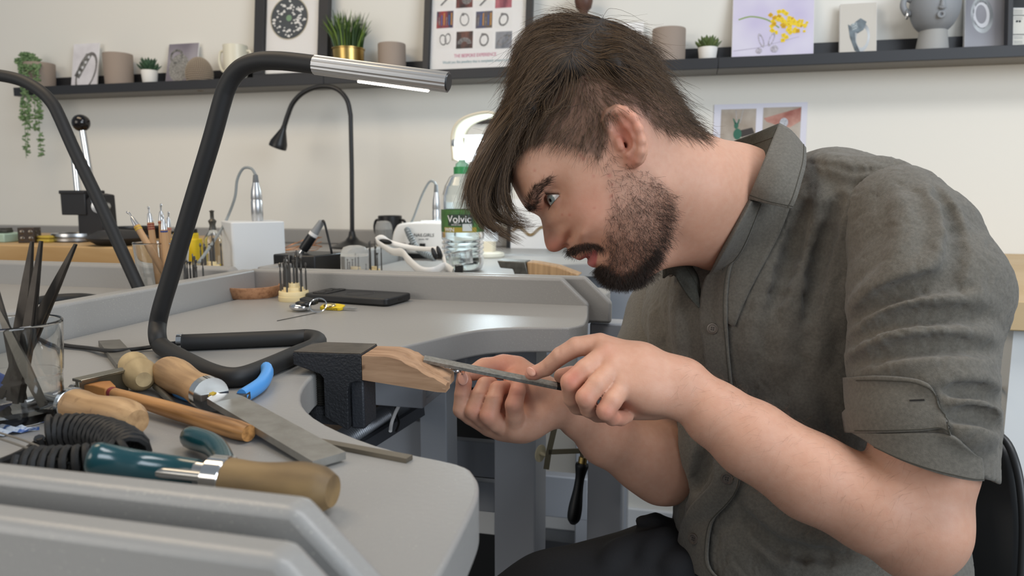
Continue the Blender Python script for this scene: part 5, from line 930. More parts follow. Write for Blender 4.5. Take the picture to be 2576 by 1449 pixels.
# saw hanging on the post
t = thing('hanging_saw', 'piercing saw with black handle hung on the bench leg', 'saw', pX(1385, 1140, -.205)); XS = -.204; ms = mat('old_brass_steel', '7d745f', .4, .85)
q = lambda x, y, o=0: pd(x, y, 1.02+o)
m = MB(); m.lathe([(0, 0), (.0125, 0), (.0125, .002), (0, .002)], 24, frame(q(1358, 1140, .012), (1, -.45, 0))); m.lathe([(0, 0), (.003, 0), (.003, .012), (0, .012)], 12, frame(q(1358, 1140, .012), (1, -.45, 0))); obj('wing_disc', m, mat('cream_disc', 'cfc4a4', .5), t, world=True)
m = MB(); m.sweep([q(1374, 1180), q(1380, 1140), q(1387, 1110), q(1398, 1062)], [(-.004, -.0015), (.004, -.0015), (.004, .0015), (-.004, .0015)], FW); m.sweep([q(1380, 1137), q(1462, 1134)], [(-.0035, -.0015), (.0035, -.0015), (.0035, .0015), (-.0035, .0015)], FW); m.sweep([q(1462, 1131), q(1464, 1150)], [(-.0025, -.0015), (.0025, -.0015), (.0025, .0015), (-.0025, .0015)], FW); obj('saw_bow', m, ms, t, world=True)
a, b = q(1467, 1150), q(1441, 1318); L = np.linalg.norm(b-a); F = frame(a, b-a); m = MB(); m.lathe([(0, 0), (.0062, 0), (.0062, L*.1), (0, L*.1)], 18, F); obj('brass_ferrule', m, m_gold, t, world=True)
P = smooth_path([(.0085, L*.09), (.0095, L*.14), (.0068, L*.3), (.0072, L*.5), (.0098, L*.75), (.0092, L*.92), (.004, L)], 5); m = MB(); m.lathe([(0, L*.09)]+[tuple(p) for p in P]+[(0, L)], 20, F); obj('black_handle', m, mat('handle_black', '0d0d0e', .4), t, world=True, smooth=60)
# ================================================================ smooth surfaces from blended shapes (camera-aligned axes: right, up, towards)
def c3(px, py, d): return np.array([(px-CX)/FPX*d, -(py-CY)/FPX*d, -d])
def rpx(p, d): return p*d/FPX
def RC(a, b, ra, rb, k=.01, op=1): return dict(t='rc', a=np.array(a, float), b=np.array(b, float), ra=ra, rb=rb, k=k, op=op)
def EL(c, r, R=None, k=.01, op=1): return dict(t='el', c=np.array(c, float), r=np.array(r, float), R=np.eye(3) if R is None else np.asarray(R), k=k, op=op)
def FNP(f, lo, hi, k=.01, op=1): return dict(t='fn', f=f, lo=np.array(lo, float), hi=np.array(hi, float), k=k, op=op)
def CH(pts, k=.01, op=1):
    """chain of tapered capsules; pts = (px, py, depth, radius)"""
    return [RC(c3(*p[:3]), c3(*q[:3]), p[3], q[3], k, op) for p, q in zip(pts[:-1], pts[1:])]
def pdist(q, P):
    if q['t'] == 'rc':
        ab = q['b']-q['a']; t = np.clip((P-q['a'])@ab/max(ab@ab, 1e-12), 0, 1)
        return np.sqrt(((P-q['a']-t[:, None]*ab)**2).sum(1))-(q['ra']+t*(q['rb']-q['ra']))
    if q['t'] == 'el':
        L = (P-q['c'])@q['R']; k0 = np.sqrt(((L/q['r'])**2).sum(1)); k1 = np.sqrt(((L/q['r']**2)**2).sum(1)); return k0*(k0-1)/np.maximum(k1, 1e-9)
    return q['f'](P)
def pbox(q):
    if q['t'] == 'rc': return np.minimum(q['a']-q['ra'], q['b']-q['rb']), np.maximum(q['a']+q['ra'], q['b']+q['rb'])
    if q['t'] == 'el': m_ = q['r'].max() if not np.allclose(q['R'], np.eye(3)) else q['r']; return q['c']-m_, q['c']+m_
    return q['lo'], q['hi']
def field(prims, P, sel=None):
    d = np.full(len(P), 9.0)
    for i, q in enumerate(prims):
        if sel is not None and not sel[i]: continue
        e = pdist(q, P); k = q['k']
        if q['op'] == 1: h = np.maximum(k-np.abs(d-e), 0); d = np.minimum(d, e)-h*h/(4*k)
        else: e = -e; h = np.maximum(k-np.abs(d-e), 0); d = np.maximum(d, e)+h*h/(4*k)
    return d
def sdf_mesh(prims, h, B=12, lo=None, hi=None):
    bb = [pbox(q) for q in prims if q['op'] == 1]
    if lo is None: lo = np.min([b[0] for b in bb], 0)-3*h; hi = np.max([b[1] for b in bb], 0)+3*h
    lo = np.asarray(lo, float); nb = np.ceil((np.asarray(hi)-lo)/(h*B)).astype(int); N = nb*B+1; D = np.ones(N, np.float32)
    I = np.stack(np.meshgrid(*[np.arange(k) for k in nb], indexing='ij'), -1).reshape(-1, 3); C = lo+(I+.5)*h*B; hd = h*B*.87
    di = np.stack([pdist(q, C) for q in prims]); dc = field(prims, C); act = np.abs(dc) < hd*1.5+.004
    base = np.stack(np.meshgrid(*[np.arange(B+1)]*3, indexing='ij'), -1).reshape(-1, 3)
    for j in np.nonzero(~act & (dc < 0))[0]: i0 = I[j]*B; D[i0[0]:i0[0]+B+1, i0[1]:i0[1]+B+1, i0[2]:i0[2]+B+1] = -1
    for j in np.nonzero(act)[0]:
        i0 = I[j]*B; P = lo+(i0+base)*h; ks = np.array([q['k'] for q in prims]); ops = np.array([q['op'] for q in prims])
        sel = np.where(ops == 1, di[:, j] < dc[j]+2*hd+ks+.006, di[:, j] < hd+ks+.006)
        D[i0[0]:i0[0]+B+1, i0[1]:i0[1]+B+1, i0[2]:i0[2]+B+1] = field(prims, P, sel).reshape(B+1, B+1, B+1)
    S = D < 0; cnt = np.zeros(N-1, np.uint8)
    for a in (0, 1):
        for b in (0, 1):
            for c in (0, 1): cnt += S[a:N[0]-1+a, b:N[1]-1+b, c:N[2]-1+c]
    cells = np.argwhere((cnt > 0) & (cnt < 8)); idx = -np.ones(N-1, np.int32); idx[tuple(cells.T)] = np.arange(len(cells))
    acc = np.zeros((len(cells), 3)); w = np.zeros(len(cells)); cor = [(a, b, c) for a in (0, 1) for b in (0, 1) for c in (0, 1)]
    val = {o: D[cells[:, 0]+o[0], cells[:, 1]+o[1], cells[:, 2]+o[2]] for o in cor}
    for o in cor:
        for ax in range(3):
            if o[ax] == 0:
                p = list(o); p[ax] = 1; p = tuple(p); a, b = val[o], val[p]; x = (a < 0) != (b < 0); t = np.where(x, a/np.where(x, a-b, 1), 0)
                q = np.tile(np.array(o, float), (len(cells), 1)); q[:, ax] += t; acc[x] += q[x]; w[x] += 1
    V = lo+(cells+acc/w[:, None])*h; F = []
    for ax in range(3):
        s0 = [slice(None)]*3; s1 = [slice(None)]*3; s0[ax] = slice(0, N[ax]-1); s1[ax] = slice(1, N[ax])
        E_ = np.argwhere(S[tuple(s0)] != S[tuple(s1)]); u, v = [(1, 2), (2, 0), (0, 1)][ax]
        ok = (E_[:, u] > 0) & (E_[:, v] > 0) & (E_[:, u] < N[u]-1) & (E_[:, v] < N[v]-1); E_ = E_[ok]
        def cid(du, dv): q = E_.copy(); q[:, u] -= du; q[:, v] -= dv; return idx[tuple(q.T)]
        Q = np.stack([cid(1, 1), cid(0, 1), cid(0, 0), cid(1, 0)], 1); fl = ~S[tuple(E_.T)]; Q[fl] = Q[fl][:, ::-1]; F.append(Q)
    F = np.vstack(F); return V, F[(F >= 0).all(1)]
def relax(V, F, n=2, lam=.5):
    e = np.vstack([F[:, [0, 1]], F[:, [1, 2]], F[:, [2, 3]], F[:, [3, 0]]]); e = np.vstack([e, e[:, ::-1]]); deg = np.bincount(e[:, 0], minlength=len(V)).astype(float)
    for it in range(n):
        for l in (lam, -lam*.9):
            s = np.stack([np.bincount(e[:, 0], V[e[:, 1], k], len(V)) for k in range(3)], 1); V = V+l*(s/deg[:, None]-V)
    return V
RCM = np.stack([RT, UP, -FW], 1)
def toworld(V): return np.asarray(V)@RCM.T+CAM
def scr(V): d = -V[:, 2]; return CX+FPX*V[:, 0]/d, CY-FPX*V[:, 1]/d
def hit(prims, px, py, d0=.45):
    """where the lines of sight through pixels meet the blended surface (camera axes)"""
    px = np.atleast_1d(np.asarray(px, float)); py = np.atleast_1d(np.asarray(py, float)); D = np.stack([(px-CX)/FPX, -(py-CY)/FPX, -np.ones_like(px)], 1); t = np.full(len(px), d0)
    for _ in range(70): t = t+np.clip(field(prims, D*t[:, None]), -.01, .08)*.8
    return D*np.minimum(t, 1.3)[:, None]
def normals(prims, P, e=.0008):
    g = np.stack([field(prims, P+np.eye(3)[k]*e)-field(prims, P-np.eye(3)[k]*e) for k in range(3)], 1); return g/(np.linalg.norm(g, axis=1)[:, None]+1e-9)
def tps(X, Y, reg=1e-4):
    X = np.asarray(X, float); n = len(X); r2 = ((X[:, None]-X[None])**2).sum(-1); K = np.where(r2 > 0, r2*np.log(np.maximum(r2, 1e-12))*.5, 0)+reg*np.eye(n); Pm = np.c_[np.ones(n), X]
    A = np.block([[K, Pm], [Pm.T, np.zeros((3, 3))]]); s = np.linalg.solve(A, np.r_[Y, 0, 0, 0])
    def f(Q):
        out = np.zeros(len(Q))
        for i in range(0, len(Q), 20000):
            q = Q[i:i+20000]; r2 = ((q[:, None]-X[None])**2).sum(-1); out[i:i+20000] = (np.where(r2 > 0, r2*np.log(np.maximum(r2, 1e-12))*.5, 0)@s[:n])+s[n]+q@s[n+1:]
        return out
    return f
# ---------------------------------------------------------------- head: half-width over the profile plane, both sides alike
D0 = .70
def sag(px, py, w=0.0):
    """profile-plane position (100 px units) of a feature seen at a pixel and standing w metres out of that plane"""
    k = (D0-w)/D0; return (px-CX)*k/100, (py-CY)*k/100
class Half:
    def __init__(s, outline, ctrl, step=.012, extra_out=None):
        O = smooth_path([sag(*p) for p in outline], 3, closed=True); X = [tuple(p) for p in O]; Y = [0.0]*len(O)
        for px, py, w in ctrl: X.append(sag(px, py, w/100)); Y.append(w*w/10)
        f = tps(X, np.array(Y), 1e-3); s.lo = O.min(0)-.35; s.hi = O.max(0)+.35; s.st = step; nu, nv = np.ceil((s.hi-s.lo)/step).astype(int)+1; s.n = (nu, nv)
        G = np.stack(np.meshgrid(s.lo[0]+np.arange(nu)*step, s.lo[1]+np.arange(nv)*step, indexing='ij'), -1).reshape(-1, 2); T_ = f(G)
        # outside the outline: negative, growing with the distance
        a = O; b = np.roll(O, -1, 0); ins = np.zeros(len(G), bool); dm = np.full(len(G), 1e9)
        for p, q in zip(a, b):
            c = ((p[1] > G[:, 1]) != (q[1] > G[:, 1])); x = (q[0]-p[0])*(G[:, 1]-p[1])/(q[1]-p[1]+1e-12)+p[0]; ins ^= c & (G[:, 0] < x)
            e = q-p; t = np.clip(((G-p)@e)/(e@e), 0, 1); dm = np.minimum(dm, ((G-p-t[:, None]*e)**2).sum(1))
        dm = np.sqrt(dm); T_ = np.where(ins, np.maximum(T_, .25*dm), -2.2*dm-.4*dm*dm); s.T = T_.reshape(nu, nv)
        s.gu, s.gv = np.gradient(s.T, step)
    def look(s, A, u, v):
        x = np.clip((u-s.lo[0])/s.st, 0, s.n[0]-1.001); y = np.clip((v-s.lo[1])/s.st, 0, s.n[1]-1.001); i = x.astype(int); j = y.astype(int); a = x-i; b = y-j
        return A[i, j]*(1-a)*(1-b)+A[i+1, j]*a*(1-b)+A[i, j+1]*(1-a)*b+A[i+1, j+1]*a*b
    def __call__(s, P):
        """signed distance estimate; P in camera axes"""
        u = P[:, 0]/D0*FPX/100; v = -P[:, 1]/D0*FPX/100; w = (P[:, 2]+D0)*100
        G = w*w/10-s.look(s.T, u, v); c = FPX/D0/100*1.0
        gu = s.look(s.gu, u, v)*c; gv = s.look(s.gv, u, v)*c; gw = 2*w*10
        return G/np.sqrt(gu*gu+gv*gv+gw*gw+60)
    def width(s, px, py):
        T_ = s.look(s.T, np.asarray((px-CX)/100.), np.asarray((py-CY)/100.)); return np.sqrt(np.maximum(T_, 0)*10)/100
PROFILE = [(1270, 416), (1279, 443), (1293, 474), (1310, 505), (1324, 522), (1341, 534), (1355, 543), (1361, 553), (1365, 572), (1368, 596), (1371, 613), (1378, 628), (1392, 634), (1407, 631), (1420, 623), (1426, 624), (1430, 634),
           (1437, 645), (1446, 650), (1458, 655), (1470, 650), (1477, 648), (1479, 652), (1477, 660), (1482, 668), (1493, 673), (1501, 674), (1507, 680), (1514, 690), (1523, 704), (1536, 713), (1556, 717), (1580, 714), (1606, 700),
           (1640, 668), (1672, 620), (1700, 560), (1730, 480), (1750, 410), (1748, 350), (1725, 300), (1690, 240), (1650, 190), (1595, 145), (1530, 117), (1465, 108), (1405, 125), (1350, 170), (1310, 235), (1285, 310), (1272, 370)]
FACE = [(1560, 200, 6.6), (1500, 160, 5.2), (1450, 210, 6.6), (1640, 270, 6.5), (1590, 270, 7.2), (1490, 270, 7.15), (1400, 220, 5.7), (1350, 300, 5.1), (1420, 310, 6.6), (1330, 380, 4.9), (1690, 330, 5.2), (1660, 400, 5.9),
        (1400, 400, 6.1), (1345, 430, 5.15), (1460, 400, 6.85), (1305, 440, 3.7), (1540, 380, 7.1), (1600, 400, 7.0), (1350, 492, 4.35), (1375, 452, 5.35), (1333, 515, 3.0), (1430, 475, 5.75), (1425, 505, 5.2), (1398, 494, 3.45), (1375, 512, 2.5), (1390, 528, 3.1),
        (1368, 545, 1.15), (1365, 535, 1.7), (1440, 535, 5.35), (1480, 500, 6.35), (1408, 552, 3.85), (1505, 450, 6.85), (1455, 590, 4.75), (1505, 570, 5.85), (1425, 580, 3.35), (1403, 566, 2.5), (1385, 572, 1.15), (1395, 590, 1.5),
        (1418, 606, 1.85), (1404, 612, 1.65), (1432, 606, 1.75), (1440, 593, 2.35), (1385, 612, 1.15), (1445, 620, 2.15), (1462, 622, 2.65), (1450, 637, 1.75), (1466, 640, 1.75), (1490, 631, 2.75), (1506, 624, 3.2), (1490, 650, 1.75), (1500, 640, 2.55), (1496, 664, 1.7), (1515, 655, 2.55), (1516, 672, 2.05),
        (1540, 690, 2.1), (1560, 700, 2.1), (1535, 650, 3.4), (1570, 650, 3.7), (1600, 610, 4.8), (1625, 560, 5.35), (1560, 570, 5.65), (1650, 520, 5.4), (1620, 470, 6.3), (1575, 460, 6.75), (1520, 610, 4.3), (1480, 600, 4.3), (1600, 665, 3.0), (1650, 600, 4.2), (1690, 480, 5.2)]
HEAD = Half(PROFILE, FACE); HEADP = FNP(HEAD, c3(1240, 760, .70)-(0, 0, .085), c3(1790, 60, .70)+(0, 0, .085), .01)
def hd(px, py, w): return c3(px, py, D0-w/100)
eyec = hd(1407, 494, 3.05)
LIDC = nrm((-.93, -.36)); LIDP = nrm((-.36, .93))
def wedge(P):
    q = P-eyec; a_ = q[:, 0]*LIDC[0]+q[:, 1]*LIDC[1]; b_ = q[:, 0]*LIDP[0]+q[:, 1]*LIDP[1]
    return np.maximum(np.maximum((b_-.46*a_)*.9, (-b_-.50*a_)*.9), np.sqrt((q**2).sum(1))-.0148)
EAR = []
ex = nrm((.50, -.86, 0)); ez = nrm(np.array([-.38, -.2, 1.])); ez = nrm(ez-ex*(ez@ex)); ey = np.cross(ez, ex)
EAR += [EL(hd(1573, 345, 7.45), (.028, .0165, .0042), np.stack([ex, ey, ez], 1), .006), EL(hd(1592, 397, 7.5), (.0078, .0072, .0042), np.stack([ex, ey, ez], 1), .004)]
EAR += CH([(*p[:2], D0-p[2]/100, p[3]/100) for p in [(1549, 340, 7.15, .24), (1533, 322, 7.4, .3), (1526, 303, 7.6, .33), (1533, 286, 7.8, .34), (1551, 276, 8.0, .34), (1573, 280, 8.25, .34), (1592, 297, 8.5, .34), (1607, 325, 8.65, .33), (1614, 355, 8.6, .32), (1612, 382, 8.4, .32), (1603, 402, 8.0, .36)]], .0045)
EAR += CH([(*p[:2], D0-p[2]/100, p[3]/100) for p in [(1556, 300, 7.9, .22), (1578, 318, 8.15, .25), (1590, 345, 8.2, .26), (1590, 370, 8.05, .25), (1580, 388, 7.85, .28)]], .004)
EAR += [EL(hd(1566, 352, 8.1), (.0105, .0072, .0075), np.stack([ex, ey, ez], 1), .003, -1), EL(hd(1544, 312, 8.15), (.0085, .005, .0045), np.stack([ex, ey, ez], 1), .003, -1), EL(hd(1568, 366, 7.4), (.0036, .003, .011), None, .002, -1)]
EAR += CH([(1556, 352, D0-.0755, .0032), (1562, 369, D0-.0765, .0032)], .004)
NECK = [RC(c3(1790, 478, .745), c3(1945, 521, .79), .044, .055, .02)]+CH([(1600, 420, .70, .052), (1720, 484, .715, .0545), (1830, 512, .755, .0565), (1900, 575, .82, .058)], .02)+CH([(1650, 440, .69, .026), (1750, 560, .715, .020), (1800, 650, .755, .014)], .03)+[RC(c3(1610, 640, .70), c3(1735, 588, .735), .020, .026, .02), EL(c3(1895, 690, .85), (.075, .085, .085), None, .03)]
SKULL = [HEADP]+NECK+[EL(eyec, (.0134,)*3, None, .004)]+[FNP(wedge, eyec-.02, eyec+.02, .0012, -1)]+EAR
SKULL += [EL(hd(1424, 621, 1.0), (.0042, .0030, .0035), None, .002, -1), RC(hd(1477, 649, 0), hd(1502, 627, 2.75), .0011, .0008, .002, -1)]
# ---------------------------------------------------------------- arms and hands
ARM1 = CH([(1700, 968, .632, .0205), (1728, 977, .63, .0215), (1800, 1042, .622, .0275), (1890, 1105, .612, .0325), (2040, 1200, .598, .0355), (2200, 1275, .585, .0375), (2312, 1322, .578, .0355)], .008)+CH([(2312, 1322, .578, .0355), (2325, 1150, .585, .0385), (2300, 800, .61, .040)], .012)+CH([(2308, 1370, .585, .024), (2280, 1380, .585, .022)], .02)
def finger(pts, k=.0013): return CH([(x, y, d, r/1000) for x, y, d, r in pts], k)
HL = []
# back of the hand: four rays from the wrist to the knuckles
for (x, y, d, r), kn in zip(((1712, 948, .632, 15), (1706, 960, .628, 16), (1700, 985, .626, 16), (1696, 1005, .626, 15)), ((1512, 868, .645, 10.5), (1524, 893, .630, 10.5), (1542, 930, .619, 10.2), (1562, 975, .612, 9.5))):
    HL += CH([(x, y, d, r/1000), ((x+kn[0])/2, (y+kn[1])/2, (d+kn[2])/2, (r+kn[3]+3)/2000), (kn[0], kn[1], kn[2], kn[3]/1000)], .012)
HL += [EL(c3(1615, 985, .640), (.034, .020, .020), None, .014)]+CH([(1640, 1015, .642, .013), (1580, 1022, .640, .011)], .012)
HL += finger([(1508, 866, .645, 10.2), (1450, 872, .648, 9.0), (1410, 895, .652, 8.3), (1374, 926, .660, 7.4), (1346, 938, .664, 6.6), (1334, 941, .6655, 5.4)])
HL += finger([(1524, 893, .630, 10.2), (1472, 930, .620, 9.2), (1436, 962, .618, 9.0), (1438, 1000, .628, 8.0), (1452, 1022, .640, 7.4), (1478, 1030, .648, 6.6)])
HL += finger([(1542, 930, .619, 10), (1502, 968, .607, 9.0), (1474, 1000, .604, 8.8), (1482, 1028, .616, 7.8), (1504, 1042, .630, 7.2), (1528, 1046, .638, 6.4)])
HL += finger([(1562, 975, .612, 9.4), (1540, 1008, .602, 8.4), (1524, 1034, .600, 8.0), (1540, 1050, .610, 7.0), (1562, 1052, .620, 6.6), (1577, 1047, .626, 6.0)])
HL += finger([(1640, 1000, .650, 14), (1560, 985, .672, 12.5), (1490, 965, .682, 10), (1440, 948, .684, 8.6), (1412, 946, .682, 7.2)], .008)
for a, b in (((1490, 1010, .622), (1440, 1036, .636)),): pass
LEFT = ARM1+HL
ARM2 = CH([(1385, 1012, .742, .0165), (1411, 1016, .745, .0172), (1455, 1050, .752, .0205), (1524, 1100, .768, .0295), (1610, 1145, .785, .0345), (1668, 1175, .80, .035)], .008)+CH([(1668, 1175, .80, .035), (1690, 1000, .86, .042), (1700, 820, .92, .045)], .03)
HR = [EL(c3(1330, 1020, .748), (.034, .022, .014), np.array([[.95, .2, 0], [-.2, .95, 0], [0, 0, 1.]]).T, .012)]
HR += CH([(1400, 1005, .742, .015), (1345, 985, .742, .016), (1300, 960, .752, .014)], .012)+CH([(1395, 1035, .738, .014), (1340, 1062, .728, .0135), (1300, 1074, .722, .0115)], .012)
HR += finger([(1300, 1074, .722, 10.8), (1296, 1045, .712, 9.2), (1293, 1018, .706, 9.0), (1302, 985, .708, 8.0), (1304, 968, .715, 7.4), (1312, 972, .726, 6.6)])
HR += CH([(1385, 1030, .742, .014), (1320, 1070, .735, .0125), (1285, 1078, .732, .0118)], .012)+finger([(1285, 1078, .732, 11), (1250, 1062, .722, 10), (1231, 1046, .716, 9.6), (1243, 1005, .718, 8.6), (1252, 978, .725, 8.0), (1268, 975, .737, 7.2)])
HR += CH([(1380, 1025, .748, .014), (1310, 1072, .744, .0125), (1262, 1074, .742, .0118)], .012)+finger([(1262, 1074, .742, 11), (1215, 1050, .732, 10), (1194, 1034, .726, 9.6), (1206, 995, .728, 8.8), (1219, 968, .734, 8.2), (1236, 966, .745, 7.4)])
HR += CH([(1262, 1070, .746, .0115), (1230, 1070, .748, .011)], .012)+finger([(1230, 1070, .748, 11), (1185, 1045, .740, 9.8), (1162, 1030, .734, 9.2), (1164, 992, .733, 8.6), (1167, 962, .733, 8.2), (1166, 945, .733, 7.0)])
HR += finger([(1390, 1000, .748, 15), (1335, 960, .762, 15.5), (1300, 930, .772, 12.5), (1265, 922, .772, 10.8), (1220, 928, .765, 9.6), (1188, 938, .752, 8.4)], .01)
RIGHT = ARM2+HR
def skin_colors(V, head):
    x, y = scr(V); n = len(V); C = np.tile(np.array(lin('d1a188')), (n, 1)); d = -V[:, 2]
    def mix(mask, col): m_ = np.clip(mask, 0, 1)[:, None]; C[:] = C*(1-m_)+np.array(lin(col))*m_
    def blob(cx, cy, rx, ry=None): ry = ry or rx; return np.exp(-((x-cx)/rx)**2-((y-cy)/ry)**2)
    if head:
        mix(.55*blob(1392, 618, 30), 'c4705f'); mix(.35*blob(1480, 520, 60), 'c77b66'); mix(.6*blob(1575, 330, 40, 60)*(d < .645), 'c96f5d'); mix(.4*blob(1590, 405, 20)*(d < .64), 'c96f5d')
        xx = x; lips = (((xx-1448)*.78+(y-650)*.0 > -30) & (y > 640) & (y < 676) & (xx < 1503)); 
        L1 = np.clip(1-np.abs(poly_d(x, y, [(1443, 648), (1458, 652), (1472, 641), (1500, 628), (1474, 650), (1458, 658), (1446, 655)]))/3, 0, 1); mix(.8*L1, 'b05f5e')
        L2 = np.clip(1-np.abs(poly_d(x, y, [(1476, 652), (1500, 629), (1502, 640), (1498, 668), (1490, 674), (1481, 668), (1476, 660)]))/3, 0, 1); mix(.85*L2, 'b25b5e')
        bd = beard_density(x, y)*(d > .63); mix(.55*np.clip(bd, 0, 1), '6b4a3c')
        hs = hair_density(x, y); mix(.62*hs, '3a2b22')
        eb = np.clip(1-poly_d(x, y, EYEBROW)/4, 0, 1); mix(.6*eb, '4a372c'); mix(.25*blob(1408, 512, 22, 10), 'a8685a')
        for (a, b, r) in ((1318, 381, 4), (1357, 377, 3), (1460, 391, 4), (1468, 399, 5), (1401, 372, 3), (1345, 429, 3), (1533, 442, 5), (1493, 443, 3), (1540, 465, 3), (1538, 494, 4), (1495, 523, 3), (1433, 541, 3), (1414, 540, 3)): mix(.5*blob(a, b, r), 'b4584e')
    else:
        for (a, b, r, k) in ((1436, 962, 26, .35), (1474, 1000, 26, .35), (1524, 1034, 24, .4), (1340, 942, 18, .5), (1440, 945, 26, .5), (1270, 930, 60, .45), (1195, 1035, 26, .3), (1231, 1046, 26, .3), (1293, 1018, 24, .3), (1165, 965, 22, .45), (1525, 885, 24, .2), (1300, 985, 20, .4), (1560, 1050, 30, .4)): mix(k*blob(a, b, r), 'c4705f')
        for (a, b, rx, ry) in ((1162, 996, 18, 3), (1205, 990, 18, 3), (1246, 1000, 20, 3), (1300, 992, 18, 3), (1410, 884, 4, 12), (1372, 922, 4, 10)): mix(.25*blob(a, b, rx, ry), '9a5c4a')
    return C
def poly_d(x, y, poly):
    """distance in pixels outside a polygon (0 inside)"""
    P = np.array(poly, float); ins = np.zeros(len(x), bool); dm = np.full(len(x), 1e9)
    for p, q in zip(P, np.roll(P, -1, 0)):
        c = ((p[1] > y) != (q[1] > y)); ins ^= c & (x < (q[0]-p[0])*(y-p[1])/(q[1]-p[1]+1e-12)+p[0]); e = q-p; t = np.clip(((x-p[0])*e[0]+(y-p[1])*e[1])/(e@e), 0, 1); dm = np.minimum(dm, (x-p[0]-t*e[0])**2+(y-p[1]-t*e[1])**2)
    return np.where(ins, 0, np.sqrt(dm))
EYEBROW = [(1330, 520), (1334, 495), (1345, 470), (1365, 455), (1385, 446), (1380, 458), (1362, 474), (1355, 492), (1346, 522), (1336, 530)]
BEARD = [(1505, 345), (1530, 385), (1560, 405), (1590, 430), (1632, 436), (1660, 468), (1688, 500), (1690, 545), (1670, 620), (1632, 690), (1590, 716), (1550, 724), (1525, 708), (1514, 686), (1528, 664), (1545, 640), (1530, 618), (1536, 570), (1545, 500), (1528, 430), (1505, 385)]
CHIN = [(1514, 692), (1508, 678), (1520, 670), (1536, 684), (1560, 694), (1600, 684), (1650, 630), (1660, 640), (1612, 706), (1555, 724), (1524, 708)]
MUST = [(1431, 629), (1448, 617), (1478, 611), (1503, 614), (1522, 627), (1510, 626), (1494, 620), (1472, 627), (1452, 636), (1439, 639)]
def beard_density(x, y):
    f = lambda P, s: np.clip(1-poly_d(x, y, P)/s, 0, 1); g_ = .38+.62*np.clip(((x-1530)*.6+(y-455)*.8)/170, 0, 1); return np.maximum(np.maximum(.66*g_*f(BEARD, 20), 1.0*f(CHIN, 14)), np.maximum(.8*f(MUST, 4), .9*f([(1500, 676), (1512, 664), (1524, 668), (1512, 680)], 4)))
FADE = [(1290, 395), (1330, 365), (1380, 350), (1440, 362), (1480, 378), (1505, 392), (1524, 345), (1520, 300), (1545, 268), (1600, 262), (1628, 290), (1650, 312), (1690, 328), (1765, 342), (1780, 300), (1700, 200), (1560, 60), (1400, 60), (1270, 200), (1265, 380)]
def hair_density(x, y): return np.clip(1-poly_d(x, y, FADE)/14, 0, 1)*(1-np.clip(1-poly_d(x, y, [(1535, 300), (1560, 268), (1600, 290), (1625, 340), (1620, 400), (1590, 415), (1560, 370)])/10, 0, 1))
m_skin = mat('skin', 'ffffff', .52, attr='skin_color', col2='faf4f1', scale=160, ramp=(.3, .7), sss=.18, bump=.25, bscale=700, bdist=.0004, spec=.4)
m_skin.node_tree.nodes['Principled BSDF'].inputs['Base Color'].default_value = (1, 1, 1, 1)
def color_attr(me, C, name='skin_color'):
    a = me.attributes.new(name, 'FLOAT_COLOR', 'POINT'); a.data.foreach_set('color', np.c_[C, np.ones(len(C))].astype(np.float32).ravel())
seat_pt = pd(2010, 1560, .76)
person = thing('person', 'man in grey-green shirt filing a ring at the bench pin', 'person', (seat_pt[0], seat_pt[1], .53))
parts = []
for prims, h, head in ((SKULL, .00135, True), (LEFT, .0014, False), (RIGHT, .0014, False)):
    V, F = sdf_mesh(prims, h); V = relax(V, F, 2); parts.append((V, F, skin_colors(V, head)))
off = 0; FV = []
for V, F, C in parts: FV.append(F+off); off += len(V)
BV = np.vstack([p[0] for p in parts]); BF = np.vstack(FV); BC = np.vstack([p[2] for p in parts])
body = obj('body', (toworld(BV), BF), m_skin, person, world=True, smooth=180, fix=False); color_attr(body.data, BC)
# nails
m_nail = mat('fingernail', 'd39a85', .35, coat=.2)
def nail(px, py, prims, rx, ry, ang, lift=.0002, tilt=None):
    P = hit(prims, px, py); n_ = normals(prims, P)[0] if tilt is None else nrm(tilt); T = frame(P[0]-n_*.0004, n_, (math.cos(ang), math.sin(ang), 0)); m = MB(); m.ell((0, 0, 0), (rx, ry, .0009), 16, T)
    m.v[-1] = toworld(m.v[-1]); obj('fingernail', m, m_nail, person, world=True, smooth=180)
nail(1165, 953, RIGHT, .0056, .0068, .0); nail(1335, 935, LEFT, .0062, .0038, -.5)
# eye
m_eye = [mat('eye_white', 'd9d4d0', .15, coat=.5), mat('iris_grey', '7f8c8a', .2, coat=.8), mat('pupil', '0a0a0c', .1)]
gz = nrm((-.76, -.38, .53)); T = frame(eyec, gz); prof = [(0.0119*math.sin(a), .0119*math.cos(a)) for a in np.linspace(0, math.pi, 40)]; m = MB(); m.lathe(prof, 40, T); m.v[0] = toworld(m.v[0])
e_ = obj('eye', m, m_eye, person, world=True, smooth=180, fix=False)
e_.data.polygons.foreach_set('material_index', [2 if i//40 < 2 else (1 if i//40 < 6 else 0) for i in range(len(e_.data.polygons))])
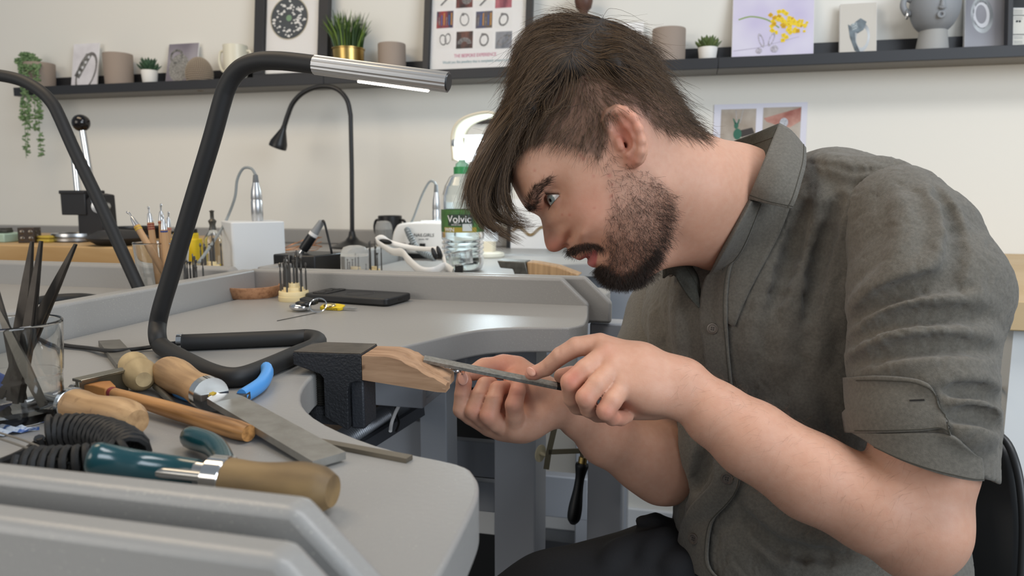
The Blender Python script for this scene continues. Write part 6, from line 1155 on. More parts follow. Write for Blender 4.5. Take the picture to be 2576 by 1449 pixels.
# ---------------------------------------------------------------- clothes
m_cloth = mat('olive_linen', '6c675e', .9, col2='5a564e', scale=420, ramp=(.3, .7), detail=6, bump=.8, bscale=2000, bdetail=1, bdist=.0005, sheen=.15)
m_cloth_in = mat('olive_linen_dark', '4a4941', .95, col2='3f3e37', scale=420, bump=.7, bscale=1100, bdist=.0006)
m_stitch = mat('olive_thread', '403d35', .9)
def crinkle(V, F, amp, seed, wl=.011):
    """fine irregular linen creases along the surface normals"""
    fn = np.cross(V[F[:, 2]]-V[F[:, 0]], V[F[:, 3]]-V[F[:, 1]]); N_ = np.zeros_like(V)
    for k in range(4):
        for c in range(3): N_[:, c] += np.bincount(F[:, k], fn[:, c], len(V))
    N_ /= np.linalg.norm(N_, axis=1)[:, None]+1e-12; g = np.random.default_rng(seed); s_ = np.zeros(len(V))
    w = V+.006*np.sin(V[:, [1, 2, 0]]*210+1)
    for _ in range(16): k = g.normal(0, 1, 3); k[1] *= .55; k *= 2*math.pi/(wl*(.5+1.4*g.random()))/np.linalg.norm(k); s_ += np.sin(w@k+g.random()*6.28)
    s_ /= 4; return V+N_*(amp*(s_-.5*np.abs(s_)))[:, None]
def fold(prims, pts, r, lift, k, op=1, prot=.0048):
    """a soft ridge (or a crease) laid along the traced pixel line on the surface"""
    P = smooth_path(pts, 3); H = hit(prims, P[:, 0], P[:, 1]); N_ = normals(prims, H); n = len(P); tp = np.sin(np.linspace(0, math.pi, n))**.6
    H = H+N_*(lift if op < 0 else -r+prot); return [RC(H[i], H[i+1], max(r*tp[i], .0012), max(r*tp[i+1], .0012), k, op) for i in range(n-1)]
TOR = [EL(c3(1975, 780, .81), (.140, .130, .120), None, .03), EL(c3(2020, 1010, .80), (.143, .15, .125), None, .04), EL(c3(2040, 1280, .79), (.147, .16, .13), None, .04), RC(c3(2225, 548, .69), c3(2090, 520, .735), .050, .053, .03), RC(c3(2090, 520, .735), c3(1905, 575, .81), .053, .066, .03),
       RC(c3(1900, 600, .84), c3(1690, 790, .93), .070, .056, .03), EL(c3(1755, 860, .86), (.070, .085, .07), None, .03), EL(c3(2200, 730, .74), (.080, .105, .075), None, .03), EL(c3(2180, 520, .78), (.08, .045, .08), None, .03), RC(c3(2050, 1500, .79), c3(2050, 1640, .79), .147, .147, .05)]
TF = []
def tf(pts, r, lift, k, op=1): TF.extend(fold(TOR, pts, r, lift, k, op))
for pts, r, l in (([(2000, 500), (1950, 620), (1905, 760), (1880, 900)], .010, -.004), ([(2075, 470), (2035, 620), (1985, 780), (1965, 960)], .012, -.005), ([(2140, 460), (2110, 600), (2075, 760), (2050, 930)], .011, -.004), ([(2180, 560), (2150, 700), (2110, 830)], .010, -.004),
                  ([(1910, 560), (1860, 700), (1835, 820)], .008, -.004), ([(1640, 760), (1660, 900), (1690, 1010)], .012, -.005), ([(1590, 760), (1600, 860), (1640, 950)], .010, -.004), ([(1700, 740), (1715, 860), (1735, 1000)], .009, -.004),
                  ([(1715, 1060), (1740, 1140), (1750, 1250)], .016, -.005), ([(1720, 1290), (1800, 1230), (1850, 1120)], .012, -.005), ([(1880, 1240), (1950, 1330), (2090, 1370), (2260, 1385)], .013, -.005), ([(1900, 1330), (1990, 1410), (2140, 1430)], .012, -.005), ([(1960, 1000), (1940, 1100), (1900, 1180)], .012, -.005),
                  ([(2010, 980), (2040, 1080), (2060, 1160)], .011, -.005), ([(2060, 395), (2150, 420), (2250, 425), (2330, 470)], .008, -.004), ([(2080, 420), (2170, 440), (2240, 445)], .006, -.003)): tf(pts, r, l, .014)
for pts, r, l in (([(2030, 520), (1990, 640), (1945, 780)], .006, .003), ([(2115, 500), (2070, 640), (2030, 800)], .006, .003), ([(1690, 1120), (1725, 1200), (1715, 1300)], .006, .003), ([(1870, 1290), (1960, 1375), (2120, 1400)], .006, .003), ([(1800, 1060), (1780, 1160), (1760, 1230)], .007, .003)): tf(pts, r, l, .010, -1)
SEAM = [(2030, 408), (2090, 415), (2150, 432), (2210, 425), (2275, 437)]; TF.extend(fold(TOR+TF, SEAM, .0024, .0004, .003, -1))
OPEN = [RC(c3(1500, 430, .69), c3(1830, 508, .75), .055, .060, .006, -1), RC(c3(1830, 508, .75), c3(1890, 560, .80), .060, .056, .006, -1), RC(c3(1835, 550, .745), c3(1752, 730, .72), .026, .012, .008, -1), RC(c3(1700, 560, .70), c3(1752, 700, .72), .05, .014, .008, -1)]
SHIRT = TOR+TF+OPEN
V, F = sdf_mesh(SHIRT, .0026, hi=None); V = crinkle(relax(V, F, 1), F, .00045, 4); shirt = obj('shirt', (toworld(V), F), m_cloth, person, world=True, smooth=180, fix=False)
# near sleeve with its folds and rolled cuff
SL = CH([(2258, 541, .66, .046), (2298, 612, .645, .0545), (2332, 740, .622, .0635), (2312, 900, .603, .0555), (2318, 1050, .588, .0545), (2322, 1180, .580, .0525)], .006)
SF = []
def sf(pts, r, lift, k, op=1): SF.extend(fold(SL, pts, r, lift, k, op))
for pts, r, l in (([(2130, 850), (2240, 775), (2370, 745), (2500, 752)], .013, -.004), ([(2125, 790), (2200, 730), (2300, 690), (2390, 640)], .012, -.005), ([(2330, 450), (2380, 560), (2365, 660)], .012, -.005), ([(2120, 900), (2230, 850), (2360, 838), (2525, 845)], .012, -.003),
                  ([(2125, 945), (2260, 915), (2400, 905), (2515, 925)], .012, -.004), ([(2300, 960), (2420, 955), (2520, 975)], .011, -.003), ([(2380, 1010), (2450, 1015), (2515, 1050)], .011, -.003), ([(2390, 1075), (2450, 1080), (2505, 1105)], .011, -.003), ([(2260, 480), (2280, 600), (2230, 700)], .010, -.005)): sf(pts, r, l, .011)
for pts, r, l in (([(2135, 815), (2230, 752), (2330, 722), (2440, 722)], .006, .003), ([(2125, 875), (2240, 815), (2380, 795), (2500, 800)], .006, .003), ([(2130, 922), (2260, 882), (2400, 872), (2510, 885)], .006, .003), ([(2350, 470), (2400, 580), (2390, 690), (2300, 715)], .006, .002), ([(2380, 985), (2460, 990), (2520, 1010)], .005, .002), ([(2390, 1045), (2460, 1050), (2510, 1075)], .005, .002)): sf(pts, r, l, .008, -1)
ax_ = nrm(c3(2330, 1180, .58)-c3(2320, 1050, .588)); A0 = c3(2150, 1075, .575); B0 = c3(2480, 1205, .575); across = nrm(B0-A0); hemn = nrm(np.cross(across, (0, 0, 1.))); hemn = hemn if hemn@ax_ > 0 else -hemn
HEM = FNP(lambda P: -((P-A0)@hemn), A0-1, A0+1, .002, -1)
ARMHOLE = nrm(c3(2160, 560, .66)-c3(2300, 620, .645)); SH0 = c3(2205, 600, .655)
HOLLOW = [dict(q, ra=q['ra']-.004, rb=q['rb']-.004, op=-1, k=.002) for q in CH([(2322, 1150, .580, .0495), (2340, 1330, .572, .052)], .004)]
SLEEVE = SL+SF+[HEM]+HOLLOW
V, F = sdf_mesh(SLEEVE, .0022); V = crinkle(relax(V, F, 1), F, .0004, 5); sleeve = obj('sleeve', (toworld(V), F), m_cloth, person, world=True, smooth=180, fix=False)
# far sleeve
SL2 = CH([(1690, 800, .92, .060), (1668, 960, .87, .064), (1664, 1040, .845, .056)], .03); h2 = nrm(c3(1668, 1090, .83)-c3(1668, 960, .87)); H0 = c3(1660, 1062, .838)
FAR = SL2+fold(SL2, [(1600, 1010), (1650, 1030), (1700, 1045)], .010, -.003, .01)+fold(SL2, [(1590, 960), (1640, 985), (1690, 990)], .010, -.003, .01)+[FNP(lambda P: -((P-H0)@h2), H0-1, H0+1, .002, -1)]
V, F = sdf_mesh(FAR, .003); obj('sleeve', (toworld(V), F), m_cloth, person, world=True, smooth=180, fix=False)
def patch(name, rows, prims, off, mm, thick=.0016, n=5, depth=None, parent=None, wob=0, sub=0, sew=()):
    """cloth panel traced on the surface below it; rows of control pixels"""
    R = np.array([smooth_path(r_, n) for r_ in rows]); G = np.array([smooth_path(R[:, j], n) for j in range(R.shape[1])]).transpose(1, 0, 2); a, b = G.shape[:2]
    if depth is None:
        H = hit(prims, G[..., 0].ravel(), G[..., 1].ravel()); P = H+normals(prims, H)*off
    else: P = np.stack([c3(*q) for q in G.reshape(-1, 3)])
    if wob: ii = np.arange(len(P)); P = P+np.c_[0*ii, 0*ii, wob*np.sin(ii*.9)+wob*.6*np.sin(ii*.37)]
    m = MB(); Wp = toworld(P).reshape(a, b, 3); m.grid(Wp); o = obj(name, m, mm, parent or person, world=True, smooth=180, solid=thick, fix=False)
    du = np.gradient(Wp, axis=0); dv = np.gradient(Wp, axis=1); nn = np.cross(du, dv); nn /= np.linalg.norm(nn, axis=2)[..., None]+1e-9; nn *= np.where((nn@FW) > 0, -1, 1)[..., None]
    for ax_i, f in sew:   # rows of stitching along the cloth edges
        if ax_i == 0: k = f*(a-1); i0 = min(int(k), a-2); L_ = lerp(Wp[i0], Wp[i0+1], k-i0)+nn[i0]*thick*.55
        else: k = f*(b-1); i0 = min(int(k), b-2); L_ = lerp(Wp[:, i0], Wp[:, i0+1], k-i0)+nn[:, i0]*thick*.55
        ms_ = MB(); ms_.tube(L_, .00045, 5); obj('stitching', ms_, m_stitch, o, world=True, fix=False)
    return o
# placket with edge, buttons, collar
pl = [(1878, 505), (1834, 585), (1796, 656), (1774, 720), (1768, 800), (1778, 880), (1788, 950), (1800, 1060), (1805, 1160), (1796, 1215), (1740, 1280), (1718, 1350), (1722, 1410), (1790, 1460)]
pr = [(1905, 512), (1880, 580), (1852, 650), (1838, 720), (1834, 800), (1838, 880), (1845, 950), (1856, 1060), (1862, 1160), (1858, 1230), (1806, 1300), (1790, 1370), (1796, 1430), (1850, 1480)]
patch('front_panel', [[(1900, 466), (1850, 560), (1806, 640), (1778, 706), (1768, 760)], [(1935, 490), (1884, 584), (1840, 660), (1812, 730), (1800, 790)], [(1995, 505), (1950, 612), (1905, 700), (1870, 770), (1850, 820)]], SHIRT+NECK, .0022, m_cloth, .002, sew=((0, .12),))
patch('placket', [pl, [tuple(lerp(a, b, .5)) for a, b in zip(pl, pr)], pr], SHIRT+NECK, .0046, m_cloth, .0022, sew=((0, .88),))
m_btn = [mat('button_brown', '5b5046', .35, col2='463c34', scale=200), mat('button_hole', '17130f', .6)]
for bx, by in ((1797, 826), (1828, 1200), (1753, 1352), (1442+256, 692)):
    P = hit(SHIRT, bx, by); n_ = normals(SHIRT, P)[0]; n_ = nrm(n_+np.array([0, 0, .6])); T = frame(P[0]+n_*.0066, n_); r = .0058 if bx > 1720 else .004; m = MB(); m.lathe([(0, 0), (r*.9, 0), (r, .0008), (r*.94, .0020), (r*.72, .0021), (r*.66, .0014), (0, .0014)], 26, T); m.v[0] = toworld(m.v[0])
    b_ = obj('button', m, m_btn[0], person, world=True, smooth=50)
    for k in range(4):
        m = MB(); m.lathe([(0, .0013), (.0007, .0013), (.0007, .00165), (0, .00165)], 8, T@trans((.0014*math.cos(k*1.57+.6), .0014*math.sin(k*1.57+.6), 0))); m.v[0] = toworld(m.v[0]); obj('thread_hole', m, m_btn[1], b_, world=True)
    if 'b0_' in globals(): pass
for (a, b) in (((1813, 624), (1810, 640)),):
    H = hit(SHIRT, [a[0], b[0]], [a[1], b[1]]); H = H+normals(SHIRT, H)*.0022; m = MB(); m.tube(toworld(H), .0008, 6); obj('buttonhole', m, m_btn[1], person, world=True)
col_rows = [[(1960, 311, .722), (1944, 350, .703), (1926, 395, .684), (1902, 455, .675), (1884, 500, .682)], [(1990, 330, .712), (1978, 375, .688), (1962, 430, .668), (1944, 480, .664), (1930, 512, .668)], [(2026, 373, .705), (2026, 415, .683), (2014, 462, .668), (2004, 498, .662), (1992, 525, .662)]]
patch('collar', col_rows, None, 0, m_cloth, .0022, depth=1, sew=((0, .88), (1, .93)))
st = [[(1960, 312, .728), (1900, 336, .772), (1860, 350, .785), (1800, 372, .800)], [(1944, 352, .715), (1900, 366, .768), (1860, 376, .785), (1815, 388, .800)], [(1928, 398, .712), (1895, 404, .765), (1862, 408, .785), (1830, 410, .800)]]
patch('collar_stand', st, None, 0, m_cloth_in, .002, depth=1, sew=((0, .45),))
far = [[(1655, 630, .775), (1690, 618, .770), (1720, 640, .760), (1752, 690, .752), (1772, 750, .742)], [(1668, 660, .770), (1690, 655, .758), (1712, 675, .750), (1738, 715, .742), (1764, 760, .736)], [(1668, 700, .765), (1690, 690, .754), (1706, 706, .746), (1730, 745, .738), (1758, 775, .734)]]
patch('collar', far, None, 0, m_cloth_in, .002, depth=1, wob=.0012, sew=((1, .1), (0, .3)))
flap = [[(2122, 950), (2200, 944), (2280, 948), (2335, 965), (2358, 1000)], [(2124, 1000), (2200, 1000), (2290, 1002), (2350, 1018), (2374, 1050)], [(2130, 1050), (2210, 1050), (2300, 1052), (2370, 1060), (2390, 1085)], [(2136, 1088), (2220, 1088), (2310, 1084), (2370, 1078), (2392, 1092)]]
patch('cuff', flap, SL+SF, .0022, m_cloth, .0030, sew=((0, .08), (0, .93), (1, .95)))
cuff2 = [[(2140, 1082), (2220, 1090), (2310, 1088), (2390, 1092), (2430, 1120), (2462, 1150)], [(2180, 1105), (2250, 1125), (2330, 1140), (2400, 1155), (2440, 1172), (2466, 1182)], [(2210, 1128), (2270, 1158), (2340, 1185), (2395, 1200), (2440, 1208), (2466, 1208)]]
patch('cuff', cuff2, SL+SF, .0018, m_cloth, .0030, sew=((0, .9),))
H = hit(SL+SF, [2290, 2325], [1010, 1008]); H = H+normals(SL+SF, H)*.0040; m = MB(); m.tube(toworld(H), .0007, 6); obj('buttonhole', m, m_btn[1], person, world=True)
# trousers
m_blackcloth = mat('black_denim', '131316', .85, bump=.5, bscale=600, bdist=.0006)
TR = CH([(1960, 1500, .80, .085), (1690, 1512, .80, .085), (1410, 1590, .78, .084), (1150, 1740, .74, .075)], .01)+CH([(1900, 1500, .92, .080), (1600, 1530, .92, .078), (1330, 1640, .90, .070)], .01)+[RC(c3(2040, 1540, .80), c3(2060, 1660, .80), .140, .135, .05)]
TR += fold(TR, [(1690, 1330), (1640, 1370), (1620, 1420)], .012, -.003, .012)+fold(TR, [(1640, 1345), (1560, 1380), (1520, 1430)], .012, -.004, .012)+fold(TR, [(1760, 1390), (1700, 1420), (1690, 1445)], .012, -.004, .012)
TR += CH([(1612, 1312, .80, .0065), (1650, 1310, .80, .008), (1700, 1335, .80, .012)], .006)
V, F = sdf_mesh(TR, .004); obj('trousers', (toworld(V), F), m_blackcloth, person, world=True, smooth=180, fix=False)
# chair
ch = thing('office_chair', 'black moulded chair back behind the bare elbow', 'chair', pd(2480, 1700, .82)*np.array([1, 1, 0])); m_ch = mat('chair_black', '0b0b0c', .35)
rows = []; prof_ = smooth_path([(2330, 1120, .86), (2440, 1075, .83), (2520, 1100, .80), (2556, 1170, .78), (2572, 1280, .77), (2572, 1400, .765), (2560, 1520, .765), (2520, 1640, .77)], 6); inner = np.array([(2290, 1380, .83)]*len(prof_))
for k in range(8): rows.append([pd(*lerp(p, q, (k/7)**1.2)) for p, q in zip(prof_, inner)])
m = MB(); m.grid(rows); obj('back_shell', m, m_ch, ch, world=True, solid=.006, smooth=180, fix=False)
m = MB(); m.tube([pd(*p) for p in prof_], .0045, 10); obj('rim', m, mat('chair_rim', '2b2b2c', .4), ch, world=True)
sc_ = pd(2080, 1700, .78); m = MB(); m.prism(rrect(.48, .46, .12, 6), .44, .50, trans((sc_[0], sc_[1], 0))); obj('seat', m, m_ch, ch, world=True, bevel=.015, seg=3)
m = MB(); m.lathe([(0, .05), (.03, .05), (.03, .25), (.02, .25), (.02, .44), (0, .44)], 18, trans((sc_[0], sc_[1], 0))); obj('gas_stem', m, m_ch, ch, world=True)
for k in range(5): a = k*1.2566; m = MB(); m.tube([(sc_[0]+.02*math.cos(a), sc_[1]+.02*math.sin(a), .075), (sc_[0]+.29*math.cos(a), sc_[1]+.29*math.sin(a), .06)], [.022, .014], 8); lg = obj('leg', m, m_ch, ch, world=True); m = MB(); m.ell((sc_[0]+.29*math.cos(a), sc_[1]+.29*math.sin(a), .028), .028, 12); obj('caster', m, m_ch, lg, world=True)
# ---------------------------------------------------------------- what the hands hold
t = thing('flat_file', 'narrow flat steel file held over the wooden wedge', 'file', pd(1240, 930, .69)); a, b = pd(1066, 903, .668), pd(1422, 975, .676); n_ = nrm(UP*.93-FW*.35); wv = nrm(np.cross(n_, b-a)); m_f2 = mat('diamond_file', '94918a', .5, .6, col2='7d7a73', scale=300, bump=.5, bscale=1200, bdist=.0003)
m = MB(); n2 = nrm(np.cross(b-a, wv)); n2 = n2 if n2@UP > 0 else -n2; rows = [barsec(c_, .0048, n2*.0017, wv) for c_ in (a, lerp(a, b, .94))]; m.grid(rows, closed=True); m.add(rows[0], [(0, 1, 2, 3)]); m.add(rows[1], [(0, 1, 2, 3)]); obj('cutting_blade', m, m_f2, t, world=True, smooth=0, bevel=.0002)
m = MB(); rows = [barsec(c_, .0046, n2*.0016, wv) for c_ in (lerp(a, b, .94), b)]; m.grid(rows, closed=True); m.add(rows[0], [(0, 1, 2, 3)]); m.add(rows[1], [(0, 1, 2, 3)]); obj('smooth_end', m, mat('dark_file_end', '3a3937', .35, .9), t, world=True, smooth=0)
t = thing('silver_ring', 'silver ring pinched between thumb and finger against the wooden wedge', 'ring', pd(1150, 928, .715)); T = frame(pd(1146, 930, .722), nrm(np.array([.2, .4, .9]))); m = MB(); m.lathe([(.0085, -.002), (.0098, -.002), (.0100, 0), (.0098, .002), (.0085, .002), (.0085, -.002)], 36, T); obj('band', m, m_chrome, t, world=True)
# ---------------------------------------------------------------- hair
def hair_obj(name, strands, radii, mm, parent=person):
    """strands: list of (n,3) arrays in camera axes"""
    cu = bpy.data.hair_curves.new(name); cu.add_curves([len(s) for s in strands]); P = toworld(np.vstack(strands))-ORG[parent.name]
    cu.attributes['position'].data.foreach_set('vector', P.astype(np.float32).ravel()) if 'position' in cu.attributes else cu.position_data.foreach_set('vector', P.astype(np.float32).ravel())
    ra = cu.attributes.get('radius') or cu.attributes.new('radius', 'FLOAT', 'POINT'); ra.data.foreach_set('value', np.concatenate(radii).astype(np.float32))
    cu.materials.append(mm); o = bpy.data.objects.new(name, cu); COL.objects.link(o); o.parent = parent; ORG[o.name] = ORG[parent.name]; return tag(o, kind='stuff')
def hair_mat(name, ca, cb, rough=.45):
    m = bpy.data.materials.new(name); m.use_nodes = True; nt = m.node_tree; b = nt.nodes['Principled BSDF']; b.inputs['Roughness'].default_value = rough; b.inputs['Specular IOR Level'].default_value = .35
    h = nt.nodes.new('ShaderNodeHairInfo'); r = nt.nodes.new('ShaderNodeValToRGB'); r.color_ramp.elements[0].color = lin(ca)+(1,); r.color_ramp.elements[1].color = lin(cb)+(1,); nt.links.new(h.outputs['Random'], r.inputs[0]); nt.links.new(r.outputs[0], b.inputs['Base Color']); return m
m_hair = hair_mat('brown_hair', '2b2019', '6e553b'); m_beard = hair_mat('beard_hair', '1c140f', '3b2c22', .6)
# hair volume under the strands
HOUT = [(1272, 400), (1262, 340), (1285, 262), (1296, 190), (1308, 128), (1345, 82), (1400, 56), (1460, 46), (1520, 52), (1575, 84), (1622, 138), (1672, 206), (1706, 262), (1740, 318), (1762, 342), (1735, 344), (1690, 330), (1650, 308), (1626, 276), (1590, 258), (1545, 262), (1512, 272), (1480, 294), (1430, 312), (1370, 330), (1310, 376)]
HC = [(1560, 190, 7.1), (1500, 140, 6.0), (1450, 190, 7.1), (1640, 260, 6.9), (1590, 230, 7.35), (1500, 250, 7.4), (1400, 210, 6.6), (1350, 290, 6.0), (1420, 290, 6.75), (1320, 350, 4.6), (1690, 310, 5.3), (1340, 170, 4.6), (1400, 120, 4.6), (1600, 270, 7.0), (1530, 280, 6.9), (1300, 300, 4.2)]
HV = Half(HOUT, HC); HVP = FNP(HV, c3(1240, 460, .70)-(0, 0, .09), c3(1790, 20, .70)+(0, 0, .09))
V, F = sdf_mesh([HVP], .0025); V = relax(V, F, 2); g = np.random.default_rng(1)
obj('hair_mass', (toworld(V), F), mat('hair_dark', '2a2018', .7, col2='1f1711', scale=300, stretch=(1, 1, .2)), person, world=True, smooth=180, fix=False)
ctrl = [((1750, 335), (.75, .66)), ((1700, 250), (.62, .78)), ((1650, 170), (.62, .78)), ((1590, 100), (.72, .60)), ((1660, 290), (.68, .73)), ((1600, 230), (.80, .60)), ((1540, 190), (.90, .42)), ((1520, 120), (.97, .2)), ((1500, 250), (.55, .83)), ((1560, 255), (.7, .7)),
        ((1450, 300), (-.25, .97)), ((1490, 340), (-.25, .97)), ((1420, 330), (-.5, .86)), ((1450, 220), (-.2, .98)), ((1480, 160), (.7, .4)), ((1420, 80), (-.95, .1)), ((1460, 55), (-.9, -.1)), ((1350, 110), (-.8, .5)), ((1320, 180), (-.2, .98)), ((1290, 260), (-.1, .99)), ((1305, 130), (-.3, .95)), ((1272, 350), (-.2, .98)), ((1370, 200), (-.85, .5)), ((1350, 270), (-.75, .66)), ((1300, 330), (-.6, .8)), ((1400, 280), (-.8, .6)), ((1640, 330), (.5, .86))]
cp = np.array([c[0] for c in ctrl], float); cv = np.array([c[1] for c in ctrl], float)
def flow(x, y):
    d2 = (x[:, None]-cp[:, 0])**2+(y[:, None]-cp[:, 1])**2; w = 1/(d2+900)**1.5; w /= w.sum(1)[:, None]; v = w@cv; return v/np.linalg.norm(v, axis=1)[:, None]
def gradn(H, P, e=.0006): q = np.stack([H(P+np.eye(3)[k]*e)-H(P-np.eye(3)[k]*e) for k in range(3)], 1); return q/(np.linalg.norm(q, axis=1)[:, None]+1e-9)
def grow(roots, H, length, n, lift, seed, curl=.0, clear=.0004, spread=.25, dirs=flow, press=.35):
    g = np.random.default_rng(seed); P = roots.copy(); N = len(P); out = [P.copy()]; L = length*(.65+.7*g.random(N)); x0_, y0_ = scr(P); L = L*np.where(x0_ > 1370, np.clip((318-y0_+.28*(x0_-1500)*(x0_ > 1500))/110, .22, 1), 1) if dirs is flow and length > .02 else L; ang = g.normal(0, spread, N); ph = g.random(N)*6.28; lf = lift*(.4+1.2*g.random(N))
    for i in range(n):
        x, y = scr(P); d2 = dirs(x, y); c, s = np.cos(ang+curl*np.sin(ph+i*.6)), np.sin(ang+curl*np.sin(ph+i*.6)); D = np.stack([d2[:, 0]*c-d2[:, 1]*s, -(d2[:, 0]*s+d2[:, 1]*c), np.zeros(N)], 1)
        nn = gradn(H, P); inn = (D*nn).sum(1); D = D-np.minimum(inn, 0)[:, None]*nn; D = D+nn*(lf*(1-press*2*i/n))[:, None]; D /= np.linalg.norm(D, axis=1)[:, None]; P = P+D*(L/n)[:, None]
        dd = H(P); P = P+nn*np.maximum(clear-dd, 0)[:, None]; out.append(P.copy())
    return np.stack(out, 1)
def strands_of(A, r0, r1): n = A.shape[1]; return list(A), [np.interp(np.linspace(0, 1, n), [0, .7, 1], [r0, r0*.85, r1])]*len(A)
vx, vy = scr(V); ok = np.ones(len(V), bool); S_, R_ = [], []
roots = V[g.choice(len(V), 9000)]; x, y = scr(roots); back = (x > 1400)
A = grow(roots[back], HV, .040, 9, .15, 2, .12, spread=.16); s, r = strands_of(A, .00013, .00005); S_ += s; R_ += r
front = roots[~back]; A = grow(front, HV, .032, 9, .12, 3, .2, spread=.2); s, r = strands_of(A, .00013, .00005); S_ += s; R_ += r
# stray hairs along the top and back
tt_ = np.abs(V[:, 2]+D0) < .04; idx_ = np.nonzero(tt_)[0]; A = grow(V[g.choice(idx_, 260)], HV, .035, 9, .36, 4, .3, spread=.4, press=.1); s, r = strands_of(A, .00008, .00004); S_ += s; R_ += r
# fade above the ear, temple and nape: short hairs on the skin
HVx, HVy = scr(parts[0][0]); SV = parts[0][0]; dn = hair_density(HVx, HVy)*(np.abs(SV[:, 2]+D0) > .005); prob = dn/dn.sum(); rt_ = SV[g.choice(len(SV), 14000, p=prob)]
x, y = scr(rt_); A = grow(rt_, HEAD, .014, 4, .25, 5, .1, spread=.22, clear=.0003); s, r = strands_of(A, .00009, .00004); S_ += s; R_ += r
# locks of the fringe and the swept top: guide lines in pixels with offset from the middle plane (cm)
GUIDES = [([(1500, 62), (1440, 52), (1380, 66), (1330, 108), (1300, 170), (1296, 240), (1318, 300)], 1.0, 14), ([(1480, 90), (1410, 80), (1350, 112), (1316, 170), (1306, 240), (1290, 300), (1262, 350)], 2.5, 14), ([(1460, 140), (1390, 150), (1330, 200), (1290, 270), (1255, 340), (1230, 420)], 3.0, 16),
          ([(1450, 210), (1390, 225), (1330, 260), (1280, 320), (1240, 390), (1212, 470), (1196, 540)], 4.0, 18), ([(1440, 250), (1380, 255), (1320, 290), (1270, 345), (1232, 415), (1205, 490), (1222, 555), (1262, 590)], 4.4, 18), ([(1430, 285), (1370, 290), (1310, 325), (1262, 385), (1225, 450), (1205, 520), (1240, 570), (1308, 608)], 4.0, 18),
          ([(1400, 300), (1340, 320), (1290, 365), (1250, 430), (1230, 500), (1255, 550), (1305, 572), (1350, 570)], 3.4, 12), ([(1380, 310), (1330, 335), (1290, 385), (1268, 440), (1265, 500), (1290, 548), (1330, 562)], 3.8, 10), ([(1420, 160), (1350, 190), (1300, 250), (1260, 320), (1225, 400), (1195, 480), (1180, 545)], 1.0, 16),
          ([(1420, 130), (1350, 150), (1306, 210), (1280, 280), (1244, 350), (1210, 430), (1186, 520)], -1.5, 14), ([(1430, 100), (1360, 110), (1310, 165), (1290, 240), (1262, 320), (1226, 400), (1200, 480), (1190, 530)], -3.0, 12), ([(1360, 300), (1310, 345), (1276, 400), (1255, 460), (1240, 520), (1235, 560)], 2.0, 14),
          ([(1340, 320), (1300, 370), (1272, 430), (1262, 490), (1275, 530)], 1.0, 12), ([(1470, 265), (1420, 262), (1370, 285), (1335, 325), (1318, 362)], 5.6, 10), ([(1460, 230), (1410, 215), (1362, 240), (1330, 290), (1290, 350), (1262, 420)], 5.2, 14), ([(1500, 200), (1440, 180), (1380, 185), (1335, 220), (1310, 280)], 5.0, 12),
          ([(1500, 150), (1440, 125), (1380, 135), (1335, 175), (1310, 240), (1295, 300)], 4.0, 12), ([(1320, 330), (1275, 380), (1240, 440), (1215, 500), (1230, 550)], -2.0, 12), ([(1350, 290), (1290, 350), (1245, 420), (1215, 490), (1195, 550)], -3.0, 10), ([(1500, 105), (1440, 90), (1390, 96), (1345, 128)], 3.0, 10), ([(1560, 90), (1500, 66), (1430, 60), (1360, 86), (1315, 140), (1304, 210)], -1.5, 12)]
g = np.random.default_rng(21)
for pts, w, wt in GUIDES:
    Q = smooth_path(pts, 5); n = len(Q)
    for lock in range(5):
        lo_ = g.normal(0, .55); lp = g.normal(0, 10, 2); ls = g.normal(0, 1, 3)
        for k in range(int(wt*7)):
            t_ = np.linspace(0, 1, n); a = g.normal(0, 1, 3); cut = max(6, int(n*(.72+.28*g.random()))); spread_ = (4+9*t_-9*np.maximum(t_-.75, 0)*1.3); wob = g.random()*6.28
            X = Q[:, 0]+lp[0]*(.5+t_)+a[0]*spread_*.55+ls[0]*6*np.sin(t_*4+wob*.2); Y_ = Q[:, 1]+lp[1]*(.5+t_)+a[1]*spread_*.55; Wc = w+lo_+a[2]*.35+.5*np.sin(t_*3)*ls[2]
            S_.append(np.stack([hd(xx, yy, ww) for xx, yy, ww in zip(X[:cut], Y_[:cut], Wc[:cut])])); R_.append(np.interp(np.linspace(0, 1, cut), [0, .6, 1], [.00015, .00012, .00005]))
for k in range(130):   # loose single hairs around the fringe
    pts, w, wt = GUIDES[g.integers(len(GUIDES))]; Q = smooth_path(pts, 5); n = len(Q); t_ = np.linspace(0, 1, n); o_ = g.normal(0, 16, 2); X = Q[:, 0]+o_[0]*t_-abs(g.normal(0, 14))*t_; Y_ = Q[:, 1]+o_[1]*t_; S_.append(np.stack([hd(xx, yy, w+g.normal(0, .2)) for xx, yy in zip(X, Y_)])); R_.append(np.full(n, .00006))
hair_obj('hair', S_, R_, m_hair)
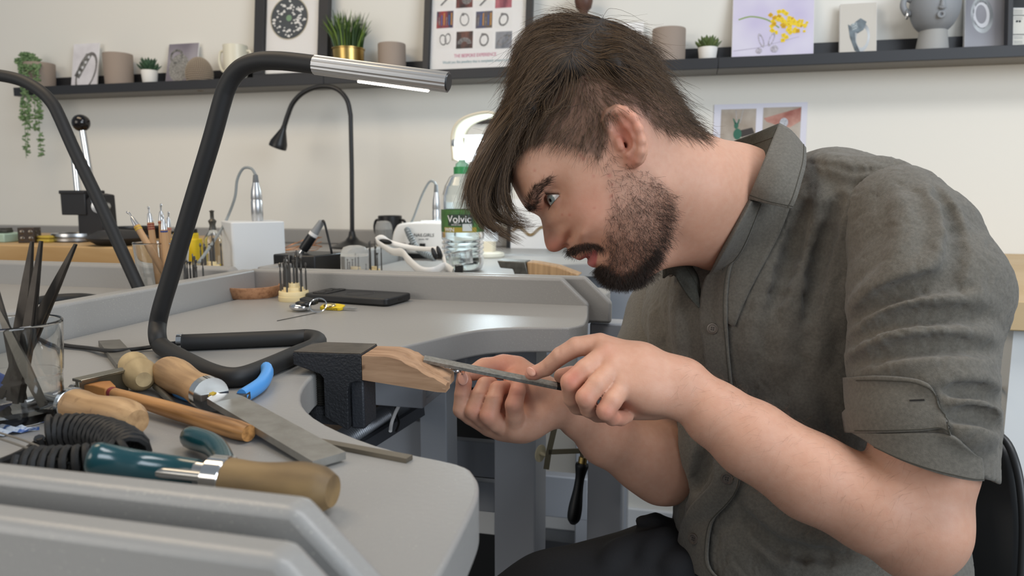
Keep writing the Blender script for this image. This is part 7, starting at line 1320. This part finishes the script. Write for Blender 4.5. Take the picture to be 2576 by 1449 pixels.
# ---------------------------------------------------------------- beard, moustache, brow and lashes
bctrl = [((1520, 380), (.2, .98)), ((1560, 430), (.35, .94)), ((1620, 480), (.55, .83)), ((1600, 540), (.2, .98)), ((1660, 540), (.75, .66)), ((1580, 620), (.1, .99)), ((1640, 640), (.75, .66)), ((1540, 690), (-.2, .98)), ((1580, 710), (.3, .95)), ((1520, 690), (-.5, .86)), ((1440, 630), (-.6, .8)), ((1490, 618), (.5, .86)), ((1530, 640), (.3, .95))]
bp_ = np.array([c[0] for c in bctrl], float); bv_ = np.array([c[1] for c in bctrl], float)
def bflow(x, y): d2 = (x[:, None]-bp_[:, 0])**2+(y[:, None]-bp_[:, 1])**2; w = 1/(d2+400)**1.5; w /= w.sum(1)[:, None]; v = w@bv_; return v/np.linalg.norm(v, axis=1)[:, None]
bd = beard_density(HVx, HVy)**1.6; near = (-SV[:, 2] < D0+.03); bd = bd*near; rt_ = SV[g.choice(len(SV), 6600, p=bd/bd.sum())]
SK = lambda P: field(SKULL[:5], P)
A = grow(rt_, HEAD, .0075, 4, .75, 6, .3, spread=.55, clear=.0002, dirs=bflow, press=.5); s, r = strands_of(A, .00008, .00004); BS, BR = s, r
for poly, soft, cnt, ln, sd in ((CHIN, 10, 2000, .0065, 7), (MUST, 2, 420, .0045, 17)):
    cd_ = np.clip(1-poly_d(HVx, HVy, poly)/soft, 0, 1)*(np.abs(SV[:, 2]+D0) < .06)*(SV[:, 2] > -D0-.025); rt_ = SV[g.choice(len(SV), cnt, p=cd_/cd_.sum())]; A = grow(rt_, HEAD, ln, 4, .6, sd, .3, spread=.4, clear=.0002, dirs=bflow, press=.5); s, r = strands_of(A, .00009, .00004); BS += s; BR += r
hair_obj('beard', BS, BR, m_beard)
eb = np.clip(1-poly_d(HVx, HVy, EYEBROW)/3, 0, 1)*(-SV[:, 2] < D0); rt_ = SV[g.choice(len(SV), 420, p=eb/eb.sum())]
def eflow(x, y): v = np.stack([.30+.35*(y < 470), -.9+.3*(y < 470)], 1); return v/np.linalg.norm(v, axis=1)[:, None]
A = grow(rt_, HEAD, .0062, 4, .3, 8, .1, spread=.3, clear=.0002, dirs=eflow); s, r = strands_of(A, .0001, .00004)
lu = nrm(np.array([LIDC[0]+.46*LIDP[0], LIDC[1]+.46*LIDP[1], 0])); ld = nrm(np.array([LIDC[0]-.5*LIDP[0], LIDC[1]-.5*LIDP[1], 0]))
for base, sgn, nL, ln in ((lu, 1, 70, .0065), (ld, -1, 40, .0035)):
    for k in range(nL):
        a = math.radians(8+78*k/nL); P0 = eyec+.0139*(math.cos(a)*base+math.sin(a)*np.array([0, 0, 1.])); out_ = nrm(P0-eyec); up3 = np.array([LIDP[0], LIDP[1], 0])*sgn; L_ = ln*(.7+.3*math.sin(k*2.3)); d_ = nrm(out_+.15*up3)
        s.append(np.stack([P0+d_*L_*q+up3*L_*.35*q*q for q in np.linspace(0, 1, 5)])); r.append(np.linspace(.00011, .00004, 5))
hair_obj('eyebrow', s, r, m_beard)
# fine hair on the near forearm
FA = parts[1][0]; fx, fy = scr(FA); ok = (fx > 1690) & (fx < 2330) & (fy > 900); rt_ = FA[g.choice(np.nonzero(ok)[0], 1500)]; LA = lambda P: field(ARM1, P)
A = grow(rt_, LA, .009, 3, .3, 9, .1, spread=.5, clear=.0001, dirs=lambda x, y: np.stack([-.75+0*x, .66+0*x], 1)); s, r = strands_of(A, .00003, .000015); hair_obj('arm_hair', s, r, hair_mat('arm_hair', '5a4232', '8a6a50'))
